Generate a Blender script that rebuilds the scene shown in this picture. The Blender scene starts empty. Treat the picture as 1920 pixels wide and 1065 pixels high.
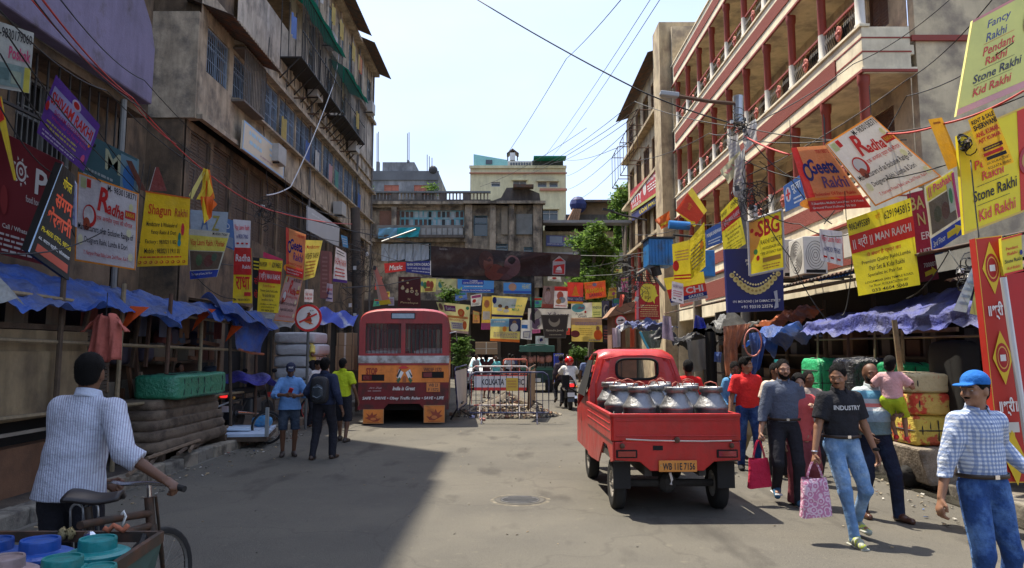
import bpy,math,random
import numpy as np
from mathutils import Vector,Matrix
R=math.radians
random.seed(7)
SC=bpy.context.scene
COL=SC.collection
# ---------------------------------------------------------------- camera, sky, sun, exposure
F_PX,CX,CY,CAM_H,PITCH=1443.0,960.0,495.0,1.88,math.atan(160/1443.0)
cd=bpy.data.cameras.new('camera');cam=bpy.data.objects.new('camera',cd);COL.objects.link(cam)
cam.location=(0,0,CAM_H);cam.rotation_euler=(R(90)+PITCH,0,0)
cd.sensor_width=36;cd.lens=36*F_PX/1920;cd.shift_y=(CY-532.5)/1920;cd.clip_end=3000;cd.clip_start=0.05
SC.camera=cam
SUN_EL,SUN_AZ=R(67.5),math.atan2(-0.30,0.28)  # towards the sun: left and ahead
sdir=Vector((math.sin(SUN_AZ)*math.cos(SUN_EL),math.cos(SUN_AZ)*math.cos(SUN_EL),math.sin(SUN_EL)))
wd=bpy.data.worlds.new('World');SC.world=wd;wd.use_nodes=True
nt=wd.node_tree;bg=nt.nodes['Background']
sky=nt.nodes.new('ShaderNodeTexSky');sky.sky_type='NISHITA';sky.sun_disc=False
sky.sun_elevation=SUN_EL;sky.sun_rotation=SUN_AZ;sky.air_density=1.3;sky.dust_density=3;sky.ozone_density=2.5

# thin high haze and pale cloud over the whole sky
tc_=nt.nodes.new('ShaderNodeTexCoord');mp_=nt.nodes.new('ShaderNodeMapping');mp_.inputs['Scale'].default_value=(1,1,2.6);nt.links.new(tc_.outputs['Generated'],mp_.inputs[0])
cn_=nt.nodes.new('ShaderNodeTexNoise');cn_.inputs['Scale'].default_value=2.1;cn_.inputs['Detail'].default_value=6;nt.links.new(mp_.outputs[0],cn_.inputs['Vector'])
cr_=nt.nodes.new('ShaderNodeMapRange');cr_.inputs[1].default_value=.3;cr_.inputs[2].default_value=.75;cr_.inputs[3].default_value=.5;cr_.inputs[4].default_value=.85;nt.links.new(cn_.outputs[0],cr_.inputs[0])
cm_=nt.nodes.new('ShaderNodeMix');cm_.data_type='RGBA';nt.links.new(cr_.outputs[0],cm_.inputs[0]);nt.links.new(sky.outputs[0],cm_.inputs[6]);cm_.inputs[7].default_value=(1.72,2.02,2.9,1)
nt.links.new(cm_.outputs[2],bg.inputs[0]);bg.inputs[1].default_value=0.15
sl=bpy.data.lights.new('sun','SUN');sl.energy=3.3;sl.angle=R(0.53);sl.color=(1,0.925,0.79)
so=bpy.data.objects.new('sun',sl);COL.objects.link(so);so.rotation_euler=sdir.to_track_quat('Z','Y').to_euler();so.location=(0,0,40)
SC.view_settings.view_transform='Standard';SC.view_settings.look='None';SC.view_settings.exposure=1.42;SC.view_settings.gamma=1
SC.view_settings.use_curve_mapping=False
SC.render.engine='CYCLES';SC.cycles.use_denoising=True;SC.cycles.max_bounces=6;SC.cycles.transparent_max_bounces=6
SC.cycles.diffuse_bounces=3;SC.cycles.glossy_bounces=2;SC.cycles.transmission_bounces=3

# ---------------------------------------------------------------- where a pixel of the 1920 px photograph lies in the street
ct,st=math.cos(PITCH),math.sin(PITCH)
def ray(px,py):
    u=(px-CX)/F_PX;v=(CY-py)/F_PX
    return Vector((u,ct-v*st,st+v*ct))
def at(px,py,Y):  # on the upright plane Y metres ahead
    r=ray(px,py);k=Y/r.y
    return Vector((r.x*k,Y,CAM_H+r.z*k))
def gnd(px,py,z=0.0):  # on the ground
    r=ray(px,py);k=(z-CAM_H)/r.z
    return Vector((r.x*k,r.y*k,z))
def wal(px,py,X):  # on a wall along the street
    r=ray(px,py);k=X/r.x
    return Vector((X,r.y*k,CAM_H+r.z*k))

# ---------------------------------------------------------------- colours and materials
def lin(c):
    if isinstance(c,str):
        c=c.lstrip('#');c=[int(c[i:i+2],16)/255 for i in(0,2,4)]
        return tuple(x/12.92 if x<=0.04045 else((x+0.055)/1.055)**2.4 for x in c)
    return tuple(c)
MC={}
def N(t,ty,**kw):
    n=t.nodes.new(ty)
    for k,v in kw.items():
        if k in n.inputs:n.inputs[k].default_value=v
        else:setattr(n,k,v)
    return n
def mat(col,rough=0.75,metal=0.0,var=0.18,vs=3.0,bump=0.0,bs=60.0,trans=0.0,spec=0.4,col2=None,mix=(0.45,0.62),m2s=1.2,streak=0.0,emit=0.0,alpha=1.0,coords='P',name=None,coat=0.0):
    key=(col,rough,metal,var,vs,bump,bs,trans,spec,col2,mix,m2s,streak,emit,alpha,coords,coat)
    if key in MC:return MC[key]
    m=bpy.data.materials.new(name or 'surface');m.use_nodes=True;MC[key]=m
    t=m.node_tree;L=t.links.new;p=t.nodes['Principled BSDF'];out=t.nodes['Material Output']
    c=lin(col);p.inputs['Roughness'].default_value=rough;p.inputs['Metallic'].default_value=metal
    p.inputs['Specular IOR Level'].default_value=spec
    if coat:p.inputs['Coat Weight'].default_value=coat;p.inputs['Coat Roughness'].default_value=0.12
    pos=N(t,'ShaderNodeNewGeometry').outputs['Position']if coords=='P' else N(t,'ShaderNodeTexCoord').outputs['Object']
    cur=None
    if var or col2 or streak:
        rgb=N(t,'ShaderNodeRGB');rgb.outputs[0].default_value=(*c,1);cur=rgb.outputs[0]
    if col2:
        n2=N(t,'ShaderNodeTexNoise',Scale=m2s,Detail=7.0,Roughness=0.62);L(pos,n2.inputs['Vector'])
        rp=N(t,'ShaderNodeMapRange');rp.inputs[1].default_value,rp.inputs[2].default_value=mix;L(n2.outputs[0],rp.inputs[0])
        mx=N(t,'ShaderNodeMix',data_type='RGBA');L(rp.outputs[0],mx.inputs[0]);L(cur,mx.inputs[6]);mx.inputs[7].default_value=(*lin(col2),1);cur=mx.outputs[2]
    if streak:  # rain streaks and grime, a thing of the wall itself
        mp=N(t,'ShaderNodeMapping');mp.inputs['Scale'].default_value=(1.3,1.3,0.30);L(pos,mp.inputs[0])
        ns=N(t,'ShaderNodeTexNoise',Scale=1.7,Detail=8.0,Roughness=0.7);L(mp.outputs[0],ns.inputs['Vector'])
        rs=N(t,'ShaderNodeMapRange');rs.inputs[1].default_value=0.43;rs.inputs[2].default_value=0.66;rs.inputs[3].default_value=0;rs.inputs[4].default_value=streak;L(ns.outputs[0],rs.inputs[0])
        ms=N(t,'ShaderNodeMix',data_type='RGBA');L(rs.outputs[0],ms.inputs[0]);L(cur,ms.inputs[6]);ms.inputs[7].default_value=(*[x*0.22 for x in c],1);cur=ms.outputs[2]
    if var:
        n1=N(t,'ShaderNodeTexNoise',Scale=vs,Detail=5.0,Roughness=0.65);L(pos,n1.inputs['Vector'])
        r1=N(t,'ShaderNodeMapRange');r1.inputs[1].default_value=0.25;r1.inputs[2].default_value=0.75;r1.inputs[3].default_value=1-var;r1.inputs[4].default_value=1+var;L(n1.outputs[0],r1.inputs[0])
        mu=N(t,'ShaderNodeMix',data_type='RGBA',blend_type='MULTIPLY');mu.inputs[0].default_value=1;L(cur,mu.inputs[6])
        L(r1.outputs[0],mu.inputs[7]);cur=mu.outputs[2]
        rr=N(t,'ShaderNodeMapRange');rr.inputs[1].default_value=0.3;rr.inputs[2].default_value=0.7;rr.inputs[3].default_value=max(0.03,rough-0.1);rr.inputs[4].default_value=min(1,rough+0.12);L(n1.outputs[0],rr.inputs[0]);L(rr.outputs[0],p.inputs['Roughness'])
    if cur:L(cur,p.inputs['Base Color'])
    else:p.inputs['Base Color'].default_value=(*c,1)
    if bump:
        nb=N(t,'ShaderNodeTexNoise',Scale=bs,Detail=5.0,Roughness=0.6);L(pos,nb.inputs['Vector'])
        b=N(t,'ShaderNodeBump',Strength=bump,Distance=0.02 if bs>20 else 0.06);L(nb.outputs[0],b.inputs['Height']);L(b.outputs[0],p.inputs['Normal'])
    if emit:p.inputs['Emission Color'].default_value=(*c,1);p.inputs['Emission Strength'].default_value=emit
    if alpha<1:p.inputs['Alpha'].default_value=alpha
    if trans:
        tr=N(t,'ShaderNodeBsdfTranslucent');mxs=N(t,'ShaderNodeMixShader');mxs.inputs[0].default_value=trans
        if cur:L(cur,tr.inputs[0])
        else:tr.inputs[0].default_value=(*c,1)
        L(p.outputs[0],mxs.inputs[1]);L(tr.outputs[0],mxs.inputs[2]);L(mxs.outputs[0],out.inputs['Surface'])
    return m
def ink(c):return mat(tuple(x*.93 for x in c),rough=0.55,var=0.13,vs=2.2,bump=.55,bs=5.5,trans=0.33,spec=0.3,col2=tuple(x*.62+.045 for x in c),m2s=2.6,mix=(.50,.80))  # printed vinyl
def paint(c):return mat(c,rough=0.35,var=0.10,vs=5,spec=0.5)
def cloth(c,**k):return mat(c,rough=0.9,var=0.15,vs=9,bump=0.45,bs=16,spec=0.2,coords='O',**k)
DARK=mat((0.012,0.011,0.010),rough=0.9,var=0.3)
IRON=mat((0.035,0.032,0.03),rough=0.6,metal=0.3,var=0.3,vs=20)
RUST=mat((0.10,0.055,0.035),rough=0.85,var=0.35,vs=14)
GALV=mat((0.42,0.43,0.44),rough=0.38,metal=0.8,var=0.2,vs=8)
WOOD=mat((0.16,0.11,0.07),rough=0.85,var=0.35,vs=9,bump=0.3,bs=80)
BAMBOO=mat((0.22,0.17,0.10),rough=0.7,var=0.35,vs=12)
RUBBER=mat((0.02,0.019,0.018),rough=0.85,var=0.3,vs=12,bump=0.2,bs=120)
GLASSD=mat((0.03,0.04,0.045),rough=0.08,var=0.0,spec=0.8)
CHROME=mat((0.7,0.7,0.72),rough=0.16,metal=1,var=0.12,vs=14)
WIRE=mat((0.02,0.02,0.02),rough=0.6,var=0)
CARD=mat((0.36,0.24,0.13),rough=0.85,var=0.12,vs=7)

# ---------------------------------------------------------------- objects
ORG={}
def tag(o,label=None,cat=None,group=None,kind=None):
    if label:o['label']=label
    if cat:o['category']=cat
    if group:o['group']=group
    if kind:o['kind']=kind
    return o
def T(name,label,cat,loc=(0,0,0),rz=None,group=None):  # an Empty at the base of a thing
    o=bpy.data.objects.new(name,None);COL.objects.link(o);o.location=loc;o.empty_display_size=0.2
    if rz is None:ORG[o.name]=Vector(loc)  # parts come in street coordinates
    else:o.rotation_euler=(0,0,R(rz));ORG[o.name]=Vector((0,0,0))  # parts come in the thing's own frame
    return tag(o,label,cat,group)
def link(name,me,parent=None,loc=None,rot=None):
    o=bpy.data.objects.new(name,me);COL.objects.link(o)
    if parent is not None:o.parent=parent;ORG[o.name]=ORG.get(parent.name,Vector((0,0,0)))
    if loc is not None:
        o.location=Vector(loc)-(ORG[parent.name]if parent is not None else Vector((0,0,0)))
    if rot is not None:o.rotation_euler=rot
    return o
def copy_tree(o,parent=None):
    c=o.copy();COL.objects.link(c)
    if parent is not None:c.parent=parent
    for ch in o.children:copy_tree(ch,c)
    return c
class MB:
    def __init__(s):s.v=[];s.f=[];s.m=[];s.mats=[];s.cm=0;s.sm=[];s.cs=False
    def M(s,m):
        if m not in s.mats:s.mats.append(m)
        s.cm=s.mats.index(m);return s
    def smooth(s,b=True):s.cs=b;return s
    def add(s,vs,fs):
        o=len(s.v);s.v+=[tuple(v)for v in vs]
        for f in fs:s.f.append([i+o for i in f]);s.m.append(s.cm);s.sm.append(s.cs)
        return s
    def hexa(s,p):  # eight corners: bottom ring, top ring
        return s.add(p,[(0,3,2,1),(4,5,6,7),(0,1,5,4),(1,2,6,5),(2,3,7,6),(3,0,4,7)])
    def box(s,x0,x1,y0,y1,z0,z1):
        return s.hexa([(x0,y0,z0),(x1,y0,z0),(x1,y1,z0),(x0,y1,z0),(x0,y0,z1),(x1,y0,z1),(x1,y1,z1),(x0,y1,z1)])
    def obox(s,c,size,rot=(0,0,0)):  # turned box
        from mathutils import Euler
        e=Euler(rot).to_matrix();h=Vector(size)/2;c=Vector(c)
        return s.hexa([c+e@Vector((x*h.x,y*h.y,z*h.z))for z in(-1,1)for x,y in((-1,-1),(1,-1),(1,1),(-1,1))])
    def quad(s,a,b,c,d):return s.add([a,b,c,d],[(0,1,2,3)])
    def cyl(s,a,b,r,r2=None,n=10,caps=True):
        a,b=Vector(a),Vector(b);r2=r if r2 is None else r2;d=(b-a)
        if d.length<1e-6:return s
        d.normalize();x=d.orthogonal().normalized();y=d.cross(x)
        ring=lambda c,q:[c+(x*math.cos(t)+y*math.sin(t))*q for t in[2*math.pi*i/n for i in range(n)]]
        fs=[(i,(i+1)%n,n+(i+1)%n,n+i)for i in range(n)]
        s.add(ring(a,r)+ring(b,r2),fs)
        if caps:
            k=s.cs;s.cs=False;s.add(ring(a,r),[tuple(reversed(range(n)))]);s.add(ring(b,r2),[tuple(range(n))]);s.cs=k
        return s
    def tube(s,pts,r,n=6,closed=False):
        pts=[Vector(p)for p in pts];m=len(pts);rings=[]
        for i,p in enumerate(pts):
            a=pts[(i-1)%m]if closed or i>0 else p;b=pts[(i+1)%m]if closed or i<m-1 else p
            d=(b-a).normalized();ref=Vector((0,0,1))if abs(d.z)<0.9 else Vector((0,1,0))
            x=d.cross(ref).normalized();y=d.cross(x);q=r[i]if isinstance(r,(list,tuple))else r
            rings+=[p+(x*math.cos(2*math.pi*k/n)+y*math.sin(2*math.pi*k/n))*q for k in range(n)]
        fs=[(i*n+k,i*n+(k+1)%n,((i+1)%m)*n+(k+1)%n,((i+1)%m)*n+k)for i in range(m if closed else m-1)for k in range(n)]
        if not closed:fs+=[tuple(reversed(range(n))),tuple((m-1)*n+k for k in range(n))]
        return s.add(rings,fs)
    def lathe(s,prof,c=(0,0,0),n=16,axis='z',arc=2*math.pi):
        vs=[];full=abs(arc-2*math.pi)<1e-6;k=n if full else n+1
        for r,z in prof:
            for i in range(k):
                t=arc*i/n;x,y=r*math.cos(t),r*math.sin(t)
                v=(x,y,z)if axis=='z' else((x,z,y)if axis=='y' else(z,x,y));vs.append(Vector(c)+Vector(v))
        fs=[(j*k+i,j*k+(i+1)%k,(j+1)*k+(i+1)%k,(j+1)*k+i)for j in range(len(prof)-1)for i in range(n)]
        return s.add(vs,fs)
    def grid(s,fn,nu,nv):
        vs=[fn(i/nu,j/nv)for j in range(nv+1)for i in range(nu+1)]
        return s.add(vs,[(j*(nu+1)+i,j*(nu+1)+i+1,(j+1)*(nu+1)+i+1,(j+1)*(nu+1)+i)for j in range(nv)for i in range(nu)])
    def ball(s,c,r,n=10,rings=6,sc=(1,1,1)):
        c=Vector(c);return s.grid(lambda u,v:c+Vector((math.cos(2*math.pi*u)*math.sin(math.pi*v)*r*sc[0],math.sin(2*math.pi*u)*math.sin(math.pi*v)*r*sc[1],math.cos(math.pi*v)*r*sc[2])),n,rings)
    def prism(s,pts,vec):  # outline pushed along vec
        n=len(pts);vec=Vector(vec);a=[Vector(p)for p in pts]
        s.add(a+[p+vec for p in a],[(i,(i+1)%n,n+(i+1)%n,n+i)for i in range(n)]+[tuple(reversed(range(n))),tuple(range(n,2*n))]);return s
    def build(s,name,parent=None,loc=None,bevel=0,solid=0,rot=None):
        me=bpy.data.meshes.new(name);vs=s.v
        if parent is not None and loc is None:
            o=ORG.get(parent.name,Vector((0,0,0)))
            if o.length>0:vs=[(v[0]-o.x,v[1]-o.y,v[2]-o.z)for v in vs]
        me.from_pydata(vs,[],s.f)
        for m in s.mats:me.materials.append(m)
        me.polygons.foreach_set('material_index',s.m);me.polygons.foreach_set('use_smooth',s.sm);me.update()
        ob=link(name,me,parent,loc,rot)
        if solid:q=ob.modifiers.new('s','SOLIDIFY');q.thickness=solid;q.offset=0
        if bevel:q=ob.modifiers.new('b','BEVEL');q.width=bevel;q.segments=2;q.limit_method='ANGLE'
        return ob
def mesh_np(name,V,Fq,m,parent=None,smooth=True):
    me=bpy.data.meshes.new(name);me.vertices.add(len(V));me.vertices.foreach_set('co',np.asarray(V,np.float32).ravel())
    k=Fq.shape[1];me.loops.add(Fq.size);me.loops.foreach_set('vertex_index',Fq.astype(np.int32).ravel())
    me.polygons.add(len(Fq));me.polygons.foreach_set('loop_start',np.arange(0,Fq.size,k,dtype=np.int32))
    me.polygons.foreach_set('use_smooth',np.full(len(Fq),smooth));me.materials.append(m);me.update(calc_edges=True);me.validate()
    return link(name,me,parent)

# ---------------------------------------------------------------- lettering
TX={}
def text_data(s,bold=0.0,shear=0.0):
    k=(s,bold,shear)
    if k in TX:return TX[k]
    cu=bpy.data.curves.new('t','FONT');cu.body=s;cu.resolution_u=2;cu.offset=bold;cu.shear=shear;cu.fill_mode='FRONT'
    ob=bpy.data.objects.new('t',cu);COL.objects.link(ob)
    bpy.context.view_layer.update()
    me=bpy.data.meshes.new_from_object(ob.evaluated_get(bpy.context.evaluated_depsgraph_get()))
    vs=[(v.co.x,v.co.y)for v in me.vertices];fs=[tuple(p.vertices)for p in me.polygons]
    bpy.data.objects.remove(ob);bpy.data.curves.remove(cu);bpy.data.meshes.remove(me)
    if vs:
        xs=[v[0]for v in vs];ys=[v[1]for v in vs];x0,x1,y0,y1=min(xs),max(xs),min(ys),max(ys)
        vs=[((x-x0)/(x1-x0+1e-9),(y1-y)/(y1-y0+1e-9))for x,y in vs]
    TX[k]=(vs,fs);return TX[k]
def put_elements(els,S,parent,base=0.004,step=0.0015,matf=ink,gu=6):
    """els on a surface S(u, v, offset); v runs down. t text, r rect, e ellipse, p polygon, f frame line"""
    groups={}
    for i,e in enumerate(els):
        off=base+step*i;k=e[0];g=None
        if k=='t':
            _,s,u0,v0,u1,v1,c=e[:7];sh=e[7]if len(e)>7 else 0.0;bo=e[8]if len(e)>8 else 0.012
            vs,fs=text_data(s,bo,sh);key=('lettering',c)
            sl=e[9]if len(e)>9 else 0.0
            pts=[S(u0+(u1-u0)*x,v0+(v1-v0)*y+sl*x,off)for x,y in vs]
        elif k=='r':
            _,u0,v0,u1,v1,c=e[:6];key=('colour_block',c);n=max(1,int(gu*abs(u1-u0)+0.5));m=max(1,int(gu*abs(v1-v0)+0.5))
            pts=[S(u0+(u1-u0)*a/n,v0+(v1-v0)*b/m,off)for b in range(m+1)for a in range(n+1)]
            fs=[(b*(n+1)+a,(b+1)*(n+1)+a,(b+1)*(n+1)+a+1,b*(n+1)+a+1)for b in range(m)for a in range(n)]
        elif k=='e':
            _,uc,vc,ru,rv,c=e[:6];key=('printed_shape',c);n=20
            pts=[S(uc,vc,off)]+[S(uc+ru*math.cos(2*math.pi*a/n),vc+rv*math.sin(2*math.pi*a/n),off)for a in range(n)]
            fs=[(0,1+(a+1)%n,1+a)for a in range(n)]
        elif k=='p':
            _,poly,c=e;key=('printed_shape',c);from mathutils.geometry import tessellate_polygon
            fs=[tuple(reversed(q))for q in tessellate_polygon([[Vector((a,b,0))for a,b in poly]])]
            pts=[S(a,b,off)for a,b in poly]
        elif k=='f':
            _,w,wv,c=e;key=('border',c);pts=[];fs=[]
            for(a0,b0,a1,b1)in((0,0,1,wv),(0,1-wv,1,1),(0,wv,w,1-wv),(1-w,wv,1,1-wv)):
                n=6 if a1-a0>b1-b0 else 1;m=1 if n>1 else 6;o=len(pts)
                pts+=[S(a0+(a1-a0)*a/n,b0+(b1-b0)*b/m,off)for b in range(m+1)for a in range(n+1)]
                fs+=[(o+b*(n+1)+a,o+(b+1)*(n+1)+a,o+(b+1)*(n+1)+a+1,o+b*(n+1)+a+1)for b in range(m)for a in range(n)]
        elif k=='l':  # a run of small print too small to read: n lines of dashes
            _,u0,v0,u1,v1,nl,c=e;key=('small_print',c);pts=[];fs=[];rnd=random.Random(i*7+nl)
            for j in range(nl):
                vv=v0+(v1-v0)*(j+0.25)/nl;vh=(v1-v0)/nl*0.42;u=u0+rnd.random()*0.04
                ue=u1-rnd.random()*0.12*(u1-u0)
                while u<ue:
                    w=min(ue-u,(0.03+rnd.random()*0.07));o=len(pts)
                    pts+=[S(u,vv,off),S(u,vv+vh,off),S(u+w,vv+vh,off),S(u+w,vv,off)];fs.append((o,o+1,o+2,o+3));u+=w+0.016
        g=groups.setdefault(key,[[],[]]);o=len(g[0]);g[0]+=pts;g[1]+=[tuple(q+o for q in f)for f in fs]
    for(nm,c),(pts,fs)in groups.items():
        b=MB().M(matf(c));b.add(pts,fs);b.build(nm,parent)
SG={}
def sign(name,label,cat,quad,Y,bg,els=(),group=None,thick=0.0,frame=None,bil=0.0,wob=0.0,X=None,matf=None,seed=0,step=0.0015,ropes=False):
    """quad: TL, TR, BR, BL in photo pixels; Y: depth, or four depths"""
    ys=Y if isinstance(Y,(tuple,list))else(Y,)*4
    P=[at(*q,y)for q,y in zip(quad,ys)]if X is None else[wal(*q,X)for q in quad]
    nrm=(P[1]-P[0]).cross(P[3]-P[0]).normalized()
    if nrm.dot(Vector((0,0,CAM_H))-P[0])<0:nrm=-nrm
    ph=seed*1.7+quad[0][0]*0.1;sz=(P[1]-P[0]).length
    if wob==0 and thick==0 and X is None:wob=0.009*min(sz,1.5)
    def S(u,v,off=0.0):
        a=P[0].lerp(P[1],u);b=P[3].lerp(P[2],u);p=a.lerp(b,v)
        d=bil*math.sin(math.pi*min(max(u,0),1))*math.sin(math.pi*min(max(v,0),1))+wob*(math.sin(u*5.1+ph)*math.cos(v*3.7+ph*2)+0.6*math.sin(u*11+v*7+ph))
        return p+nrm*(d+off)
    root=T(name,label,cat,loc=S(0.5,1.0),group=group)
    mf=matf or(ink if thick==0 else(lambda c:mat(c,rough=0.5,var=0.10,vs=2.5,spec=0.4)))
    n=24 if thick==0 else 6;b=MB().M(mf(bg));b.smooth(thick==0)
    b.grid(lambda u,v:S(u,v,0),n,n)
    if thick:
        b.grid(lambda u,v:S(1-u,v,-thick),n,n)
        for e in((lambda t:(t,0)),(lambda t:(1,t)),(lambda t:(1-t,1)),(lambda t:(0,1-t))):
            b.grid(lambda u,v:S(*e(u),-thick*v),n,1)
    b.build('panel',root)
    if frame:
        fr=MB().M(mat(frame,rough=0.5,var=0.15));w=0.022
        for a,c in(((0,0),(1,0)),((1,0),(1,1)),((1,1),(0,1)),((0,1),(0,0))):fr.cyl(S(*a,-thick/2),S(*c,-thick/2),w,n=6)
        fr.build('frame',root)
    if ropes:
        for a in((0,0),(1,0)):
            q=S(*a);MB().M(WIRE).cyl(q,q+Vector((0.02,0.05,0.45)),0.006,n=4).build('tie',root)
    put_elements(list(els),S,root,matf=mf,step=step,base=0.012 if wob else 0.004,gu=24 if wob else 6)
    SG[label]=S
    return root

# ---------------------------------------------------------------- walls with openings
def wall_grid(b,axis,c,u0,u1,z0,z1,ops,depth):
    """axis 'x': wall on plane x=c, u runs along y; axis 'y': plane y=c, u runs along x. depth signed: reveals go to c+depth"""
    us=sorted({u0,u1,*[o[0]for o in ops],*[o[1]for o in ops]});zs=sorted({z0,z1,*[o[2]for o in ops],*[o[3]for o in ops]})
    P=(lambda u,z,d=0:(c+d,u,z))if axis=='x' else(lambda u,z,d=0:(u,c+d,z))
    for i in range(len(us)-1):
        for j in range(len(zs)-1):
            um,zm=(us[i]+us[i+1])/2,(zs[j]+zs[j+1])/2
            if um<u0 or um>u1 or zm<z0 or zm>z1:continue
            if any(o[0]<um<o[1]and o[2]<zm<o[3]for o in ops):continue
            b.quad(P(us[i],zs[j]),P(us[i+1],zs[j]),P(us[i+1],zs[j+1]),P(us[i],zs[j+1]))
    for(a0,a1,b0,b1)in ops:
        b.quad(P(a0,b0),P(a1,b0),P(a1,b0,depth),P(a0,b0,depth));b.quad(P(a0,b1),P(a1,b1),P(a1,b1,depth),P(a0,b1,depth))
        b.quad(P(a0,b0),P(a0,b1),P(a0,b1,depth),P(a0,b0,depth));b.quad(P(a1,b0),P(a1,b1),P(a1,b1,depth),P(a1,b0,depth))
WK={}
def window(parent,axis,c,o,depth,style='grille',fm=None,name='window'):
    """a window set into an opening: frame, panes, bars in one mesh shared by like sizes"""
    a0,a1,b0,b1=o;w,h=a1-a0,b1-b0;s=1 if depth>0 else-1
    key=(axis,round(w,2),round(h,2),style,s,fm)
    if key not in WK:
        b=MB();P=(lambda u0,u1,d0,d1,z0,z1:b.box(min(d0,d1),max(d0,d1),u0,u1,z0,z1))if axis=='x' else(lambda u0,u1,d0,d1,z0,z1:b.box(u0,u1,min(d0,d1),max(d0,d1),z0,z1))
        fmat=mat(fm or(0.10,0.12,0.13),rough=0.7,var=0.3,vs=6)
        b.M(DARK if style in('grille','open')else GLASSD);P(0,w,s*(abs(depth)-.03),s*abs(depth),0,h)
        if style=='shut':
            b.M(mat(fm or(0.2,0.09,0.05),rough=0.7,var=0.3));P(0.05,w/2-.01,s*.10,s*.14,0.05,h-.05);P(w/2+.01,w-.05,s*.10,s*.14,0.05,h-.05)
            for k in range(int(h/0.09)-1):P(.10,w/2-.06,s*.085,s*.11,.08+k*.09,.13+k*.09);P(w/2+.06,w-.10,s*.085,s*.11,.08+k*.09,.13+k*.09)
        b.M(fmat);t=.05
        P(0,w,s*.05,s*.12,0,t);P(0,w,s*.05,s*.12,h-t,h);P(0,t,s*.05,s*.12,t,h-t);P(w-t,w,s*.05,s*.12,t,h-t)
        if style in('grille','glass'):
            nm=max(1,round(w/0.75))
            for k in range(1,nm):P(w*k/nm-.025,w*k/nm+.025,s*.05,s*.11,t,h-t)
            P(t,w-t,s*.055,s*.105,h*.62,h*.62+.04)
        if style=='grille':
            for k in range(int(w/.13)):P(.07+k*.13,.085+k*.13,s*.02,s*.035,t,h-t)
            for k in(0.3,0.7):P(t,w-t,s*.015,s*.02,h*k,h*k+.02)
        me=b.build(name,None);WK[key]=me.data;bpy.data.objects.remove(me)
    loc=(c,a0,b0)if axis=='x' else(a0,c,b0)
    return link(name,WK[key],parent,loc)
from mathutils import noise as NZ
def nz(x,y,z=0.0,f=1.0):return NZ.noise(Vector((x*f,y*f,z)))
def crumple(u,v,k=1.0,seed=0.0):return k*(.55*nz(u,v,seed,1.1)+.30*abs(nz(u,v,seed+3,2.6))+.20*nz(u,v,seed+7,5.5)+.12*abs(nz(u,v,seed+9,11)))
def rnd(a,b):return a+(b-a)*random.random()
# ================================================================ SETTING: ground, road, pavements
def ground_mat():
    m=mat((0.118,0.108,0.088),rough=0.9,var=0.16,vs=0.45,bump=0.35,bs=90,col2=(0.088,0.082,0.070),m2s=0.5,mix=(0.38,0.7),spec=0.15)
    t=m.node_tree;p=t.nodes['Principled BSDF'];L=t.links.new
    src=p.inputs['Base Color'].links[0].from_socket;pos=N(t,'ShaderNodeNewGeometry').outputs['Position']
    def spots(cur,scale,lo,hi,colr,amt,mp=(1,1,1)):
        mpn=N(t,'ShaderNodeMapping');mpn.inputs['Scale'].default_value=mp;L(pos,mpn.inputs[0])
        n=N(t,'ShaderNodeTexNoise',Scale=scale,Detail=4.0);L(mpn.outputs[0],n.inputs['Vector'])
        r=N(t,'ShaderNodeMapRange');r.inputs[1].default_value=lo;r.inputs[2].default_value=hi;r.inputs[4].default_value=amt;L(n.outputs[0],r.inputs[0])
        x=N(t,'ShaderNodeMix',data_type='RGBA');L(r.outputs[0],x.inputs[0]);L(cur,x.inputs[6]);x.inputs[7].default_value=(*colr,1);return x.outputs[2]
    c=spots(src,140,0.60,0.72,(0.24,0.22,0.18),0.6)  # stone chips
    c=spots(c,60,0.62,0.74,(0.04,0.037,0.03),0.6)  # tar spots
    c=spots(c,1.6,0.58,0.72,(0.055,0.05,0.043),0.6,(1,.35,1))  # drip and oil stains along the lanes
    c=spots(c,7,0.66,0.72,(0.15,0.135,0.105),0.35)  # dust
    # tar-filled cracks
    v=N(t,'ShaderNodeTexVoronoi',feature='DISTANCE_TO_EDGE',Scale=0.42);nz=N(t,'ShaderNodeTexNoise',Scale=1.3,Detail=5.0)
    L(pos,nz.inputs['Vector']);ad=N(t,'ShaderNodeVectorMath',operation='ADD');L(pos,ad.inputs[0]);L(nz.outputs[1],ad.inputs[1]);L(ad.outputs[0],v.inputs['Vector'])
    r=N(t,'ShaderNodeMapRange');r.inputs[1].default_value=0.0;r.inputs[2].default_value=0.012;r.inputs[3].default_value=0.16;r.inputs[4].default_value=0;L(v.outputs['Distance'],r.inputs[0])
    x=N(t,'ShaderNodeMix',data_type='RGBA');L(r.outputs[0],x.inputs[0]);L(c,x.inputs[6]);x.inputs[7].default_value=(0.05,0.046,0.04,1)
    L(x.outputs[2],p.inputs['Base Color']);return m
tag(MB().M(mat((0.13,0.12,0.10),rough=0.95,var=0.2,vs=0.5)).box(-400,400,-60,900,-0.6,-0.012).build('ground'),kind='structure')
rd=MB().M(ground_mat());rd.grid(lambda u,v:(-5.15+10.6*u,-10+58*v,0.015*math.sin(u*3.1)),24,90)
tag(rd.build('road'),kind='structure')
tag(MB().M(ground_mat()).grid(lambda u,v:(-60+120*u,48+5*v,0.0),8,2).build('cross_road'),kind='structure')
PAVE=mat((0.24,0.21,0.17),rough=0.95,var=0.3,vs=2.5,bump=0.5,bs=30,col2=(0.12,0.10,0.08),m2s=1.5)
tag(MB().M(PAVE).box(5.85,12,-8,48,-0.2,0.11).build('pavement'),kind='structure')
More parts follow.
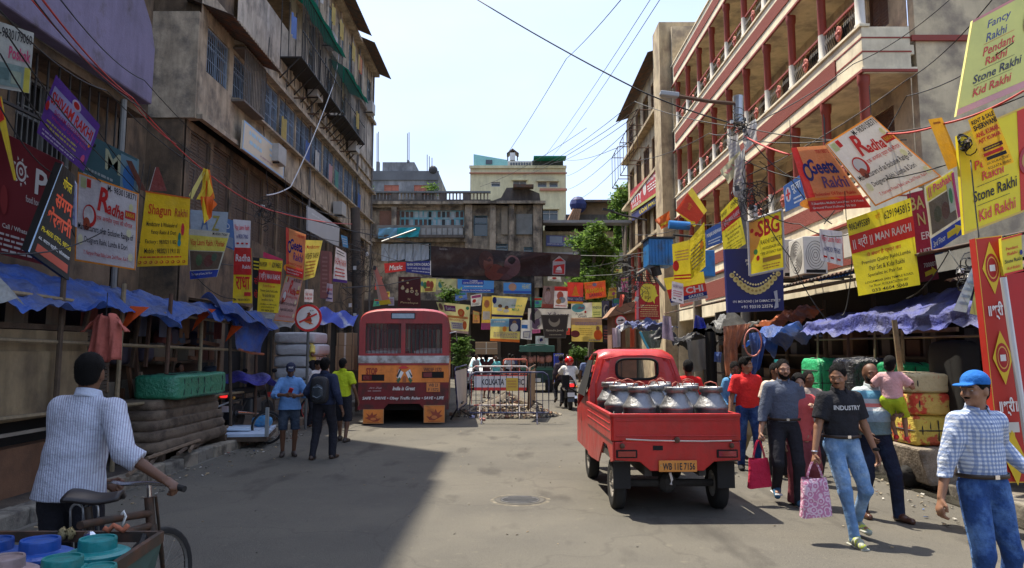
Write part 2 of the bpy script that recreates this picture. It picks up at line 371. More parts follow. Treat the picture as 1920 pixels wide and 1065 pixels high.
tag(MB().M(mat((0.10,0.075,0.052),rough=0.95,var=0.35,vs=2.5,bump=0.5,bs=30,col2=(0.04,0.032,0.026),m2s=1.5)).box(-12,-5.45,-8,48,-0.2,0.12).build('pavement'),kind='structure')
gut=MB().M(mat((0.035,0.032,0.025),rough=0.25,var=0.3,vs=3,bump=0.3,bs=20));gut.box(5.35,5.62,-4,45,-0.1,0.02)
tag(gut.build('gutter'),kind='structure')
KST=[mat((0.27,0.23,0.17),rough=0.95,var=0.25,vs=4,bump=0.6,bs=25,col2=(0.10,0.085,0.065),m2s=3),mat((0.22,0.20,0.16),rough=0.95,var=0.25,vs=4,bump=0.6,bs=25,col2=(0.08,0.07,0.06),m2s=4)]
def kerb(x,y0,y1,nm,w=0.24,h=0.17):
    root=tag(T('kerb',None,None,loc=(x,y0,0)),kind='structure');y=y0
    while y<y1:
        l=rnd(0.55,0.75);b=MB().M(random.choice(KST));dx,dz,tw=rnd(-.02,.02),rnd(-.02,.015),rnd(-.03,.03)
        b.obox((x+dx,y+l/2,h/2+dz-0.03),(w,l-0.03,h+.06),(rnd(-.02,.02),rnd(-.04,.04),tw));b.build('kerb_stone',root,bevel=0.025);y+=l
kerb(5.74,3.2,30,'r');kerb(-5.35,6,34,'l')
# manhole
g=gnd(975,940);r_=T('manhole_cover','round iron manhole cover set in a patch of broken asphalt mid road','manhole',loc=g)
b=MB().M(mat((0.075,0.072,0.068),rough=0.6,metal=0.3,var=0.3,vs=20,bump=0.5,bs=60)).lathe([(0,0.022),(0.24,0.022),(0.245,0.014)],g,28);b.build('lid',r_)
for k in range(5):MB().M(mat((.13,.125,.115),rough=.5,metal=.3,var=.3,vs=20)).box(g.x-math.sqrt(.0484-(k*.08-.16)**2),g.x+math.sqrt(.0484-(k*.08-.16)**2),g.y-.16+k*.08-.01,g.y-.16+k*.08+.01,.022,.03).build('rib',r_)
MB().M(mat((0.085,0.078,0.065),rough=0.9,bump=.5,bs=30)).lathe([(0.25,0.02),(0.30,0.024),(0.325,0.004)],g,28).build('collar',r_)
MB().M(mat((0.11,0.095,0.07),rough=.95,var=.35,vs=14,bump=1,bs=22,col2=(.17,.15,.11),m2s=7)).grid(lambda u,v:g+Vector((math.cos(6.283*u)*(0.33+v*(0.18+0.07*math.sin(u*23)+.06*math.sin(u*41))),math.sin(6.283*u)*(0.33+v*(0.2+0.08*math.sin(u*17+1))),0.018-0.014*v)),40,2).build('patch',r_)

# ================================================================ LEFT: tall dark block out of frame above, tan building beyond
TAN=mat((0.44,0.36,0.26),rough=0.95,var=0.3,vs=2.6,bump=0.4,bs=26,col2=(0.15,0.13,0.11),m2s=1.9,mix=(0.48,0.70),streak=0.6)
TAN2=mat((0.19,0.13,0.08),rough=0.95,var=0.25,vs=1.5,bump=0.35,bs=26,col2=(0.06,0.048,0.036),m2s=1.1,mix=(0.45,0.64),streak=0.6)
PALE=mat((0.50,0.44,0.36),rough=0.95,var=0.2,vs=1.5,bump=0.3,bs=30,col2=(0.12,0.11,0.10),m2s=1.0,mix=(0.5,0.68),streak=0.7)
BRN=mat((0.075,0.052,0.036),rough=0.9,var=0.3,vs=3,bump=0.3,bs=40)
LB=T('old_tenement','tall weathered tan tenement on the left with barred verandah, louvres and rusty awnings','building',loc=(-8,19,0))
XL=-8.0
ops1=[(19.45,21.0,9.1,10.35)];ops2=[(21.35,22.95,9.05,10.35)];vera=[(23.7+i*2.05,23.7+i*2.05+1.9,9.05,10.55)for i in range(8)]
row3=[(23.4+i*2.9,24.4+i*2.9,12.2,13.7)for i in range(6)];row4=[(27.0+i*2.35,28.2+i*2.35,15.5,16.9)for i in range(7)]
low=[(19.3+i*1.5,20.6+i*1.5,5.3,7.5)for i in range(15)];gf=[(19.6+i*2.6,21.6+i*2.6,0.3,3.2)for i in range(9)]
w=MB().M(TAN);wall_grid(w,'x',XL,19,43,7.7,11.3,ops1+ops2+vera,-0.35);w.M(PALE);wall_grid(w,'x',XL,21.5,26.5,11.3,13.2,[],-0.35)
w.M(PALE);wall_grid(w,'x',XL,26.5,43,11.3,14.7,[o for o in row3 if o[0]>26.5],-0.35);w.M(TAN);wall_grid(w,'x',XL,26.5,43,14.7,17.6,row4,-0.35)
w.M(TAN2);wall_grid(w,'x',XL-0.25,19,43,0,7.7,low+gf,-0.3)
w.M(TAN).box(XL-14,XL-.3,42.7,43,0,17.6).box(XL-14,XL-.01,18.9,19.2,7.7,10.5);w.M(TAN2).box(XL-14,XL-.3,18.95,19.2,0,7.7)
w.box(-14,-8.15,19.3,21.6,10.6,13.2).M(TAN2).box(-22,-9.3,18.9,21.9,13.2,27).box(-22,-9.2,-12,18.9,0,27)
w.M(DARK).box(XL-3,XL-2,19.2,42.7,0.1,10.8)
w.build('wall',LB)
roof=MB().M(TAN2).box(XL-14,XL-.02,26.5,43,17.55,17.65).box(XL-14,XL-0.02,21.5,26.5,13.1,13.2);roof.build('roof',LB)
for z,t,d,y0 in((7.7,.12,.14,19),(8.95,.07,.22,21.3),(10.6,.14,.25,21.3),(11.3,.08,.08,21.5),(12.0,.1,.12,26.5),(14.65,.14,.22,26.5),(17.5,.16,.35,26.5)):
    MB().M(TAN).box(XL-.005,XL+d,y0,43.05,z,z+t).build('ledge',LB)
for i in range(14):MB().M(TAN).box(XL-.01,XL+.06,26.8+i*1.2,26.95+i*1.2,11.38,12.0).build('pilaster',LB)
for i in range(7):MB().M(PALE).box(XL-.005,XL+.07,26.55+i*2.6,26.8+i*2.6,14.8,17.5).build('pilaster',LB)
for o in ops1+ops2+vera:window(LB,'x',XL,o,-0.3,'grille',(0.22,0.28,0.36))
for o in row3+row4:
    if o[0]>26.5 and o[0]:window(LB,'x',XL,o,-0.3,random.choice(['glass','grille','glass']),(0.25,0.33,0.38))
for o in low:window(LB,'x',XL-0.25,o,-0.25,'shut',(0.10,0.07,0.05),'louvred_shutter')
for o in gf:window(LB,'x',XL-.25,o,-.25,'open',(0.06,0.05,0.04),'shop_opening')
# projecting barred cage windows, corrugated roofs over the bay, sill brackets
for(y0,y1,z0,z1)in((21.25,23.05,8.9,10.5),):
    b=MB().M(mat((0.16,0.14,0.12),rough=.8,var=.3,vs=6));x0,x1=XL,XL+.38
    b.box(x0,x1,y0,y1,z0,z0+.06).box(x0,x1,y0,y1,z1-.05,z1)
    for k in range(14):yy=y0+(y1-y0)*k/13;b.box(x1-.03,x1,yy-.012,yy+.012,z0+.06,z1-.05)
    b.build('window_cage',LB)
def corrugated(x0,x1,y0,y1,z0,z1,m,parent,name='awning',axis='y'):
    n=int(abs(y1-y0)/0.09);b=MB().M(m).smooth()
    b.grid(lambda u,v:(x0+(x1-x0)*v,y0+(y1-y0)*u,z0+(z1-z0)*v+0.02*math.sin(u*n*math.pi)),n*2,1)
    return b.build(name,parent,solid=.006)
CORR=mat((0.085,0.07,0.06),rough=0.85,var=0.35,vs=4,col2=(0.16,0.08,0.045),m2s=3)
corrugated(XL-.5,XL+.8,19.0,23.2,10.95,10.45,CORR,LB)
for(y0,y1)in((26.6,31),(31.6,37),(37.8,43.2)):corrugated(XL-.5,XL+1.0,y0,y1,18.1,17.45,CORR,LB,'roof_sheet')
GNET=mat((0.01,0.20,0.12),rough=0.6,var=0.3,vs=5,trans=0.3)
for(y0,y1,z0,z1,n)in((25.6,31.8,11.9,14.3,30),(32.3,37,11.9,14.0,22)):
    b=MB().M(IRON);x1=XL+0.75
    for k in range(n):yy=y0+(y1-y0)*k/(n-1);b.cyl((x1,yy,z0),(x1,yy,z1),.014,n=4,caps=False)
    for z in(z0,z0+(z1-z0)*.4,z1):b.cyl((x1,y0,z),(x1,y1,z),.022,n=4)
    for k in range(8):
        yy=y0+(y1-y0)*k/7;b.cyl((XL,yy,z0),(x1,yy,z0),.03,n=4);b.cyl((XL,yy,z0-.75),(x1-.05,yy,z0),.025,n=4);b.cyl((XL,yy,z0-.75),(XL+.02,yy,z1),.02,n=4)
    b.box(XL,x1,y0,y1,z0-.03,z0+.01);b.build('balcony_cage',LB)
    MB().M(GNET).smooth().grid(lambda u,v:(XL+.9*v,y0+(y1-y0)*u,z1+.45-.45*v+.05*math.sin(u*19+v*4)),30,4).build('awning',LB)
for k in range(5):
    c=Vector((XL+.05,27.2+k*1.9,10.98));MB().M(RUST).cyl(c,c+Vector((.45,0,0)),.03,n=5).build('pipe_stub',LB)
for y in(29.5,38.5,42.6):MB().M(mat((.14,.13,.12),rough=.7)).cyl((XL+.1,y,0),(XL+.1,y,17.4),.055,n=6).build('drainpipe',LB)
for i,(y,z)in enumerate(((24.2,8.2),(28.8,11.9),(33.5,8.1),(36.2,11.7),(40.2,14.9),(31.0,14.9))):
    MB().M(mat((.40,.39,.36),rough=.6,var=.2)).box(XL+.1,XL+.5,y,y+.85,z-.3,z+.28).M(IRON).box(XL+.02,XL+.5,y+.1,y+.13,z-.36,z-.3).build('air_conditioner',LB,bevel=.02)
for i in range(9):
    y=24+i*2.1;MB().M(WIRE).tube([(XL+.07,y,17.3 if y>26.5 else 11.2),(XL+.09,y+.15,12),(XL+.07,y-.1,9),(XL+.2,y+.3,6.5)],.012,4).build('cable',LB)
rgc=random.Random(3)
for i in range(16):
    y=23.9+rgc.random()*15;z=rgc.choice([9.3,12.4,15.2]);c=rgc.choice([(.45,.10,.08),(.5,.5,.48),(.08,.14,.35),(.45,.35,.12),(.12,.3,.25),(.5,.3,.3)])
    MB().M(mat(c,rough=.9,var=.2,trans=.2)).smooth().grid(lambda u,v:(XL+(.2 if z<10 else.8)+.04*math.sin(u*9),y+.55*u,z+.45-.75*v),8,4).build('laundry',LB)
# boards fixed on the facade
WB=(0.62,0.60,0.55)
sign('wall_board','long faded white board with blue edge on the tan tenement under the barred verandah','sign',[(458,225),(534,290),(531,335),(454,279)],0,(0.60,0.52,0.38),[('f',.015,.06,(0.25,.42,.62)),('l',.1,.12,.42,.75,2,(0.35,.55,.68)),('l',.58,.18,.95,.6,2,(0.35,.5,.62)),('l',.35,.72,.7,.86,1,(0.4,.3,.3))],X=XL+.28,thick=.06)
sign('wall_board','blank grey white sheet board on the lower tenement wall near its far end','sign',[(577,385),(637,426),(635,463),(577,432)],0,(0.45,0.45,0.45),[('l',.1,.15,.9,.3,1,(0.6,.6,.6))],X=XL+.5,thick=.05)

# near left: podium with purple parapet
NL=T('purple_parapet_building','near left building with a peeling purple parapet above dark barred windows','building',loc=(-7,8,0))
PUR=mat((0.18,0.155,0.24),rough=0.9,var=0.2,vs=1.5,bump=0.3,bs=30,col2=(0.10,0.08,0.085),m2s=1.6,mix=(0.56,0.70),streak=.35)
prof=[(-2.0,6.3),(13.6,6.3),(13.62,7.35),(13.45,7.75),(12.9,8.3),(11.6,9.0),(10.2,9.4),(-2.0,9.6)]
MB().M(PUR).prism([(-6.55,y,z)for y,z in prof],(-.25,0,0)).build('parapet',NL,bevel=.03)
w=MB().M(TAN2);opn=[(1.0+i*2.0,2.5+i*2.0,4.35,6.0)for i in range(6)]+[(-1+i*3,1.6+i*3,.3,3.0)for i in range(5)]
wall_grid(w,'x',-7.3,-4,14.2,0,6.3,opn,-.3);w.box(-9.3,-7.3,13.9,14.2,0,8.4).box(-9.4,-6.8,-4,13.9,6.15,6.29);w.M(BRN).box(-7.9,-7.7,-4,13.9,0.1,6.1);w.build('wall',NL)
for o in opn[:6]:window(NL,'x',-7.3,o,-.25,'grille',(0.16,0.16,0.15))
for o in opn[6:]:window(NL,'x',-7.3,o,-.25,'shut',(0.12,0.09,0.06),'shop_shutter')
MB().M(mat((.2,.2,.19),rough=.6)).cyl((-6.75,13.0,2.4),(-6.75,13.0,6.2),.05,n=8).build('drainpipe',NL)
b=MB().M(IRON)
for k in range(26):b.box(-6.9,-6.88,6.0+k*.28,6.03+k*.28,5.2,6.15)
b.box(-6.9,-6.86,6,13.3,5.2,5.24);b.build('balcony_rail',NL)

# ================================================================ RIGHT: balcony building with red columns
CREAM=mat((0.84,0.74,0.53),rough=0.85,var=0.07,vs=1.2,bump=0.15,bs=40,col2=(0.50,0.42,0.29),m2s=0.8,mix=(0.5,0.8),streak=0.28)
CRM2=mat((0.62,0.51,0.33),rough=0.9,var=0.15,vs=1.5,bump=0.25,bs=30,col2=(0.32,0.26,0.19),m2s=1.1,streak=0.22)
REDP=mat((0.27,0.050,0.030),rough=0.6,var=0.15,vs=3)
REDT=mat((0.22,0.05,0.034),rough=0.95,var=0.45,vs=55,bump=1.0,bs=38)
WCOL=mat((0.62,0.58,0.50),rough=0.7,var=0.12,vs=5)
RB=T('balcony_hotel','cream hotel on the right with red columns, red textured bands and long open balconies','building',loc=(8.5,18,0))
XR=8.5;Y0,Y1=18.0,39.6
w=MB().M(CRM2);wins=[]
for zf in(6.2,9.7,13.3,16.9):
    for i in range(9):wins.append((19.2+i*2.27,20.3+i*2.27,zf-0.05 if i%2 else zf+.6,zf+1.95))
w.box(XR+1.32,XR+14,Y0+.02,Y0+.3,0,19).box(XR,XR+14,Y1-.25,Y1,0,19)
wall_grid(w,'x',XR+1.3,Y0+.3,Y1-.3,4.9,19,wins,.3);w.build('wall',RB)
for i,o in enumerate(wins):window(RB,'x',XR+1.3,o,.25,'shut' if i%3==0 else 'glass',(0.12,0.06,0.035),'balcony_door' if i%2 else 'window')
MB().M(REDP).box(XR+1.2,XR+9,Y0-.05,Y0+.02,9.33,9.47).build('band',RB)
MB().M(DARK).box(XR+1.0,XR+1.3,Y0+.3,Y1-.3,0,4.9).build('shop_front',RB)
col_up=MB().M(REDP).lathe([(.115,.75),(.115,2.05),(.14,2.1),(.15,2.2),(.15,2.34)],n=12).M(WCOL).lathe([(.15,0),(.15,.06),(.118,.1),(.116,.75)],n=12);col_up.sm=[True]*len(col_up.f);cu_=col_up.build('column');CUD=cu_.data;bpy.data.objects.remove(cu_)
orn=MB().M(mat((0.36,0.09,0.06),rough=.5,metal=.2,var=.3,vs=30,bump=.8,bs=60));orn.lathe([(0,0),(.10,.02),(.17,.01),(.18,-.02)],(0,0,.37),14,'y')
orn.ball((0,0,.46),.09,sc=(1,.5,1.2));orn.ball((0,0,.26),.12,sc=(1,.4,1));orn.ball((-.07,0,.36),.07);orn.ball((.07,0,.36),.07)
o_=orn.build('ornament');OD=o_.data;bpy.data.objects.remove(o_)
bl=MB().M(IRON);L_=2.03
for k in range(17):
    yy=.06+k*(L_-.12)/16
    if abs(yy-L_/2)<.2:continue
    bl.tube([(0,yy,.03),(.03,yy+.02,.2),(-.03,yy-.02,.38),(.02,yy+.02,.55),(0,yy,.7)],.011,4)
bl.M(REDP).box(-.03,.03,0,L_,.70,.76).M(IRON).box(-.015,.015,0,L_,.02,.045);b_=bl.build('railing');BD=b_.data;bpy.data.objects.remove(b_)
for lv,zb in enumerate((4.95,8.5,12.05,15.6)):
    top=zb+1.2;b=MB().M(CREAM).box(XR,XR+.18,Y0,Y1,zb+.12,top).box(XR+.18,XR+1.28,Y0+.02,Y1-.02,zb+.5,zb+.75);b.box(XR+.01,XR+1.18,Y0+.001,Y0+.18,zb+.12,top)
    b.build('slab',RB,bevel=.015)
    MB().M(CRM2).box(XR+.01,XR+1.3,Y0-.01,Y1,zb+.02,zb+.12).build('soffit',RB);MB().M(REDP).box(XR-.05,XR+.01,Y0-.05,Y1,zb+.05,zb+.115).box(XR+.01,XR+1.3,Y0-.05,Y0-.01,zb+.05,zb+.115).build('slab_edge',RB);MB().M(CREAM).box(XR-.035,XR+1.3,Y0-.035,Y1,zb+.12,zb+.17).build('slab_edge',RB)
    MB().M(CREAM).box(XR-.05,XR+.2,Y0-.04,Y1,top,top+.06).build('parapet_cap',RB)
    MB().M(REDT).box(XR-.03,XR-.001,Y0+1.5,Y1-.6,zb+.47,zb+.93).build('textured_band',RB)
    for z in(.55,.9):MB().M(REDP).box(XR-.012,XR+1.2,Y0-.012,Y0+1.5,zb+z,zb+z+.035).build('trim_line',RB)
    if lv<3:
        nxt=2.35
        for i in range(10):
            y=Y0+.2+i*2.27;link('column',CUD,RB,(XR+.09,min(y,Y1-.15),top+.05-.0))
            if i<9 and i!=0 or(i==0 and lv<3):
                link('railing',BD,RB,(XR+.09,y+.12,top+.06));link('ornament',OD,RB,(XR+.03,y+1.13,top+.02),(0,0,R(90)))
MB().M(CREAM).box(XR+.02,XR+.3,Y0+.1,Y1,3.3,4.95).build('lintel',RB)
for k in range(4):MB().M(REDT).box(XR,XR+.03,Y0+1+k*5.2,Y0+5.4+k*5.2,4.0,4.75).build('textured_band',RB)
w=MB().M(CREAM).box(XR+1.2,XR+2.2,Y0-.32,Y0,13.2,13.35);w.build('ledge',RB)
gr=MB().M(IRON)
for k in range(9):gr.cyl((XR+.25+k*.12,Y0+.05,9.75+3.6),(XR+.25+k*.12,Y0+.05,13.95),.012,n=4)
gr.build('railing',RB)
# far right building
FR=T('narrow_ochre_building','narrow ochre building beyond the hotel with ledges and a rusty corrugated roof edge','building',loc=(8.4,40,0))
OCH=mat((0.52,0.41,0.25),rough=.9,var=.15,vs=1.5,bump=.2,bs=30,col2=(0.30,.22,.14),m2s=1,streak=.55)
w=MB().M(OCH);fo=[(43.2+i*2.9,45.2+i*2.9,zf,zf+2.1)for zf in(5.4,8.8,12.3,15.6)for i in range(4)]
wall_grid(w,'x',8.4,41.6,55,0,18.5,fo,.4);w.box(7.9,20,39.75,41.6,0,19.4).box(8.4,20,54.7,55,0,18.5).box(8.8,20,41.6,54.7,18.3,18.5);w.build('wall',FR)
for i,o in enumerate(fo):window(FR,'x',8.4,o,.35,'open' if i%3 else 'glass',(.12,.07,.05))
for z in(4.9,8.3,11.8,15.2):MB().M(OCH).box(7.95,8.41,41.6,55,z,z+.18).build('ledge',FR)
corrugated(9.0,7.6,41.6,55,18.9,18.45,CORR,FR,'roof_sheet')
for y in(42.9,45.9,48.8,51.7):MB().M(REDP).cyl((8.15,y,5.05),(8.15,y,8.3),.12,n=10).build('column',FR)
for y in(42.5,46.5,50.5):
    b=MB().M(RUST)
    for z in(13.2,15.4):b.tube([(7.9,y,z),(7.1,y,z),(7.1,y+3,z),(7.9,y+3,z)],.03,4)
    for yy in(y,y+1.5,y+3):b.cyl((7.1,yy,13.2),(7.1,yy,15.4),.025,n=4)
    b.build('iron_frame',FR)

# ================================================================ FAR: buildings across the junction (upright planes facing the street)
def P2(px,py,Y):p=at(px,py,Y);return p.x,p.z
def px_ops(lst,Y):
    o=[]
    for x0,y0,x1,y1 in lst:
        a=P2(x0,y1,Y);c=P2(x1,y0,Y);o.append((a[0],c[0],a[1],c[1]))
    return o
GREY=mat((0.36,0.31,0.235),rough=.95,var=.28,vs=1.6,bump=.4,bs=12,col2=(0.10,.09,.08),m2s=1.1,mix=(.47,.62),streak=.85)
GREYD=mat((0.11,0.10,0.09),rough=.95,var=.3,vs=1,bump=.3,bs=12,streak=.6)
YF=53.0
AR=T('arcaded_old_mansion','old soot stained mansion across the junction with balustrade, pilasters and turquoise windows','building',loc=(0,YF,0))
fw=px_ops([(750,394,870,424),(888,404,914,442),(677,413,690,440),(735,455,808,490),(929,457,952,475),(982,463,999,473)],YF)
x0,_=P2(640,500,YF);x1,ztop=P2(1018,381,YF)
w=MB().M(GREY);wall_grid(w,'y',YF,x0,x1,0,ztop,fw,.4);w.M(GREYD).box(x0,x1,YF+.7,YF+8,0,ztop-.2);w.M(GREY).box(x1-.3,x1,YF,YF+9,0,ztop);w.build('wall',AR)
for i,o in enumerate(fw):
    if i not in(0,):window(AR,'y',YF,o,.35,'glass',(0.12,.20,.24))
xa,za=P2(750,424,YF);xb,zb=P2(870,394,YF);TQ=mat((0.13,.36,.42),rough=.7,var=.3,vs=3,col2=(.3,.32,.32),m2s=2)
for r in range(2):
    for k in range(14):
        u0=xa+(xb-xa)*k/14;u1=xa+(xb-xa)*(k+1)/14;h0=za+(zb-za)*r/2;h1=za+(zb-za)*(r+1)/2
        f=MB().M(TQ).box(u0,u1,YF+.12,YF+.2,h0,h0+.07).box(u0,u1,YF+.12,YF+.2,h1-.07,h1).box(u0,u0+.05,YF+.12,YF+.2,h0+.07,h1-.07).box(u1-.05,u1,YF+.12,YF+.2,h0+.07,h1-.07).box(u0,u1,YF+.13,YF+.19,h0+.55,h0+.60).build('sash',AR)
        MB().M(random.choice([GLASSD,mat((.35,.42,.45),rough=.4),mat((.10,.06,.05),rough=.5),mat((.10,.06,.05),rough=.5)])).box(u0+.05,u1-.05,YF+.15,YF+.17,h0+.07,h1-.07).build('pane',f)
def pxbox(n,x0,y0,x1,y1,Y,d,m,par,bev=0):  # a box whose face spans these pixels at depth Y and is d deep
    a=P2(x0,y1,Y);c=P2(x1,y0,Y);return MB().M(m).box(a[0],c[0],Y-d if d>0 else Y,Y if d>0 else Y-d,a[1],c[1]).build(n,par,bevel=bev)
for q in((640,380,1018,385,.55),(640,448,876,455,.5),(870,380,1022,385,.75),(660,386,800,390,.2)):pxbox('cornice',q[0],q[1],q[2],q[3],YF,q[4],GREY,AR)
for q in((872,386,886,540),(918,386,930,540),(954,386,964,540),(1000,386,1016,540),(690,390,700,540),(735,390,745,448)):pxbox('pilaster',*q,YF,.45,GREY,AR)
par_=MB().M(GREYD)
pxbox('balustrade_rail',640,360,920,363,YF,.35,mat((.14,.16,.17),rough=.8),AR);pxbox('balustrade_base',640,376,920,380,YF,.4,GREYD,AR)
for i in range(41):
    px=655+i*6.45
    if i%7==6:pxbox('balustrade_pier',px-4,363,px+8,376,YF,.3,GREYD,AR)
    elif(i//7)%2==0 or i>24:pxbox('baluster',px,363,px+2.6,376,YF,.15,GREY,AR)
    else:pxbox('baluster',px,363,px+5,376,YF,.15,GREYD,AR)
a=P2(918,381,YF);c=P2(1014,352,YF)
MB().M(GREYD).prism([(a[0],YF,a[1]),(c[0],YF,a[1]),(c[0]-.1,YF,c[1]-.4),(c[0]-1.2,YF,c[1]+.05),(c[0]-2.4,YF,c[1]),(a[0]+.8,YF,c[1]-.7),(a[0],YF,c[1]-1)],(0,1.2,0)).build('broken_parapet',AR)
pxbox('tiled_lean_to',962,350,1000,355,YF,.8,CORR,AR)
pxbox('closed_door',940,388,952,440,YF,.12,mat((.30,.26,.2),rough=.9,var=.2),AR);pxbox('wall_panel',968,402,998,440,YF,.15,mat((.20,.215,.21),rough=.9,var=.3,vs=2),AR)
pxbox('balcony_front',710,426,868,444,YF,.9,mat((.17,.17,.16),rough=.9,var=.35,vs=2),AR);pxbox('balcony_floor',705,444,872,449,YF,1.0,GREYD,AR)
for k in range(8):pxbox('balcony_panel',790+k*10,428,798+k*10,442,YF-.9,.04,mat((.26,.28,.28),rough=.8,var=.3,vs=3),AR)
pxbox('brown_boarding',712,396,748,425,YF,.15,mat((.16,.085,.06),rough=.85,var=.3,vs=4),AR)
BLS=mat((0.30,.40,.50),rough=.6,var=.25,vs=2,trans=.2)
for(n,q)in(('blue',[(710,428),(745,427),(744,446),(709,447)]),('turquoise',[(745,427),(788,426),(784,444),(744,446)])):
    sign('hanging_sheet','%s sheet hung over the balcony front of the old mansion'%n,'sheet',q,YF-1.05,(.18,.42,.62)if n=='blue' else(.03,.42,.5),wob=.08)
for i in range(6):sign('screen_sheet',['leftmost','second','third','fourth','fifth','rightmost'][i]+' of six pale blue plastic sheets screening the lower mansion verandah','sheet',[(715+i*15,457+i%2),(729+i*15,457),(729+i*15,490-(i%3)*2),(715+i*15,489)],YF-.3,(.48,.58,.70),[('l',.1,.3,.9,.34,1,(.5,.55,.6))],group='blue plastic sheets on the mansion verandah',wob=.04)
b=MB().M(mat((.25,.25,.24),rough=.5,metal=.5));b.cyl(at(716,453,50),at(780,430,50),.06,n=6);tag(b.build('slanting_pole',None),'slanting grey pole in front of the mansion balcony','pole')
# yellow block behind
YY=76.0
YB=T('pale_yellow_block','tall pale yellow apartment block behind the mansion with turquoise rooftop shed','building',loc=(0,YY,0))
YEL=mat((0.62,0.56,0.34),rough=.9,var=.08,vs=.5,col2=(.45,.40,.27),m2s=.3,mix=(.5,.75),streak=.3)
yw=px_ops([(962,339,987,350),(921,341,938,350),(1008,341,1025,351),(1030,341,1046,351),(1015,393,1046,413)],YY)
a=P2(880,600,YY);c=P2(1061,312,YY);w=MB().M(YEL);wall_grid(w,'y',YY,a[0],c[0],0,c[1],yw,.3);w.box(a[0],a[0]+.3,YY+.01,YY+10,0,c[1]).box(c[0]-.3,c[0],YY+.01,YY+10,0,c[1]).box(a[0]+.3,c[0]-.3,YY+.31,YY+10,c[1]-.3,c[1]);w.build('wall',YB)
for o in yw:window(YB,'y',YY,o,.25,'glass',(.45,.42,.38))
for q in((880,324,1063,326),(1012,354,1063,358)):pxbox('band',*q,YY,.25,mat((.42,.19,.12),rough=.8),YB)
for q in((960,336,989,339),(1006,338,1048,341),(1013,390,1048,393)):pxbox('window_hood',*q,YY,.4,YEL,YB)
ev=MB().M(mat((.27,.55,.50),rough=.8,var=.15));A_=[at(888,312,YY),at(952,312,YY),at(952,300,YY),at(888,289,YY)];ev.prism(A_,(0,3,0));ev.build('rooftop_shed',YB);pxbox('window',911,300,923,308,YY,.1,GLASSD,YB)
pxbox('rooftop_shed',952,302,998,312,YY,-2,mat((.6,.58,.48),rough=.8),YB);pxbox('rooftop_shed',998,301,1056,312,YY,-2.5,mat((.05,.06,.05),rough=.8),YB)
for k in range(8):pxbox('window',957+k*5,305,960+k*5,310,YY,.08,GLASSD,YB)
pxbox('green_shade',1000,299,1060,302,YY,1.5,GNET,YB);pxbox('parapet',880,311,1062,316,YY,.2,YEL,YB)
pxbox('roof_turret',956,286,966,300,YY,-1,mat((.62,.62,.60)),YB);b=MB().M(CORR).prism([at(950,287,YY),at(961,278,YY),at(973,287,YY),at(971,288,YY),at(961,281,YY),at(952,289,YY)],(0,1.5,0)).build('turret_roof',YB)
for x in(952,970):MB().M(IRON).cyl(at(x,287,YY),at(x,301,YY),.08,n=4).build('turret_post',YB)
# grey block left behind
GB=T('grey_concrete_block','bare grey concrete block behind the mansion roof with red boarded windows and rods','building',loc=(0,YY-2,0));Y2=YY-2
GC=mat((0.27,0.275,0.28),rough=.95,var=.2,vs=.6,col2=(.12,.125,.13),m2s=.4,streak=.6)
gw=px_ops([(720,347,748,366),(776,347,803,366)],Y2)
a=P2(640,600,Y2);c=P2(822,322,Y2);w=MB().M(GC);wall_grid(w,'y',Y2,a[0],c[0],0,c[1],gw,.3);w.box(c[0]-.3,c[0],Y2+.01,Y2+9,0,c[1]);w.build('wall',GB)
for o in gw:window(GB,'y',Y2,o,.25,'shut',(.42,.15,.10))
pxbox('dark_parapet',640,321,823,338,Y2,.15,mat((.13,.135,.14),rough=.95,var=.25,vs=.7),GB)
pxbox('roof_room',717,304,777,322,Y2,-4,GC,GB);pxbox('rooftop_pier',705,303,711,322,Y2,-.5,GC,GB);pxbox('rooftop_pier',763,300,767,305,Y2,-.5,GC,GB)
for x,y0,y1 in((707,303,250),(709.5,303,247),(764,300,250),(767,300,248),(801,321,290),(805,321,293),(810,321,296)):MB().M(mat((.15,.14,.14))).cyl(at(x,y0,Y2),at(x,y1,Y2),.045,n=4).build('steel_rod',GB)
MB().M(mat((.05,.05,.05))).ball(at(812,319,Y2),.45).build('water_tank',GB)
# small buildings right of the mansion
SB=T('small_yellow_shop_house','small pale yellow shop house right of the mansion behind the tree','building',loc=(4,55,0));Y3=55.0
w=MB().M(mat((.50,.46,.30),rough=.9,var=.15,vs=1,streak=.5));so_=px_ops([(1060,424,1085,436),(1025,494,1060,516)],Y3);a=P2(1018,700,Y3);c=P2(1150,432,Y3);wall_grid(w,'y',Y3,a[0],c[0],0,c[1],[so_[1]],.4);w.M(DARK).box(a[0],c[0],Y3+.5,Y3+5,0,c[1]-.2);w.build('wall',SB)
window(SB,'y',Y3,so_[1],.35,'glass',(.3,.3,.2))
pxbox('corrugated_eave',1016,418,1180,423,Y3,1.3,mat((.3,.31,.32),rough=.7),SB);pxbox('eave_shade_fill',1022,423,1150,434,Y3,-1,DARK,SB);pxbox('ledge',1016,476,1150,480,Y3,.9,mat((.4,.41,.42),rough=.8),SB)  # near-black block puts the shade under the eave into colour
sign('shop_board','blue shop board with pictures on the small yellow shop house','sign',[(1024,441),(1092,443),(1090,463),(1024,461)],Y3-.15,(.12,.16,.40),[('r',.1,.08,.45,.7,(.35,.45,.6)),('r',.48,.1,.62,.5,(.5,.3,.4)),('t','EMPORIUM OF FASHION BAJAJ',.04,.74,.96,.92,(.7,.7,.8))],thick=.08)
DB=T('dark_rooftop_house','dark house with brown boarded rooftop room behind the tree at right','building',loc=(7,62,0))
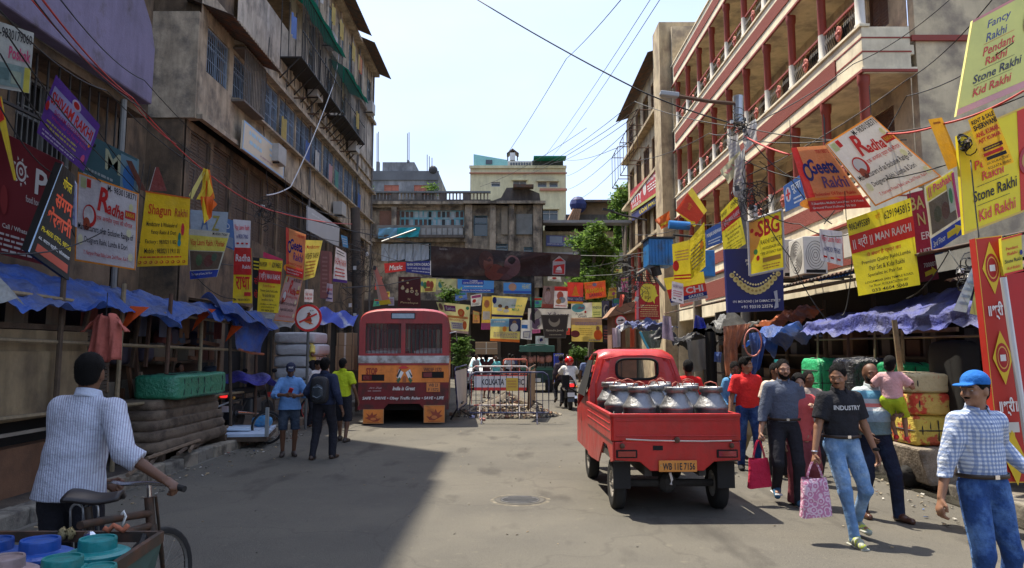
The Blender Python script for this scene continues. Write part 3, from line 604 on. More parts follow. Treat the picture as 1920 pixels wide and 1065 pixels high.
pxbox('wall',1062,402,1190,560,62,-6,GREYD,DB);pxbox('rooftop_room',1086,380,1149,402,62,-5,mat((.20,.14,.09),rough=.9,var=.35,vs=1.5),DB);pxbox('roof_sheet',1072,377,1152,381,62,.6,CORR,DB);pxbox('window',1158,445,1176,470,62,.1,mat((.2,.3,.36),rough=.4),DB);pxbox('grey_balcony',1152,466,1192,490,62,.8,mat((.30,.31,.31),rough=.9,var=.2),DB)
MB().M(mat((.02,.03,.12),rough=.7)).ball(at(1084,384,61.5),.7,sc=(1,1,1)).build('blue_bundle',DB)
for k in range(5):MB().M(mat((.35,.2,.12))).cyl(at(1062+k*5,420,61),at(1076+k*3,392,61),.1,n=5).build('leaning_plank',DB)
# street level dark mass of shops under the far buildings
SF=T('far_shop_row','dark row of open shops across the junction beneath the poster boards','shops',loc=(0,51.5,0))
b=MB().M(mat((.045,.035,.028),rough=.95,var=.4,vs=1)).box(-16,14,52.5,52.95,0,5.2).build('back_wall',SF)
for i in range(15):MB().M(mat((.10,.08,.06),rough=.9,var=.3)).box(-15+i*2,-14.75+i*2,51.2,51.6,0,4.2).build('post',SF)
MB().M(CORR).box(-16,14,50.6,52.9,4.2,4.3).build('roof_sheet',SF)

# ================================================================ trees
LEAF=[mat(c,rough=.6,var=.3,vs=2,trans=.45,spec=.3)for c in((.07,.135,.025),(.10,.17,.035),(.05,.10,.02))]
def tree(name,label,base,crown,n,seed,trunk_r=.18,leaf=.16,lmats=LEAF,top=None):
    rg=random.Random(seed);root=T(name,label,'tree' if n>900 else 'plant',loc=base);b=MB().M(mat((.10,.08,.06),rough=.95,var=.3,vs=6,bump=.6,bs=30))
    cs=Vector(base);cc=sum((Vector(c[:3])for c in crown),Vector())/len(crown)
    b.tube([cs,cs.lerp(cc,.3)+Vector((.1,0,.2)),cs.lerp(cc,.7)],[trunk_r,trunk_r*.75,trunk_r*.5],8)
    for c in crown:b.tube([cs.lerp(cc,.55),cs.lerp(cc,.8).lerp(Vector(c[:3]),.5),Vector(c[:3])],[trunk_r*.45,trunk_r*.3,trunk_r*.12],5)
    b.build('trunk',root);cb=MB();tot=sum(c[3]**2 for c in crown)
    for c in crown:
        nc=int(n*c[3]**2/tot/9)
        for k in range(nc):
            d=Vector((rg.gauss(0,1),rg.gauss(0,1),rg.gauss(0,1))).normalized()*c[3]*(rg.random()**.45);d.z*=.8;q=Vector(c[:3])+d;cb.M(rg.choice(lmats));dr=Vector((rg.gauss(0,1),rg.gauss(0,1),rg.gauss(-.3,.6))).normalized()
            for j in range(9):  # a twig of leaves
                p=q+dr*(j*leaf*.42)+Vector((rg.gauss(0,1),rg.gauss(0,1),rg.gauss(0,1)))*leaf*.55;s=leaf*rg.uniform(.6,1.25)
                a=Vector((rg.gauss(0,1),rg.gauss(0,1),rg.gauss(0,.5))).normalized()*s;e=a.cross(Vector((rg.gauss(0,1),rg.gauss(0,1),rg.gauss(0,1)))).normalized()*s*.38
                cb.add([p-a,p+e-a*.1,p+a,p-e-a*.1],[(0,1,2,3)])
    cb.build('crown',root);return root
def cpx(lst,Y):return[(*at(x,y,Y+dy),r)for x,y,r,dy in lst]
LBR=[mat(c,rough=.6,var=.3,vs=2,trans=.5,spec=.3)for c in((.13,.22,.04),(.17,.27,.055),(.085,.155,.03))]
tree('neem_tree','bright green tree standing behind the black banner right of centre',at(1105,700,44),cpx([(1110,525,.9,0),(1100,490,.8,1),(1120,455,.8,0),(1098,450,.55,1),(1130,490,.65,1),(1117,428,.5,0),(1080,540,.6,0),(1140,520,.5,1),(1118,548,.7,0),(1078,450,.35,.5),(1142,468,.35,0),(1085,515,.45,0)],44),9500,3,.2,.15,LBR)
tree('neem_tree','tall tree showing between the dark house and the ochre building',at(1172,700,50),cpx([(1172,370,1.1,0),(1170,410,1.2,0),(1165,445,1.1,0),(1180,395,.9,0),(1176,355,.6,0),(1162,390,.7,0)],58),7000,4,.2,.17,LBR)
tree('roadside_plant','leafy dark green bush right of the bus below the rakhi poster',at(868,720,40),cpx([(864,655,.38,0),(868,642,.3,0),(866,676,.35,0)],40),1000,5,.05,.12)
tree('roadside_plant','small leafy branch growing over the poster row right of the bus roof',at(840,700,42),cpx([(836,552,.28,0),(843,565,.25,0),(850,545,.2,0)],42),700,6,.05,.12)
tree('roadside_plant','green bush behind the far railing right of the auto rickshaw',at(1085,720,45),cpx([(1080,660,.4,0),(1093,665,.4,0)],45),1000,8,.05,.12)
tree('roadside_plant','pale weed growing on the grey concrete roof ledge',at(810,370,73),cpx([(810,352,.5,0),(684,355,.5,0)],73),500,9,.03,.16,LBR)
# ================================================================ SIGNS AND BANNERS
WH,YE,RD,BK,NV,PK,BL,MR,GN,OR=(.78,.77,.74),(.82,.62,.03),(.62,.035,.03),(.02,.02,.025),(.02,.03,.20),(.75,.10,.22),(.05,.20,.62),(.16,.015,.02),(.05,.22,.06),(.80,.28,.03)
RADHA=lambda:[('f',.02,.02,OR),('r',.05,.04,.14,.16,(.55,.6,.3)),('r',.15,.04,.22,.14,RD),('t','M- 9830158371',.50,.03,.96,.11,BK),('e',.22,.46,.11,.13,RD),('e',.21,.45,.085,.10,WH),
    ('e',.18,.56,.055,.075,(.45,.10,.05)),('t','R',.34,.08,.52,.37,RD,.25,.03),('t','adha',.50,.22,.78,.38,RD,.3,.03,.03),('r',.80,.27,.97,.37,RD),('t','RAKHI',.82,.29,.95,.345,YE),
    ('t','एक अनमोल प्यार की सौगात',.34,.415,.93,.50,RD,.1),('t','Manufacturers of an Exclusive Range of',.05,.56,.95,.66,BK),('t','Designers Rakhi, Lumba & Dori',.16,.70,.86,.79,BK),('t','7, Narayan Prasad Babu Lane, 2nd Floor, Kol-7',.15,.86,.88,.92,RD),
    ('e',.90,.22,.035,.05,(.75,.7,.35)),('e',.88,.55,.04,.05,(.78,.74,.45)),('e',.10,.75,.04,.06,(.78,.74,.45)),('e',.92,.85,.04,.05,(.78,.74,.45))]
MAN=lambda:[('t','9062495589',.02,.06,.34,.15,BK),('t','श्री',.43,.04,.50,.13,OR),('t','6291945815',.56,.05,.97,.15,BK),('r',0,.21,1,.45,RD),('t','|| श्री || MAN RAKHI',.04,.25,.95,.41,WH),
    ('t','ये बंधन है प्यार का',.22,.48,.76,.55,RD),('t','Premium Quality Rakhi,Lumba',.12,.575,.90,.635,BK),('t','Pair Set & Kids Rakhi',.23,.655,.79,.715,BK),('t','Specialist in: Pair Set',.19,.745,.74,.80,BK),
    ('t','2,DIGAMBAR JAIN TEMPLE ROAD,',.12,.84,.91,.875,BK),('t','1st Floor, KOLKATA-700 007',.19,.89,.82,.925,BK),('t','033 4604 5068',.22,.945,.80,.985,BK)]
VIJ=lambda:[('t','Vijay Laxmi Rakhi',.06,.18,.94,.42,(.75,.05,.08)),('t','m-9830179060',.14,.52,.88,.68,NV),('r',.12,.82,.28,.88,RD),('r',.42,.82,.58,.88,RD),('r',.72,.82,.88,.88,RD)]
GEETA=lambda:[('e',.25,1.0-.12,.4,.10,OR),('e',.25,.90,.28,.07,(.75,.2,.05)),('r',.16,.0,1,.80,(.80,.33,.12)),('t','70018872',.6,.06,.95,.12,RD),('e',.2,.40,.10,.14,NV),('e',.2,.40,.06,.09,(.80,.33,.12)),('t','Geeta',.24,.20,.88,.44,NV,0,.03),('t','Rakhi',.40,.48,.93,.66,(.14,.06,.22),.2,.02),
    ('t','Wholesaler Of Fancy Rakhi',.10,.72,.92,.79,RD),('r',0,.84,1,1,RD),('t','7,Shambhu Mullick Lane,Near A.V.Hotel',.05,.87,.95,.91,WH),('t','Ground Floor,Kolkata-700 007',.05,.935,.78,.975,WH)]
POSH=lambda:[('r',0,.12,1,.42,(.80,.70,.12)),('t','Vijay Laxmi Rakhi / Poshak',.04,.19,.96,.36,RD),('r',.03,.44,.97,.82,(.14,.10,.07)),('e',.3,.62,.10,.12,(.10,.16,.08)),('e',.6,.64,.14,.13,(.16,.06,.05)),('e',.75,.56,.08,.09,(.08,.12,.08)),('r',0,.84,1,1,(.03,.06,.35)),('t','7,Narayan pd Lane, 3rd Floor',.06,.88,.80,.94,WH),('t','M-9830179060',.6,.02,.97,.08,BK)]
def Zx(px,X):return abs(F_PX*X/(px-955))
# ---- left side
sign('poster','weathered white Poshak poster at the far left edge under the purple parapet','poster',[(-14,36),(64,62),(55,175),(-20,162)],9.4,(.55,.55,.48),[('t','M-9830179060',.10,.06,.98,.22,BK),('t','Poshak',.45,.32,.98,.52,PK,0,.03),('r',0,.60,.85,.95,(.32,.42,.38)),('r',.86,.6,1,1,(.7,.6,.1)),('r',.1,.68,.5,.86,(.20,.30,.28)),('r',.55,.7,.8,.9,(.5,.55,.4))])
sign('flag','yellow cloth flag with red top hanging at the far left edge','flag',[(-12,190),(3,180),(31,338),(26,338)],8.8,(.70,.50,.04),[('r',0,0,.9,.28,RD)])
sign('hoarding','large dark maroon hoarding with white sun drawing at far left','hoarding',[(-60,215),(116,303),(116,505),(-60,462)],10.6,(.16,.018,.022),[('e',.57,.26,.055,.085,(.6,.55,.5)),('e',.57,.26,.04,.062,(.16,.018,.022)),('e',.57,.26,.022,.035,(.6,.55,.5)),('e',.57,.26,.011,.018,(.16,.018,.022))]+
    [('p',[(.57+.062*math.cos(a),.26+.10*math.sin(a)),(.57+.085*math.cos(a+.16),.26+.13*math.sin(a+.16)),(.57+.062*math.cos(a+.3),.26+.10*math.sin(a+.3))],(.6,.55,.5))for a in[k*6.283/9 for k in range(9)]]+
    [('t','P',.72,.17,.86,.40,(.6,.56,.52),.1,.02),('t','igzz',.86,.32,.97,.42,(.6,.56,.52),.2),('t','food house resort',.63,.44,.92,.50,(.5,.45,.42)),('t','Call / Whatsapp',.38,.74,.72,.79,(.6,.56,.5)),('l',.34,.81,.98,.98,4,(.5,.45,.42)),('e',.40,.55,.04,.12,(.24,.03,.03))],thick=.05)
sign('shop_board','teal shop board with pale letters behind the leaning black sherwani sign','sign',[(150,243),(258,298),(254,392),(148,345)],12.4,(.06,.12,.13),[('t','M',.45,.10,.72,.5,(.4,.4,.25)),('e',.85,.5,.12,.3,(.08,.2,.4)),('r',.72,.05,1,1,(.16,.26,.30)),('e',.86,.5,.1,.28,(.05,.16,.38)),('l',.05,.6,.6,.95,3,(.35,.38,.36))],thick=.05)
sign('banner','purple Shivam Rakhi banner hanging tilted below the purple parapet','banner',[(105,140),(188,235),(157,322),(68,248)],10.2,(.12,.045,.26),[('r',.06,.15,.96,.52,(.42,.38,.58)),('t','SHIVAM RAKHI',.08,.22,.94,.42,RD,0,.03),('e',.52,.10,.09,.085,(.6,.5,.6)),('e',.52,.10,.06,.055,RD),('t','SHIVAM ENTERPRISES',.2,.46,.9,.54,(.45,.03,.15)),('t','Wholesaler Of Fancy Rakhi',.18,.57,.92,.65,(.5,.05,.2)),('l',.1,.67,.8,.82,2,(.55,.45,.1)),('l',.08,.85,.85,.97,2,(.6,.5,.6)),('e',.06,.5,.035,.08,RD),('e',.93,.80,.035,.08,PK),('e',.95,.5,.02,.04,OR)])
sign('signboard','leaning black sherwani signboard with red Hindi lettering and white edge','signboard',[(116,307),(141,330),(129,526),(52,471)],(9.6,9.9,9.9,9.6),(.022,.020,.018),[('r',0,0,.035,1,(.45,.62,.80)),('t','गोगल',.35,.08,.85,.2,YE),('t','संगम',.22,.26,.95,.42,(.75,.10,.04),0,.03),('t','शेरवानी',.12,.44,.97,.62,(.75,.10,.04),0,.03),('t','Ph-4600 0702, 98300',.1,.68,.98,.74,YE),('t','66, काटन स्ट्रीट, कोलकाता',.1,.78,.96,.83,WH),('r',.12,.87,.93,.95,(.5,.09,.05))],thick=.10)
sign('signboard','edge of a blue white board tucked behind the black sherwani signboard','signboard',[(131,325),(142,345),(141,425),(131,418)],10.4,(.30,.32,.42),[('l',.1,.1,.9,.9,5,(.15,.15,.4))],thick=.04)
sign('banner','white Radha Rakhi banner with orange border hanging left of the yellow Shagun banner','banner',[(147,322),(261,363),(255,507),(141,489)],10.9,(.60,.57,.57),RADHA(),ropes=True)
sign('banner','yellow Shagun Rakhi banner with black phone numbers above the blue tarp','banner',[(274,358),(357,371),(352,497),(257,500)],12.0,(.80,.52,.02),[('t','Shagun',.10,.16,.60,.34,(.62,.10,.02),0,.02),('t','Rakhi',.68,.18,.96,.30,(.55,.12,.04)),('t','Manufacturer & Wholesaler of',.10,.40,.76,.46,BK),('t','Fancy Rakhi & Dori',.22,.51,.74,.58,BK),('t','Factory : 9830211182',.12,.64,.76,.71,BK),('t','Mobile : 9830211191/ 01',.12,.76,.84,.83,BK),('l',.05,.86,.95,.90,1,RD),('r',.0,.0,1,.02,(.55,.12,.02)),
     ('e',.88,.48,.035,.09,(.55,.03,.05)),('e',.82,.60,.03,.07,(.05,.22,.15)),('e',.82,.68,.035,.05,(.03,.28,.35))]+[('e',.06+.11*k,.95,.035,.022,(.5,.1,.02))for k in range(9)]+[('e',.06+.11*k,.95,.018,.011,(.8,.5,.02))for k in range(9)],ropes=True)
sign('flag','brown cloth pennant behind the left corner of the Shagun banner','flag',[(236,300),(247,302),(275,360),(262,356)],12.3,(.16,.06,.04),[])
sign('flag','small maroon pointed cloth with pale edge above the Shagun banner','flag',[(292,314),(297,313),(313,358),(279,358)],12.3,(.24,.06,.05),[('p',[(0,0),(.2,0),(.06,1),(0,1)],(.5,.45,.42))])
fl=sign('flag','twisted yellow and red cloth flag hanging from the wire above the Shagun banner','flag',[(383,316),(392,318),(402,372),(370,375)],12.6,(.75,.55,.05),[('p',[(.55,0),(1,0),(1,1),(.5,1)],(.72,.16,.02))],wob=.06)
sign('flag','orange red tail of folded cloth below the twisted yellow flag','flag',[(376,370),(396,368),(408,383),(384,420)],12.5,(.72,.14,.02),[('p',[(0,0),(.35,0),(.25,1),(0,1)],YE)],wob=.05)
sign('flag','thin slanting yellow cloth strip left of the twisted flag','flag',[(380,320),(385,324),(360,374),(354,366)],12.6,(.70,.62,.2),[])
sign('poster','blue and white poster pair behind the Vijay Laxmi poshak banner','poster',[(357,393),(428,398),(424,440),(357,430)],13.4,(.34,.42,.50),[('t','A',.30,.1,.5,.9,(.12,.2,.4)),('t','Z',.6,.2,.8,.9,(.4,.35,.1))])
sign('banner','tapering yellow and blue Vijay Laxmi Rakhi Poshak banner beside the Shagun banner','banner',[(354,429),(431,437),(407,519),(357,524)],13.2,(.55,.55,.45),POSH())
sign('poster','faded blue sheet behind the small white Vijay Laxmi sign','poster',[(417,408),(440,414),(440,470),(421,462)],15.6,(.10,.20,.42),[('t','D',.25,.15,.6,.35,WH),('r',.2,.6,.9,.95,(.35,.42,.5))])
sign('sign','small white Vijay Laxmi Rakhi sign above the red Radha sign on the left','sign',[(437,411),(470,414),(469,465),(441,464)],15.0,(.62,.60,.62),VIJ())
sign('banner','narrow red and yellow Radha banner with राधा below, hanging at left','banner',[(440,464),(471,465),(473,569),(436,568)],15.0,(.70,.50,.02),[('r',0,0,1,.49,RD),('t','Radha',.10,.12,.95,.25,WH,0,.02),('t','Rakhi',.5,.31,.95,.38,WH),('t','राधा',.14,.52,.9,.76,RD,0,.02),('r',.6,.80,.95,.87,RD),('t','M- 9830158371',.1,.92,.9,.96,BK)])
sign('signboard','narrow black board with red letters left of the yellow Man Rakhi banner','signboard',[(474,482),(488,484),(484,585),(474,582)],16.6,(.02,.018,.018),[('t','सं',.2,.35,.8,.5,RD),('t','शे',.2,.6,.8,.75,RD),('l',.1,.05,.9,.25,3,YE)],thick=.06)
sign('banner','yellow and red Shri Man Rakhi banner hanging on the left side','banner',[(487,484),(530,489),(522,587),(482,584)],16.3,(.78,.60,.03),MAN())
sign('banner','crumpled pink banner end sticking up above the left Man Rakhi banner','banner',[(494,472),(530,486),(530,494),(493,482)],16.5,(.55,.05,.12),[])
sign('banner','orange Geeta Rakhi banner hanging above the leaning Radha banner at left','banner',[(536,426),(574,440),(568,522),(537,513)],18.0,(.65,.08,.05),GEETA())
sign('banner','leaning pinkish Radha banner below the Geeta banner at left','banner',[(537,515),(568,523),(551,605),(514,601)],17.9,(.58,.36,.32),RADHA())
sign('banner','dull yellow banner with a black title behind the left Geeta banner','banner',[(573,450),(605,451),(590,519),(569,526)],19.4,(.72,.58,.10),[('t','Manufacturer',.1,.12,.9,.22,RD),('t','WISHER RAKHI',.04,.33,.96,.48,BK),('l',.1,.52,.9,.95,5,(.5,.15,.05))])
sign('sign_box','tall narrow brown signbox standing out over the left stalls','sign',[(601,470),(618,471),(617,560),(600,559)],21,(.20,.08,.07),[('l',.2,.1,.8,.9,9,(.3,.16,.14))],thick=.3)
sign('sign','small white sign on the right of the brown signbox','sign',[(613,531),(624,533),(624,566),(611,564)],21,(.58,.52,.58),[('t','RAKHI',.1,.25,.9,.4,RD),('t','98301',.1,.5,.9,.62,NV),('r',.1,.8,.9,.86,NV)])
sign('sign','small white Tilak sign just above the round no-entry sign','sign',[(571,542),(588,543),(587,567),(570,566)],18.4,(.60,.55,.54),[('t','THE WIN',.1,.3,.9,.5,RD),('t','RAKHI',.1,.6,.9,.8,RD)])
sign('banner','white Radha banner with purple foot hanging left of the bus','banner',[(630,463),(649,474),(651,531),(624,528)],22.5,(.62,.58,.58),[('l',.1,.04,.9,.2,2,BK),('t','RADHA RAKHI',.05,.28,.95,.48,RD),('l',.1,.55,.9,.86,3,RD),('r',0,.91,1,1,(.12,.05,.28))])
sign('sign','small light blue sign high above the white Radha banner','sign',[(639,440),(651,444),(653,465),(643,462)],24,(.16,.40,.62),[('l',.1,.2,.9,.8,3,WH)])
# round no-entry sign
c0=at(578,596,18.6);r_=T('no_handcart_sign','round red bordered white prohibition sign on the left with KTP lettering','traffic sign',loc=gnd(578,775))
def disc(c,rad,th,m,nm,par,tilt=0):
    b=MB().M(m);b.lathe([(0,-th),(rad,-th),(rad,0),(0,0)],(0,0,0),32,'y');return b.build(nm,par,loc=c)
RRD=paint((.55,.02,.02));RWH=paint((.72,.70,.66))
disc(c0,.33,.02,RRD,'rim',r_);disc(c0+Vector((0,-.022,0)),.275,.004,RWH,'face',r_)
def SF_(c,s,y=-.03):return lambda u,v,o=0:Vector((c.x+(u-.5)*s,c.y+y-o,c.z+(.5-v)*s))
put_elements([('t','KTP',.58,.16,.74,.23,BK),('p',[(.36,.62),(.50,.34),(.44,.32),(.56,.25),(.66,.40),(.58,.38),(.68,.62),(.60,.80),(.5,.68)],(.25,.05,.02)),('p',[(.30,.62),(.60,.66),(.76,.78),(.6,.76),(.44,.70)],(.6,.12,.03)),('p',[(.12,.66),(.15,.73),(.90,.36),(.87,.29)],RD)],SF_(c0,.56,-.032),r_,matf=paint)
b=MB().M(mat((.10,.10,.095),rough=.6));b.cyl((c0.x,c0.y+.03,0),(c0.x,c0.y+.03,c0.z+.2),.035,n=8);b.build('post',r_)
# ---- street banner
Yb=30.0
sign('street_banner','wide dark banner strung across the street with a dim portrait and red logo','banner',[(808,461),(1089,478),(1087,519),(808,517)],Yb,(.030,.020,.020),[('t','Watch & Share',.055,.04,.11,.12,(.4,.38,.36)),('e',.37,.42,.05,.36,(.10,.045,.035)),('e',.385,.55,.033,.30,(.24,.09,.06)),('e',.43,.85,.07,.30,(.22,.07,.055)),('e',.545,.60,.055,.42,(.19,.10,.11)),('e',.50,.9,.06,.25,(.13,.06,.065)),
    ('r',.60,.0,.80,1,(.045,.02,.018)),('p',[(.815,.92),(.815,.34),(.857,.10),(.90,.30),(.90,.92)],(.55,.5,.5)),('p',[(.82,.88),(.82,.36),(.857,.15),(.895,.33),(.895,.88)],RD),('p',[(.835,.74),(.85,.55),(.853,.40),(.862,.40),(.866,.55),(.88,.74)],WH),('r',.835,.78,.88,.82,WH)],wob=.05)
sign('banner_flap','black cloth flap hanging under the dark street banner','banner',[(809,505),(998,517),(997,531),(809,520)],Yb+.05,(.012,.011,.012),[])
sign('banner_flap','narrow black cloth tail hanging in front of the posters right of the auto','banner',[(996,516),(1002,518),(1003,608),(996,600)],Yb-2,(.012,.011,.012),[])
for nm,a,c,y0,y1 in(('left',(520,395),(808,461),22,Yb),('right',(1089,479),(1230,470),Yb,27),('lower left',(640,540),(808,517),24,Yb),('lower right',(1087,518),(1215,500),Yb,27)):
    tag(MB().M(WIRE).tube([at(*a,y0),at((a[0]+c[0])/2,(a[1]+c[1])/2+6,(y0+y1)/2),at(*c,y1)],.014,4).build('banner_rope'),'thin dark rope holding the %s corner of the street banner'%nm,'rope')
# ---- junction signs
def js(n,l,q,Y,bg,els,**k):return sign(n,l,'poster' if 'poster' in n else 'sign',q,Y,bg,els,**k)
js('shop_sign','red Music sign on the mansion front left of the black banner',[(720,494),(761,491),(761,507),(722,512)],48,RD,[('t','Music',.2,.25,.85,.8,WH,.3,.02)],thick=.1)
js('shop_sign','navy Seven Sarda Church sign next to the red Music sign',[(761,491),(808,489),(808,516),(761,510)],47.8,NV,[('t','SEVEN SARDA CHURCH',.04,.14,.98,.36,WH),('t','CLICK AND PAY SERVICES',.06,.5,.96,.66,(.6,.6,.7)),('l',.2,.75,.95,.9,1,(.5,.5,.6)),('r',.97,0,1,1,WH)],thick=.1)
js('jewellery_poster','dark maroon poster of gold earrings above the bus roof',[(747,519),(789,519),(788,577),(746,575)],40,(.09,.012,.012),[('t','N',.44,.70,.54,.78,(.6,.4,.2)),('t','Penelope',.10,.82,.90,.90,(.6,.4,.2),.2)]+[('e',u,v,.05,.035,(.65,.45,.2))for u,v in((.2,.12),(.42,.2),(.2,.32),(.42,.42),(.6,.38),(.82,.46))]+[('e',u,v,.08,.05,(.62,.5,.3))for u,v in((.2,.38),(.4,.48),(.62,.48),(.84,.56))]+[('e',u,v,.035,.025,(.1,.03,.02))for u,v in((.62,.48),(.84,.56))],thick=.05)
js('painted_poster','small yellow poster of coloured figures right of the earring poster',[(788,522),(818,522),(817,547),(788,548)],43,(.55,.50,.15),[('e',.3,.5,.12,.25,(.1,.3,.12)),('e',.5,.4,.12,.25,(.5,.1,.08)),('e',.72,.5,.14,.3,(.45,.12,.08)),('r',.3,.7,.8,.95,(.5,.2,.08)),('e',.12,.4,.08,.2,(.1,.3,.4))])
js('painted_poster','green poster partly behind a cable left of the blue shop sign',[(818,523),(856,523),(856,545),(818,544)],44,(.38,.38,.20),[('e',.2,.5,.1,.3,(.08,.3,.3)),('p',[(.1,0),(.2,0),(.5,1),(.4,1)],(.5,.55,.2))])
js('shop_sign','light blue Ghulmanjar shop sign below the street banner',[(858,523),(926,523),(926,549),(858,548)],46,(.08,.30,.68),[('r',.12,.06,.72,.42,(.03,.06,.38)),('t','LABIR',.34,.09,.56,.2,WH),('t','GHULMANJAR',.16,.24,.70,.38,WH),('l',.15,.5,.7,.62,1,WH),('r',0,.74,1,.96,(.03,.10,.45)),('t','MAIN SHOWROOM',.1,.79,.9,.90,WH)],thick=.12)
js('shop_sign','light blue sign with a hand picture right of the Ghulmanjar sign',[(944,530),(997,530),(997,551),(944,550)],46,(.08,.30,.68),[('e',.32,.4,.14,.35,(.45,.25,.16)),('t','HEART',.66,.15,.96,.55,(.6,.6,.3)),('r',0,.74,1,.96,(.03,.10,.45))],thick=.12)
FACE=lambda u,v,r,c=(.30,.14,.08):[('e',u,v-r*.25,r,r*1.3,(.03,.02,.02)),('e',u,v,r*.8,r*1.1,c),('e',u,v+r*2.2,r*1.5,r*1.3,WH)]
js('leader_poster','yellow poster strip left of the double portrait poster',[(905,556),(922,556),(920,618),(902,618)],41.5,(.60,.38,.06),[('e',.5,.22,.3,.12,(.5,.2,.1)),('r',.1,.45,.9,.7,(.6,.6,.65)),('r',0,.8,1,1,(.4,.08,.25))])
js('leader_poster','yellow and white meeting poster with two portraits under the blue shop sign',[(922,554),(990,558),(978,600),(922,598)],41,(.78,.62,.16),[('r',.05,.08,.7,.5,(.55,.65,.75)),('e',.08,.2,.06,.15,NV)]+FACE(.25,.45,.06)+FACE(.45,.5,.06)+[('t','SHRI JALA',.58,.34,.9,.44,(.1,.3,.2)),('t','MELA',.62,.5,.85,.62,(.1,.4,.2)),('r',0,.80,1,.9,NV)])
js('leader_poster','yellow poster with a white clad figure and orange foot above the white taxi',[(920,598),(976,597),(974,642),(919,639)],40.6,(.78,.66,.20),[('r',0,0,.62,.35,(.25,.50,.75)),('l',.1,.05,.55,.22,1,WH),('r',.62,0,1,.55,(.04,.05,.16)),('e',.8,.18,.07,.10,(.35,.18,.1)),('e',.8,.38,.13,.18,WH),('e',.48,.45,.07,.12,OR),('l',.08,.60,.95,.84,4,(.2,.15,.3)),('r',0,.89,1,1,(.78,.20,.03))])
js('number_poster','white poster with a blue arrow shape right of the white clad figure poster',[(977,600),(998,600),(997,637),(976,635)],41.5,(.62,.62,.62),[('r',.05,.25,.6,.45,BL),('p',[(.2,.95),(.2,.6),(.85,.55),(.9,.95)],(.35,.35,.45)),('p',[(.3,.9),(.3,.65),(.8,.62),(.82,.9)],WH)])
js('fashion_poster','poster of a woman in a pale sari by the tree trunk',[(1019,536),(1040,537),(1037,578),(1015,577)],40,(.20,.13,.12),[('e',.45,.16,.16,.10,(.05,.03,.03)),('e',.45,.2,.10,.07,(.4,.22,.14)),('e',.45,.5,.26,.28,(.62,.45,.42)),('r',0,.82,1,1,(.5,.12,.08))])
js('deity_poster','white and red festive poster beside the woman in a sari poster',[(1040,537),(1064,538),(1064,578),(1038,577)],40,(.65,.60,.58),[('r',0,0,1,.2,RD),('e',.45,.42,.25,.2,(.55,.15,.1)),('e',.6,.62,.25,.15,(.3,.4,.45)),('e',.35,.7,.2,.12,(.6,.3,.1)),('l',.1,.85,.9,.95,1,RD)])
js('red_poster','red poster with orange silhouette and Pinky Kathi lettering left of Manisha',[(1064,529),(1094,530),(1093,570),(1064,569)],39,(.68,.05,.03),[('p',[(.25,.62),(.35,.5),(.42,.25),(.5,.12),(.58,.25),(.66,.5),(.78,.62)],(.85,.38,.04)),('r',0,.68,1,.88,NV),('t','PINKY KATHI',.05,.71,.95,.85,WH),('r',0,.9,1,1,YE)])
js('red_poster','red Manisha poster with yellow letters right of centre',[(1095,530),(1135,526),(1137,557),(1098,562)],39,(.70,.10,.03),[('f',.03,.04,OR),('e',.48,.18,.10,.10,(.3,.35,.6)),('t','MANISHA',.06,.38,.92,.66,YE,0,.03),('t','SAREES',.18,.70,.80,.88,(.30,.02,.10),0,.02),('l',.1,.1,.35,.2,1,YE)])
js('drink_poster','white Fruit Crush poster with a light blue blot',[(1071,569),(1110,567),(1110,595),(1071,597)],39.5,(.68,.70,.62),[('e',.35,.32,.33,.30,(.15,.55,.72)),('t','Cinthol',.1,.2,.62,.42,RD),('t','Fruit',.22,.66,.55,.80,(.10,.05,.15)),('t','Crush',.32,.82,.75,.97,(.10,.05,.15)),('e',.68,.62,.05,.08,RD)])
js('drink_poster','yellow green poster right of the Fruit Crush poster',[(1110,567),(1128,567),(1128,594),(1110,595)],39.5,(.62,.64,.22),[('t','WINDSUN',.05,.25,.95,.45,NV),('l',.1,.6,.9,.9,2,(.2,.3,.1))])
js('black_poster','dark poster with a pale curl right of the yellow green poster',[(1128,564),(1142,564),(1141,600),(1128,598)],39.8,(.05,.05,.09),[('e',.6,.5,.35,.3,(.5,.5,.5)),('e',.7,.5,.3,.24,(.05,.05,.09))])
js('guru_poster','wide yellow orange poster with an orange robed portrait right of centre',[(1071,596),(1128,596),(1130,641),(1072,640)],39,(.74,.54,.12),[('r',0,0,1,.3,(.62,.42,.3)),('l',.1,.18,.9,.34,2,(.3,.25,.5)),('l',.25,.42,.7,.75,4,(.55,.4,.1)),('e',.86,.44,.06,.10,(.35,.18,.1)),('e',.86,.72,.14,.22,(.75,.14,.03)),('e',.12,.68,.15,.15,(.20,.04,.05)),('l',.55,.9,.95,.97,1,(.1,.2,.4))])
js('black_poster','small black poster with red lettering right of the orange robed portrait',[(1131,610),(1141,611),(1141,644),(1131,644)],39,(.03,.02,.025),[('l',.1,.2,.9,.8,4,(.5,.12,.1))])
js('white_banner','white banner sheet half hidden behind the dark jewellery board',[(990,578),(1071,580),(1070,615),(990,618)],41.6,(.58,.55,.50),[('t','X-Roman',.45,.18,.96,.42,(.15,.13,.2)),('e',.18,.5,.14,.5,(.18,.12,.2)),('e',.24,.5,.10,.42,(.58,.55,.5)),('r',.4,.5,.6,1,(.3,.3,.28))])
js('jewellery_board','dark brown lighter-edged board with a necklace emblem above the auto rickshaw',[(1014,590),(1066,590),(1061,634),(1021,634)],38.5,(.045,.030,.022),[('e',.48,.28,.22,.24,(.30,.25,.18)),('e',.48,.16,.18,.18,(.045,.030,.022)),('t','Narendra Jewels',.12,.62,.86,.74,(.5,.42,.3)),('l',.2,.82,.8,.9,1,(.35,.3,.2)),('f',.03,.03,(.12,.10,.07))],thick=.2)
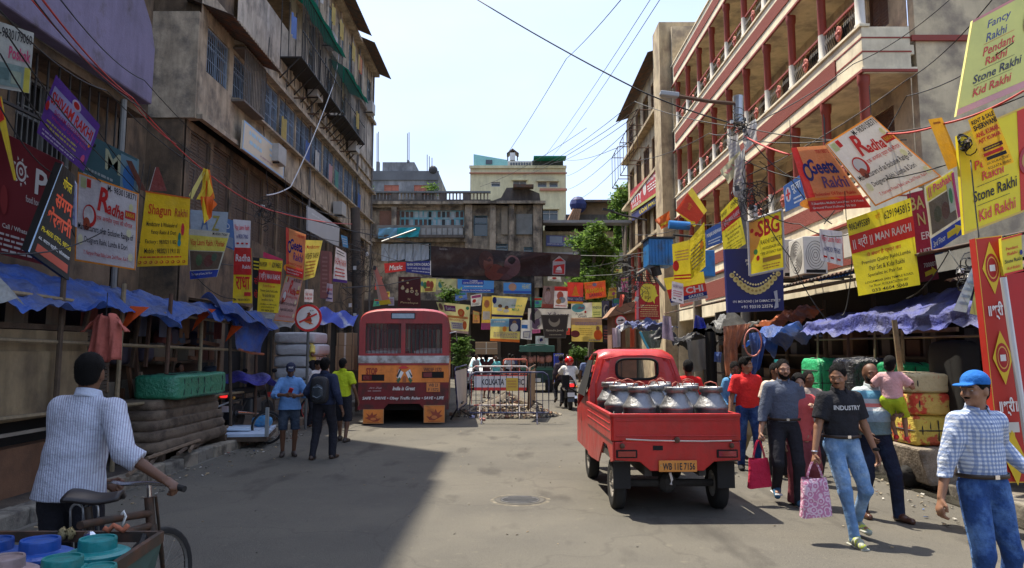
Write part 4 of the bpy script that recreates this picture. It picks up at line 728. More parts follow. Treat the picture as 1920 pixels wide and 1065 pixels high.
js('logo_poster','light poster with a round emblem left of the auto rickshaw roof',[(1004,630),(1028,630),(1028,648),(1004,648)],39.5,(.38,.44,.46),[('e',.45,.5,.3,.48,(.7,.7,.7)),('e',.45,.42,.13,.2,NV)])
js('festival_poster','yellow rakhi festival poster at the right of the bus roof',[(818,566),(882,572),(878,626),(836,622)],33,(.66,.60,.26),[('r',.2,.08,.55,.28,(.22,.04,.20)),('t','Rakhee',.24,.12,.52,.24,WH,.2),('e',.10,.15,.06,.12,(.25,.14,.1)),('e',.72,.30,.11,.14,(.70,.14,.05)),('e',.72,.30,.06,.08,(.75,.4,.1)),('e',.92,.12,.05,.06,(.1,.4,.25)),('r',.2,.42,.95,.5,(.75,.3,.1)),('t','RAKHI SHOW ROOM',.28,.52,.8,.60,RD),('r',.3,.64,.8,.88,(.68,.66,.66)),('l',.34,.66,.76,.86,3,(.3,.2,.5)),('e',.84,.72,.08,.15,(.7,.16,.05)),('r',.1,.92,1,1,(.7,.5,.45))])
js('folded_banner','long orange banner folded on edge left of the bus roof',[(699,505),(706,500),(734,570),(712,572)],27,(.62,.22,.16),[('p',[(0,0),(.3,0),(.3,1),(0,1)],(.6,.45,.35)),('r',0,.88,1,1,YE)])
js('paper_sign','small white pink sign by the bus roof corner',[(728,557),(739,557),(739,573),(728,573)],34,(.6,.52,.55),[('l',.1,.2,.9,.8,3,(.6,.2,.3))])
js('parking_sign','small blue and white sign plate beside the folded orange banner',[(648,513),(660,513),(660,528),(648,528)],38,(.10,.08,.07),[])
# ---- right side
FAN=lambda:[('t','Fancy',.52,.14,.86,.26,(.10,.08,.30),0,.01),('t','Rakhi',.50,.27,.82,.40,(.10,.08,.30),0,.01)]
S1=[('f',.01,.03,(.70,.30,.28)),('r',0,.93,1,1,(.70,.36,.36)),('r',.66,0,1,1,(.62,.05,.03)),('r',0,.03,.655,.93,(.72,.72,.22)),('t','Fancy',.17,.10,.40,.21,(.10,.11,.25)),('t','Rakhi',.18,.24,.38,.33,(.10,.11,.25)),('t','Pendant',.17,.38,.48,.475,(.66,.08,.07)),('t','Rakhi',.21,.50,.42,.585,(.66,.08,.07)),('t','Stone Rakhi',.11,.64,.58,.73,(.06,.06,.10)),('t','Kid Rakhi',.13,.78,.50,.87,(.66,.08,.07)),
    ('r',.16,.345,.46,.349,RD),('r',.16,.61,.5,.614,BK),('r',.12,.75,.5,.754,BK),('e',.62,.30,.07,.16,(.45,.12,.30)),('e',.62,.30,.05,.11,(.10,.20,.50)),('e',.62,.30,.03,.06,(.7,.1,.2))]
sign('signboard','upper yellow signboard listing Fancy, Pendant, Stone and Kid Rakhi at top right','signboard',[(1824,38),(2010,-62),(1985,137),(1793,218)],9.4,(.72,.72,.22),S1,thick=.05)
S2=[('r',.52,0,1,1,(.62,.05,.03)),('f',.008,.02,(.70,.5,.1)),('t','Rakhi',.18,.16,.36,.26,(.66,.08,.07)),('t','Pendant',.13,.33,.44,.42,(.66,.08,.07)),('t','Rakhi',.19,.46,.38,.55,(.66,.08,.07)),('t','Stone Rakhi',.10,.62,.49,.73,(.02,.02,.03)),('t','Kid Rakhi',.14,.82,.47,.93,(.66,.08,.07)),('r',.13,.585,.42,.59,BK),('r',.13,.77,.42,.775,BK),('e',.58,.52,.065,.13,(.40,.05,.06)),('e',.58,.52,.04,.08,(.5,.3,.1))]
sign('signboard','lower bright yellow and red rakhi signboard at the right edge above the red pillar','signboard',[(1795,254),(2008,160),(2012,362),(1808,440)],9.2,(.80,.68,.03),S2,thick=.05)
sign('notice','small orange yellow Rent and Sale sherwani notice in front of the rakhi signboard','notice',[(1815,225),(1861,201),(1901,304),(1847,323)],8.9,(.80,.48,.02),[('t','RENT & SALE',.06,.05,.94,.13,BK,0,.03),('t','SHERWANI',.06,.15,.96,.25,BK,0,.04),('t','ANIL KUMAR',.06,.29,.94,.38,RD,0,.04),('t','AJIT KUMAR',.08,.41,.92,.50,RD,0,.04),('r',.15,.58,.85,.65,(.1,.02,.02)),('l',.2,.595,.8,.64,1,YE),('r',.1,.68,.8,.74,RD),('r',.15,.76,.85,.82,BK),('t','23A, KALAKAR STREET',.1,.85,.9,.90,BK),('t','KOLKATA-700007',.1,.93,.9,.98,BK)])
sign('cloth_strip','plain orange cloth strip hanging left of the sherwani notice','cloth',[(1740,224),(1766,220),(1803,308),(1778,319)],9.4,(.80,.40,.02),[('l',.2,.05,.8,.15,1,(.3,.1,.02))])
sign('banner','large tilted white Radha Rakhi banner on the right above the yellow Man Rakhi banner','banner',[(1547,270),(1633,216),(1765,332),(1641,387)],10.8,(.62,.58,.54),RADHA(),ropes=True)
sign('banner','red and orange Geeta Rakhi banner on the right beside the tilted Radha banner','banner',[(1483,277),(1548,273),(1632,389),(1519,397)],11.4,(.55,.035,.03),GEETA(),ropes=True)
sign('banner','maroon banner with white capitals behind the right Man Rakhi banner','banner',[(1700,364),(1731,356),(1761,523),(1722,530)],12.2,(.20,.012,.03),[('t','BA',.1,.05,.9,.2,(.6,.55,.2)),('t','N',.4,.24,.8,.38,(.6,.55,.2)),('t','ER',.45,.46,.95,.54,WH),('t','UITS',.3,.64,.95,.71,WH),('t','700007',.35,.80,.95,.85,WH),('p',[(.35,.90),(.7,.88),(.7,.85),(.95,.905),(.7,.96),(.7,.93),(.35,.95)],YE)])
sign('banner','poshak banner with yellow arrow on blue foot hanging right of the Man Rakhi banner','banner',[(1733,350),(1787,316),(1808,436),(1747,476)],11.6,(.66,.62,.48),[('r',.04,.02,.95,.24,(.74,.64,.06)),('t','|| Poshak',.10,.04,.88,.2,PK,0,.03),('r',.06,.26,.86,.74,(.15,.12,.09)),('e',.3,.5,.12,.12,(.10,.10,.06)),('e',.55,.52,.12,.13,(.14,.07,.05)),('r',.68,.16,.86,.6,(.5,.55,.48)),('e',.77,.36,.06,.12,(.10,.30,.14)),('r',.88,.05,.97,.74,(.5,.06,.20)),('r',.0,.78,1,1,(.03,.06,.38)),('t','3rd Floor',.06,.84,.42,.93,WH),('p',[(.48,.84),(.75,.84),(.75,.80),(.96,.89),(.75,.97),(.75,.93),(.48,.93)],YE)])
sign('banner','big yellow Shri Man Rakhi banner in the middle of the right side','banner',[(1587,413),(1707,371),(1725,534),(1609,555)],11.2,(.80,.68,.03),MAN(),ropes=True)
sign('sign','small white Vijay Laxmi sign beside the air conditioner on the right','sign',[(1536,429),(1579,434),(1581,499),(1539,488)],12.4,(.50,.52,.62),VIJ())
sign('banner','yellow SBG Rakhi Center banner over the navy necklace board','banner',[(1402,415),(1466,393),(1471,503),(1406,517)],13.6,(.80,.66,.03),[('p',[(0,0),(.3,.05),(.38,.32),(.1,.72),(0,.8)],(.80,.40,.08)),('t','SBG',.27,.06,.90,.36,RD,0,.03),('t','RAKHI CENTER',.34,.42,.97,.50,BK),('t','WHOLESALER ALL',.38,.55,.92,.60,BK),('t','TYPE OF FANCY RAKHI',.32,.64,.98,.69,BK),('r',.38,.74,.90,.82,(.42,.25,.06)),('l',.35,.86,.9,.95,2,(.5,.2,.05)),('e',.10,.20,.05,.04,RD),('e',.22,.28,.05,.04,RD),('e',.18,.60,.06,.05,(.1,.35,.1)),('e',.24,.72,.05,.05,RD)],frame=(.4,.4,.4))
NECK=[('e',.10+.80*k/12,.42+.26*math.sin(math.pi*k/12),.045+.02*math.sin(math.pi*k/12),.04+.018*math.sin(math.pi*k/12),(.62,.53,.22))for k in range(13)]
NECK+=[('e',.14+.72*k/16,.37+.21*math.sin(math.pi*k/16),.018,.016,(.70,.62,.35))for k in range(17)]+[('e',.10+.80*k/12,.42+.26*math.sin(math.pi*k/12),.022,.02,(.35,.26,.08))for k in range(13)]
sign('signboard','navy signboard with a gold necklace picture under the SBG banner','signboard',[(1359,467),(1468,464),(1470,582),(1365,586)],14.2,(.012,.018,.13),NECK+[('t','JEWEL',.32,.18,.50,.22,WH),('t','JEWELS',.34,.235,.52,.275,WH),('t','191 MG ROAD | 24 CAMAC STREET',.08,.82,.92,.87,WH),('t','+91 93310 23576',.22,.90,.78,.95,WH),('p',[(.80,.70),(.86,.68),(.88,.95),(.80,.97),(.83,.85)],(.4,.42,.5))],thick=.12)
sign('banner','yellow and red Man Rakhi banner hanging behind the SBG banner','banner',[(1351,398),(1381,365),(1399,457),(1357,481)],15.4,(.76,.64,.04),MAN())
sign('shop_sign','blue Punjab Sherwani shop sign on the hotel front','sign',[(1323,432),(1352,415),(1354,455),(1326,465)],17.0,(.04,.10,.32),[('t','PUNJAB SHERWANI',.04,.25,.98,.5,WH,0,.02),('l',.08,.62,.95,.9,2,(.6,.65,.7))],thick=.06)
sign('flag','tilted red and yellow cloth banner above the blue drum','banner',[(1266,395),(1297,351),(1326,395),(1302,426)],19.5,(.72,.55,.05),[('p',[(0,0),(.75,0),(.75,1),(.15,1)],(.66,.07,.03)),('t','श्री',.35,.25,.6,.6,OR),('p',[(0,.4),(.2,.9),(0,1)],YE)])
sign('flag','crumpled red orange cloth left of the tilted banner','banner',[(1228,412),(1254,396),(1260,420),(1240,430)],20.5,(.66,.14,.03),[('r',.1,.6,.9,.8,YE)],wob=.06)
sign('banner','yellow banner with a pink title left of centre on the blue box','banner',[(1260,458),(1292,450),(1296,526),(1264,527)],17.4,(.80,.62,.03),[('l',.12,.2,.95,.5,4,(.62,.30,.15)),('e',.15,.6,.18,.14,RD),('r',0,.84,1,.88,RD),('r',0,.92,1,.96,RD)])
sign('banner','twisted yellow rakhi banner right of the pink titled one','banner',[(1292,450),(1321,416),(1323,500),(1296,523)],(17.3,16.8,16.8,17.3),(.80,.64,.03),[('l',.1,.3,.95,.85,6,(.15,.12,.1)),('e',.8,.45,.10,.10,OR)])
sign('banner','yellow and red Chi Sarees banner low on the blue box pole','banner',[(1244,522),(1319,509),(1327,559),(1259,574)],17.6,(.76,.60,.04),[('r',0,.42,1,.74,(.66,.04,.03)),('t','CHI',.46,.46,.92,.70,WH,0,.03),('r',0,.74,1,.89,NV),('t','SAREES',.5,.77,.9,.87,WH,0,.02),('r',0,.89,1,1,(.55,.52,.55)),('t','SAMDHAR SOOTS & SAREES',.2,.91,.95,.98,(.4,.1,.1))])
sign('sign','small white Nahar Rakhi sign in front of the Chi Sarees banner','sign',[(1260,527),(1281,532),(1282,570),(1259,564)],17.2,(.62,.58,.64),[('t','NAHAR RAKHI',.08,.12,.92,.3,(.2,.1,.2)),('l',.1,.4,.9,.75,3,(.6,.1,.2)),('r',.1,.82,.35,.87,BK),('r',.6,.82,.85,.87,BK)])
sign('signboard','red signboard with a yellow circle reading Par Gol Bish beside the truck cab','signboard',[(1193,527),(1236,531),(1238,599),(1193,599)],24.5,(.46,.02,.02),[('r',0,0,.10,1,(.60,.25,.28)),('e',.52,.28,.36,.26,(.78,.62,.05)),('t','PAR',.40,.12,.62,.19,(.3,.15,.02)),('t','GOL',.36,.24,.58,.32,(.3,.15,.02)),('t','BISH',.36,.37,.62,.45,(.3,.15,.02)),('l',.16,.60,.95,.94,6,(.75,.5,.2)),('p',[(.68,.2),(.82,.05),(.80,.25),(.95,.35),(.78,.4),(.78,.58),(.62,.42)],(.85,.7,.05))],thick=.25)
sign('signboard','red PITTY shop signboard on the narrow ochre building','signboard',[(1181,359),(1237,310),(1240,360),(1183,399)],0,(.42,.03,.03),[('t','PITTY',.05,.40,.42,.68,WH,0,.03),('t','SWEETS',.06,.73,.40,.86,WH),('e',.53,.38,.05,.3,(.7,.65,.6)),('t','D.P.D Rao Pvt. Ltd.',.62,.15,.97,.30,WH),('l',.62,.38,.97,.7,3,WH),('r',.0,.90,1,1,(.4,.42,.1))],X=8.0,thick=.1)
sign('signboard','dark blue strip signboard under the red PITTY signboard','signboard',[(1184,402),(1239,364),(1240,376),(1186,414)],0,(.05,.05,.15),[('t','UDAI MALL',.3,.2,.9,.8,YE)],X=8.05,thick=.1)
sign('signboard','blue signboard with a red cross emblem on the first floor railing','signboard',[(1470,349),(1500,328),(1512,380),(1474,397)],16.5,(.07,.16,.38),[('e',.18,.40,.15,.28,(.65,.6,.6)),('p',[(.14,.2),(.22,.2),(.22,.6),(.14,.6)],RD),('p',[(.06,.36),(.3,.36),(.3,.44),(.06,.44)],RD),('t','पूजा',.38,.15,.92,.5,WH),('l',.4,.6,.9,.9,2,WH)],thick=.05)
for i,(q,lab)in enumerate((([(1393,240),(1417,222),(1420,262),(1396,285)],'upper crumpled white paper sheet tied to the crowded pole'),([(1362,262),(1384,248),(1390,300),(1368,318)],'round faced white sheet tied left on the crowded pole'),([(1350,320),(1384,285),(1398,300),(1366,345)],'tilted Vijay Laxmi sheet on the crowded pole'),([(1378,300),(1400,270),(1392,372),(1374,366)],'long hanging torn sheet on the crowded pole'))):
    sign('torn_poster',lab,'poster',q,14.0-i*.15,(.55,.53,.50)if i!=2 else(.58,.55,.35),[('t','Vijay Laxmi',.1,.3,.95,.6,PK)]if i==2 else[('l',.15,.2,.8,.7,4,(.4,.36,.42))],wob=.05)
# small round keep right sign
c1=at(1164,602,27);r_=T('arrow_sign','small round red edged sign with a black arrow on a brown kiosk','traffic sign',loc=(c1.x,c1.y,0))
disc(c1,.20,.02,RRD,'rim',r_);disc(c1+Vector((0,-.022,0)),.165,.004,RWH,'face',r_);put_elements([('p',[(.2,.40),(.55,.38),(.55,.28),(.84,.42),(.55,.56),(.55,.48),(.2,.50)],BK),('l',.25,.64,.75,.82,2,(.3,.1,.1))],SF_(c1,.36,-.032),r_,matf=paint)
MB().M(RUST).cyl((c1.x,c1.y+.03,0),(c1.x,c1.y+.03,c1.z),.03,n=6).build('post',r_)
# red pillars at the right edge
EMB=lambda v:[('p',[(.5,v-.11),(.86,v),(.5,v+.11),(.14,v)],(.72,.50,.03)),('e',.5,v,.24,.060,(.42,.02,.02)),('e',.5,v,.19,.047,(.75,.4,.1)),('e',.5,v,.165,.041,(.42,.02,.02)),('r',.40,v-.012,.60,v+.014,WH)]
PIL=EMB(.13)+[('t','॥श्री॥',.18,.27,.86,.345,WH,0,.03)]+EMB(.50)+[('t','॥श्री॥',.18,.66,.86,.735,WH,0,.03)]+[('r',.28,.80,.60,.84,(.7,.5,.1)),('r',.30,.76,.78,.80,(.62,.6,.55)),('r',.35,.87,.75,.96,(.6,.58,.56))]+EMB(.90)[:1]
sign('pillar','tall leaning red pillar with yellow diamonds and white shri letters at right edge','pillar',[(1828,447),(1878,441),(1932,905),(1878,905)],7.6,(.46,.03,.018),[('f',.03,.004,(.70,.4,.05))]+PIL,thick=.10)
sign('pillar','second red panel with a yellow diamond right of the leaning red pillar','pillar',[(1886,515),(1990,500),(1990,905),(1945,905)],7.8,(.42,.02,.02),[('p',[(.62,.2),(.95,.3),(.62,.4),(.3,.3)],(.62,.45,.03)),('t','॥श्री॥',.2,.45,.8,.5,WH)],thick=.25)
sign('signboard','small yellow rakhi list board at the top of the red pillar','signboard',[(1877,447),(1915,437),(1918,508),(1882,517)],7.5,(.72,.60,.04),[('t','Pendant',.2,.28,.8,.36,RD),('t','Rakhi',.25,.42,.75,.5,RD),('t','Stone Rakhi',.1,.6,.95,.7,BK),('t','Kid Rakhi',.2,.8,.85,.88,RD),('e',.92,.5,.07,.07,NV),('f',.0,.05,RD)],thick=.04)
tag(MB().M(mat((.55,.55,.55),rough=.4,var=.1)).cyl(at(1881,520,7.45),at(1937,905,7.45),.03,n=8).build('tube_light_pipe'),'long pale pipe standing against the leaning red pillar','pipe')
sign('poster','faded blue white poster leaning off the blue tarp right of the Man Rakhi banner','poster',[(1823,500),(1835,505),(1812,586),(1787,582)],8.8,(.42,.50,.55),[('l',.1,.1,.9,.9,5,(.3,.4,.5))])
sign('poster','green yellow poster edge next to the faded blue poster','poster',[(1833,520),(1842,524),(1836,592),(1818,588)],8.7,(.40,.42,.12),[])
# ================================================================ STREET OBJECTS
def se(t,e):c=t;return math.copysign(abs(c)**e,c)
def lump(c,size,e=.3,nu=40,nv=20,bumps=0,amp=.03,ax=0,seed=0,rough=.0):
    """rounded box, bulging between straps along axis ax"""
    c=Vector(c);rg=random.Random(seed);ph=[rg.uniform(0,6)for _ in range(6)]
    def f(u,v):
        a=2*math.pi*u;b=math.pi*(v-.5)
        d=Vector((se(math.cos(b),e)*se(math.cos(a),e),se(math.cos(b),e)*se(math.sin(a),e),se(math.sin(b),e)))
        k=1.0
        if bumps:k+=amp*(abs(math.sin((d[ax]+1)*.5*math.pi*bumps))-.5)
        k+=rough*(math.sin(d.x*5+ph[0])*math.sin(d.z*6+ph[1])+.6*math.sin(d.y*9+ph[2]+d.x*7)+.4*math.sin(d.z*17+d.x*13+ph[3]))
        kk=[k if i!=ax else 1 for i in range(3)]
        return c+Vector((d.x*size[0]/2*kk[0],d.y*size[1]/2*kk[1],d.z*size[2]/2*kk[2]))
    return f
def bale(name,label,cat,c,size,m,straps=6,ax=0,group=None,seed=0,strap_m=None,cross=0,rough=.02,e=.25):
    c=Vector(c);root=T(name,label,cat,loc=(c.x,c.y,c.z-size[2]/2),group=group)
    b=MB().M(m).smooth();b.grid(lump(c,size,e,56,28,straps,.05,ax,seed,rough),56,28);b.build('bundle',root)
    sm=strap_m or mat((.03,.03,.03),rough=.7)
    for i in range(1,straps):
        t=-1+2*i/straps;o=[k for k in range(3)if k!=ax];pts=[]
        for k in range(24):
            a=2*math.pi*k/24;p=[0,0,0];p[ax]=t*size[ax]/2*.97;p[o[0]]=se(math.cos(a),.4)*size[o[0]]/2*.99;p[o[1]]=se(math.sin(a),.4)*size[o[1]]/2*.99;pts.append(c+Vector(p))
        MB().M(sm).tube(pts,.009,4,True).build('strap',root)
    for i in range(cross):
        z=-size[2]/2+size[2]*(i+1)/(cross+1);pts=[]
        for k in range(28):
            a=2*math.pi*k/28;pts.append(c+Vector((se(math.cos(a),.3)*size[0]/2*1.012,se(math.sin(a),.3)*size[1]/2*1.012,z)))
        MB().M(sm).tube(pts,.009,4,True).build('strap',root)
    return root
def tarp_mat(c,tr=.22):return mat(c,rough=.5,var=.3,vs=2.2,bump=1.0,bs=8,trans=tr,spec=.4,col2=tuple(x*.40+.075 for x in c),m2s=2.3,mix=(.36,.62))
BT=tarp_mat((.025,.10,.42));BT2=tarp_mat((.075,.09,.36));GT=tarp_mat((.25,.25,.24));OT=tarp_mat((.62,.16,.04),.3);OT2=tarp_mat((.62,.24,.12),.3)
def sheet(name,label,cat,fn,m,nu=60,nv=14,trim=None):
    o=MB().M(m).smooth().grid(fn,nu,nv).build(name);return tag(o,label,cat)
# ---- left: tarpaulin roofs
def ltarp(u,v):
    y=5.0+12.6*u;x=-7.1+1.75*v+.30*nz(y,3,0,.9)*v;z=3.1-.32*v+crumple(y,v*1.7,.34)-.06+.06*math.sin(y*1.9)
    if v>.72:k=(v-.72)/.28;z-=k*(.10+.32*abs(nz(y,9,0,.75)));x=x-.12*k+.04*nz(y,v,2,3)
    return(x,y,z-.30*max(0,(u-.55))-.15)
sheet('blue_tarpaulin','long crumpled blue tarpaulin roofing the left stalls behind the cart puller','tarpaulin',ltarp,BT,240,34)
sheet('grey_plastic_sheet','translucent grey plastic sheet bulging over the blue tarpaulin at far left','plastic sheet',lambda u,v:(-5.2-1.0*v+.06*math.sin(u*17),5.6+2.75*u,2.62+.42*math.sin(math.pi*min(1,v*1.1))*(math.sin(math.pi*(u*.5+.5))**.4)+.04*math.sin(u*23+v*11)-.25*(1-v)**3),tarp_mat((.42,.44,.42),.4),40,20)
q=[at(420,585,15.5),at(505,598,17),at(494,664,17),at(448,655,15.8)]
sheet('blue_tarpaulin_flap','blue tarpaulin flap with orange hem hanging at the end of the left stalls','tarpaulin',lambda u,v:q[0].lerp(q[1],u).lerp(q[3].lerp(q[2],u),v)+Vector((.05*math.sin(v*5+u*7),.10*math.sin(u*8+v*3),0)),BT,20,16)
tag(MB().M(OT).tube([q[3],q[3].lerp(q[2],.5)+Vector((0,-.02,-.03)),q[2]],.025,5).build('tarpaulin_hem'),'orange hem along the bottom of the blue tarpaulin flap','hem')
sheet('blue_tarpaulin','small bright blue tarpaulin ridge at the far end of the left stalls','tarpaulin',lambda u,v:Vector(at(400,560,14.5)).lerp(Vector(at(505,600,17.2)),u)+Vector((.5*v-.25,-.1*v,.12*math.sin(v*3.1)-.25*v*v+.05*math.sin(u*15+v*5))),BT,30,10)
for i,(p,s)in enumerate(((at(280,576,11.3),1),(at(405,580,14.2),1),(at(455,612,15.6),.8))):
    P_=[p,p+Vector((-.42*s,-.02,-.40*s)),p+Vector((-.30*s,.04,.02))]
    b=MB().M(mat((.70,.10,.02),rough=.8,trans=.35,var=.1));b.add(P_+[P_[0].lerp(P_[1],.5)+Vector((0,-.04,0))],[(0,3,2),(3,1,2)])
    tag(b.build('pennant'),['orange triangular pennant under the tarpaulin nearest the cart puller','orange triangular pennant above the green bundle','dark orange pennant beside the blue tarpaulin flap'][i],'pennant')
sheet('white_blue_awning','white and blue cloth awning between the no-handcart sign and the bus','awning',lambda u,v:Vector(at(600,600,22)).lerp(Vector(at(672,612,24)),u)+Vector((0,-.8*v,.35-.42*v+.06*math.sin(u*13+v*2))),mat((.38,.42,.50),rough=.8,var=.2,col2=(.06,.10,.42),m2s=1.3,mix=(.4,.5)),24,8)
sheet('grey_cloth_awning','dirty grey cloth awning behind the leaning Radha banner','awning',lambda u,v:Vector(at(478,590,18)).lerp(Vector(at(560,612,19.5)),u)+Vector((0,-.7*v,.2-.3*v+.05*math.sin(u*11+v*4))),GT,24,8)
# left stalls
ST=T('market_stalls','row of dark wooden market stalls under blue tarpaulin along the left kerb','stall',loc=(-6.3,10,.12))
DW=mat((.085,.058,.038),rough=.9,var=.4,vs=5,bump=.4,bs=50);BR=mat((.15,.075,.04),rough=.9,var=.35,vs=3,bump=.3,bs=40);BEI=mat((.27,.20,.11),rough=.8,var=.18,vs=2.5,bump=.15,bs=30,col2=(.11,.08,.05),m2s=1.2,mix=(.45,.7),streak=.5)
for y in[5.2,6.6,8.2,9.9,11.4,12.9,14.4,15.9,17.4]:
    MB().M(random.choice([BAMBOO,DW,RUST])).cyl((-5.75+rnd(-.05,.05),y,.1),(-5.8+rnd(-.06,.06),y+rnd(-.08,.08),2.85-.25*max(0,(y-12)/6)),.035,n=7).build('pole',ST)
for y in(10.3,12.1,13.7,15.2):MB().M(DW).cyl((-6.6,y,.1),(-6.6,y,2.8),.04,n=6).build('pole',ST)
for z,x in((2.6,-5.8),(2.05,-5.82),(1.15,-5.85)):MB().M(BAMBOO).cyl((x,5,z),(x,17.4,z-.2),.028,n=6).build('rail',ST)
for z in(.75,1.6,2.2):MB().M(DW).box(-7.0,-6.6,10.2,17.3,z,z+.05).build('shelf',ST)
MB().M(BRN).box(-7.1,-7.04,5,17.5,.12,2.9).build('back_wall',ST)
for i in range(20):
    y=10.3+i*.36;h=rnd(.25,.55);z=random.choice([.8,1.65]);MB().M(random.choice([BEI,BR,DW,mat((.30,.26,.2),rough=.9),mat((.12,.05,.04),rough=.9)])).box(-6.98,-6.7,y,y+.3,z,z+h).build('stored_goods',ST)
for i in range(14):
    y=5.4+i*.85;MB().M(random.choice([mat((.20,.06,.04),rough=.9,var=.2),mat((.10,.10,.13),rough=.9),mat((.22,.17,.11),rough=.9),BR])).smooth().grid(lambda u,v:(-6.35+.04*math.sin(u*12),y+.5*u,2.65-.55*v),8,3).build('hanging_cloth',ST)
KB=T('beige_kiosk','shut beige wooden kiosk cabinet behind the head of the cart puller','kiosk',loc=(-6.4,8,.12))
for k in range(2):
    y0=5.4+k*2.75;MB().M(BEI).box(-6.9,-5.95,y0,y0+2.7,1.02,2.12).build('cabinet',KB,bevel=.01);MB().M(BEI).box(-5.95,-5.90,y0+.06,y0+2.64,1.08,1.86).build('shutter_panel',KB,bevel=.006);MB().M(DW).box(-6.85,-5.97,y0,y0+2.7,2.13,2.2).build('top_board',KB)
    MB().M(BR).box(-6.85,-6.0,y0+.03,y0+2.66,.12,.70).build('base_panel',KB);MB().M(DARK).box(-6.6,-6.2,y0+.03,y0+2.6,.70,1.02).build('dark_gap_fill',KB)  # solid near-black block stands in for the shade between base and cabinet
    MB().M(mat((.22,.19,.15),rough=.7)).box(-5.94,-5.90,y0+.3,y0+2.4,.86,.90).build('batten',KB)
MB().M(IRON).box(-5.9,-5.86,6.6,6.75,1.9,1.98).build('padlock',KB)
MB().M(OT2).box(-6.0,-5.96,6.2,8.4,2.22,2.5).build('orange_board',KB)
SHM=mat((.10,.08,.065),rough=.6,metal=.2,var=.2,vs=5)
b=MB().M(SHM)
for k in range(26):b.box(-6.22-.015*(k%2),-6.2,11.0,11.95,.75+k*.055,.795+k*.055)
b.build('rolling_shutter',ST)
rgs=random.Random(21)
for i in range(46):  # timber, slats and oddments crowding the stall fronts
    y=10.2+rgs.random()*7;z=rgs.choice([.2,.5,.9,1.3,1.7,2.0]);l=rgs.uniform(.3,1.3);m=rgs.choice([DW,DW,WOOD,RUST,BR,mat((.20,.17,.12),rough=.9,var=.3)])
    if i%3==0:MB().M(m).obox((-6.35+rgs.uniform(-.2,.3),y,z+.1),(.05,.06,l),(rgs.uniform(-.25,.25),rgs.uniform(-.2,.2),0)).build('upright_slat',ST)
    elif i%3==1:MB().M(m).obox((-6.4+rgs.uniform(-.2,.2),y,z),(.06,l,.07),(rgs.uniform(-.08,.08),0,0)).build('plank',ST)
    else:MB().M(rgs.choice([BR,mat((.06,.05,.07)),mat((.14,.11,.08)),mat((.16,.04,.03)),mat((.05,.07,.10))])).smooth().grid(lump((-6.5,y,z+.1),(.3,rgs.uniform(.25,.5),rgs.uniform(.2,.4)),.5,14,8,rough=.1,seed=i),14,8).build('stored_goods',ST)
# hung salmon shirt
hs_=at(197,632,10.4);HSR=T('hanging_shirt','salmon pink shirt hanging from the tarpaulin behind the cart puller','shirt',loc=hs_);HSM=cloth((.42,.12,.09))
MB().M(HSM).smooth().grid(lambda u,v:hs_+Vector(((u-.5)*(.34+.10*v)*(1-.35*max(0,.15-v)/.15),.05*math.sin(u*14)+.02*math.sin(u*31+v*5),.30-.62*v+.02*math.sin(u*9))),24,14).build('shirt_body',HSR,solid=.01)
for q in(-1,1):MB().M(HSM).smooth().grid(lambda u,v:hs_+Vector((q*(.14+.13*v+.06*u),.04*math.sin(u*6+v*4),.27-.20*v-.10*u*(1-v))),8,8).build('sleeve',HSR,solid=.01)
MB().M(IRON).cyl(hs_+Vector((0,0,.28)),hs_+Vector((0,0,.6)),.006,n=4).build('hook',HSR)
# green bundle on layered sacks
SACK=mat((.15,.11,.075),rough=.95,var=.3,vs=8,bump=.6,bs=60,col2=(.07,.05,.035),m2s=3)
sk=T('sack_pile','long layered pile of flattened brown sacks under the green bundle on the left','sacks',loc=(-5.7,13.6,.12))
for k in range(5):MB().M(SACK).smooth().grid(lump((-5.75-.06*k,13.5+.05*k,.36+k*.155),(.75,3.1-.1*k,.20),.35,40,12,7,.06,1,k,.05),40,12).build('sack',sk)
for y in(12.2,13.5,14.8):MB().M(DW).box(-6.1,-5.4,y-.05,y+.05,.12,.28).build('trestle',sk)
bale('green_bundle','shiny green plastic wrapped bundle lying on the sack pile at left','bundle',(-5.78,13.7,1.26),(.75,2.3,.42),mat((.03,.20,.11),rough=.35,var=.25,vs=4,bump=.6,bs=18,spec=.6),8,1,rough=.03)
for i in range(7):tag(MB().M(DW if i%2 else WOOD).cyl((-5.3+rnd(-.2,.2),10.5+i*.5,.2+rnd(0,.1)),(-5.5+rnd(-.2,.3),12.2+i*.5,.25+rnd(0,.15)),.03,n=6).build('loose_pole'),'loose dark pole lying along the left kerb beside the sack pile','pole','loose poles by the left kerb')
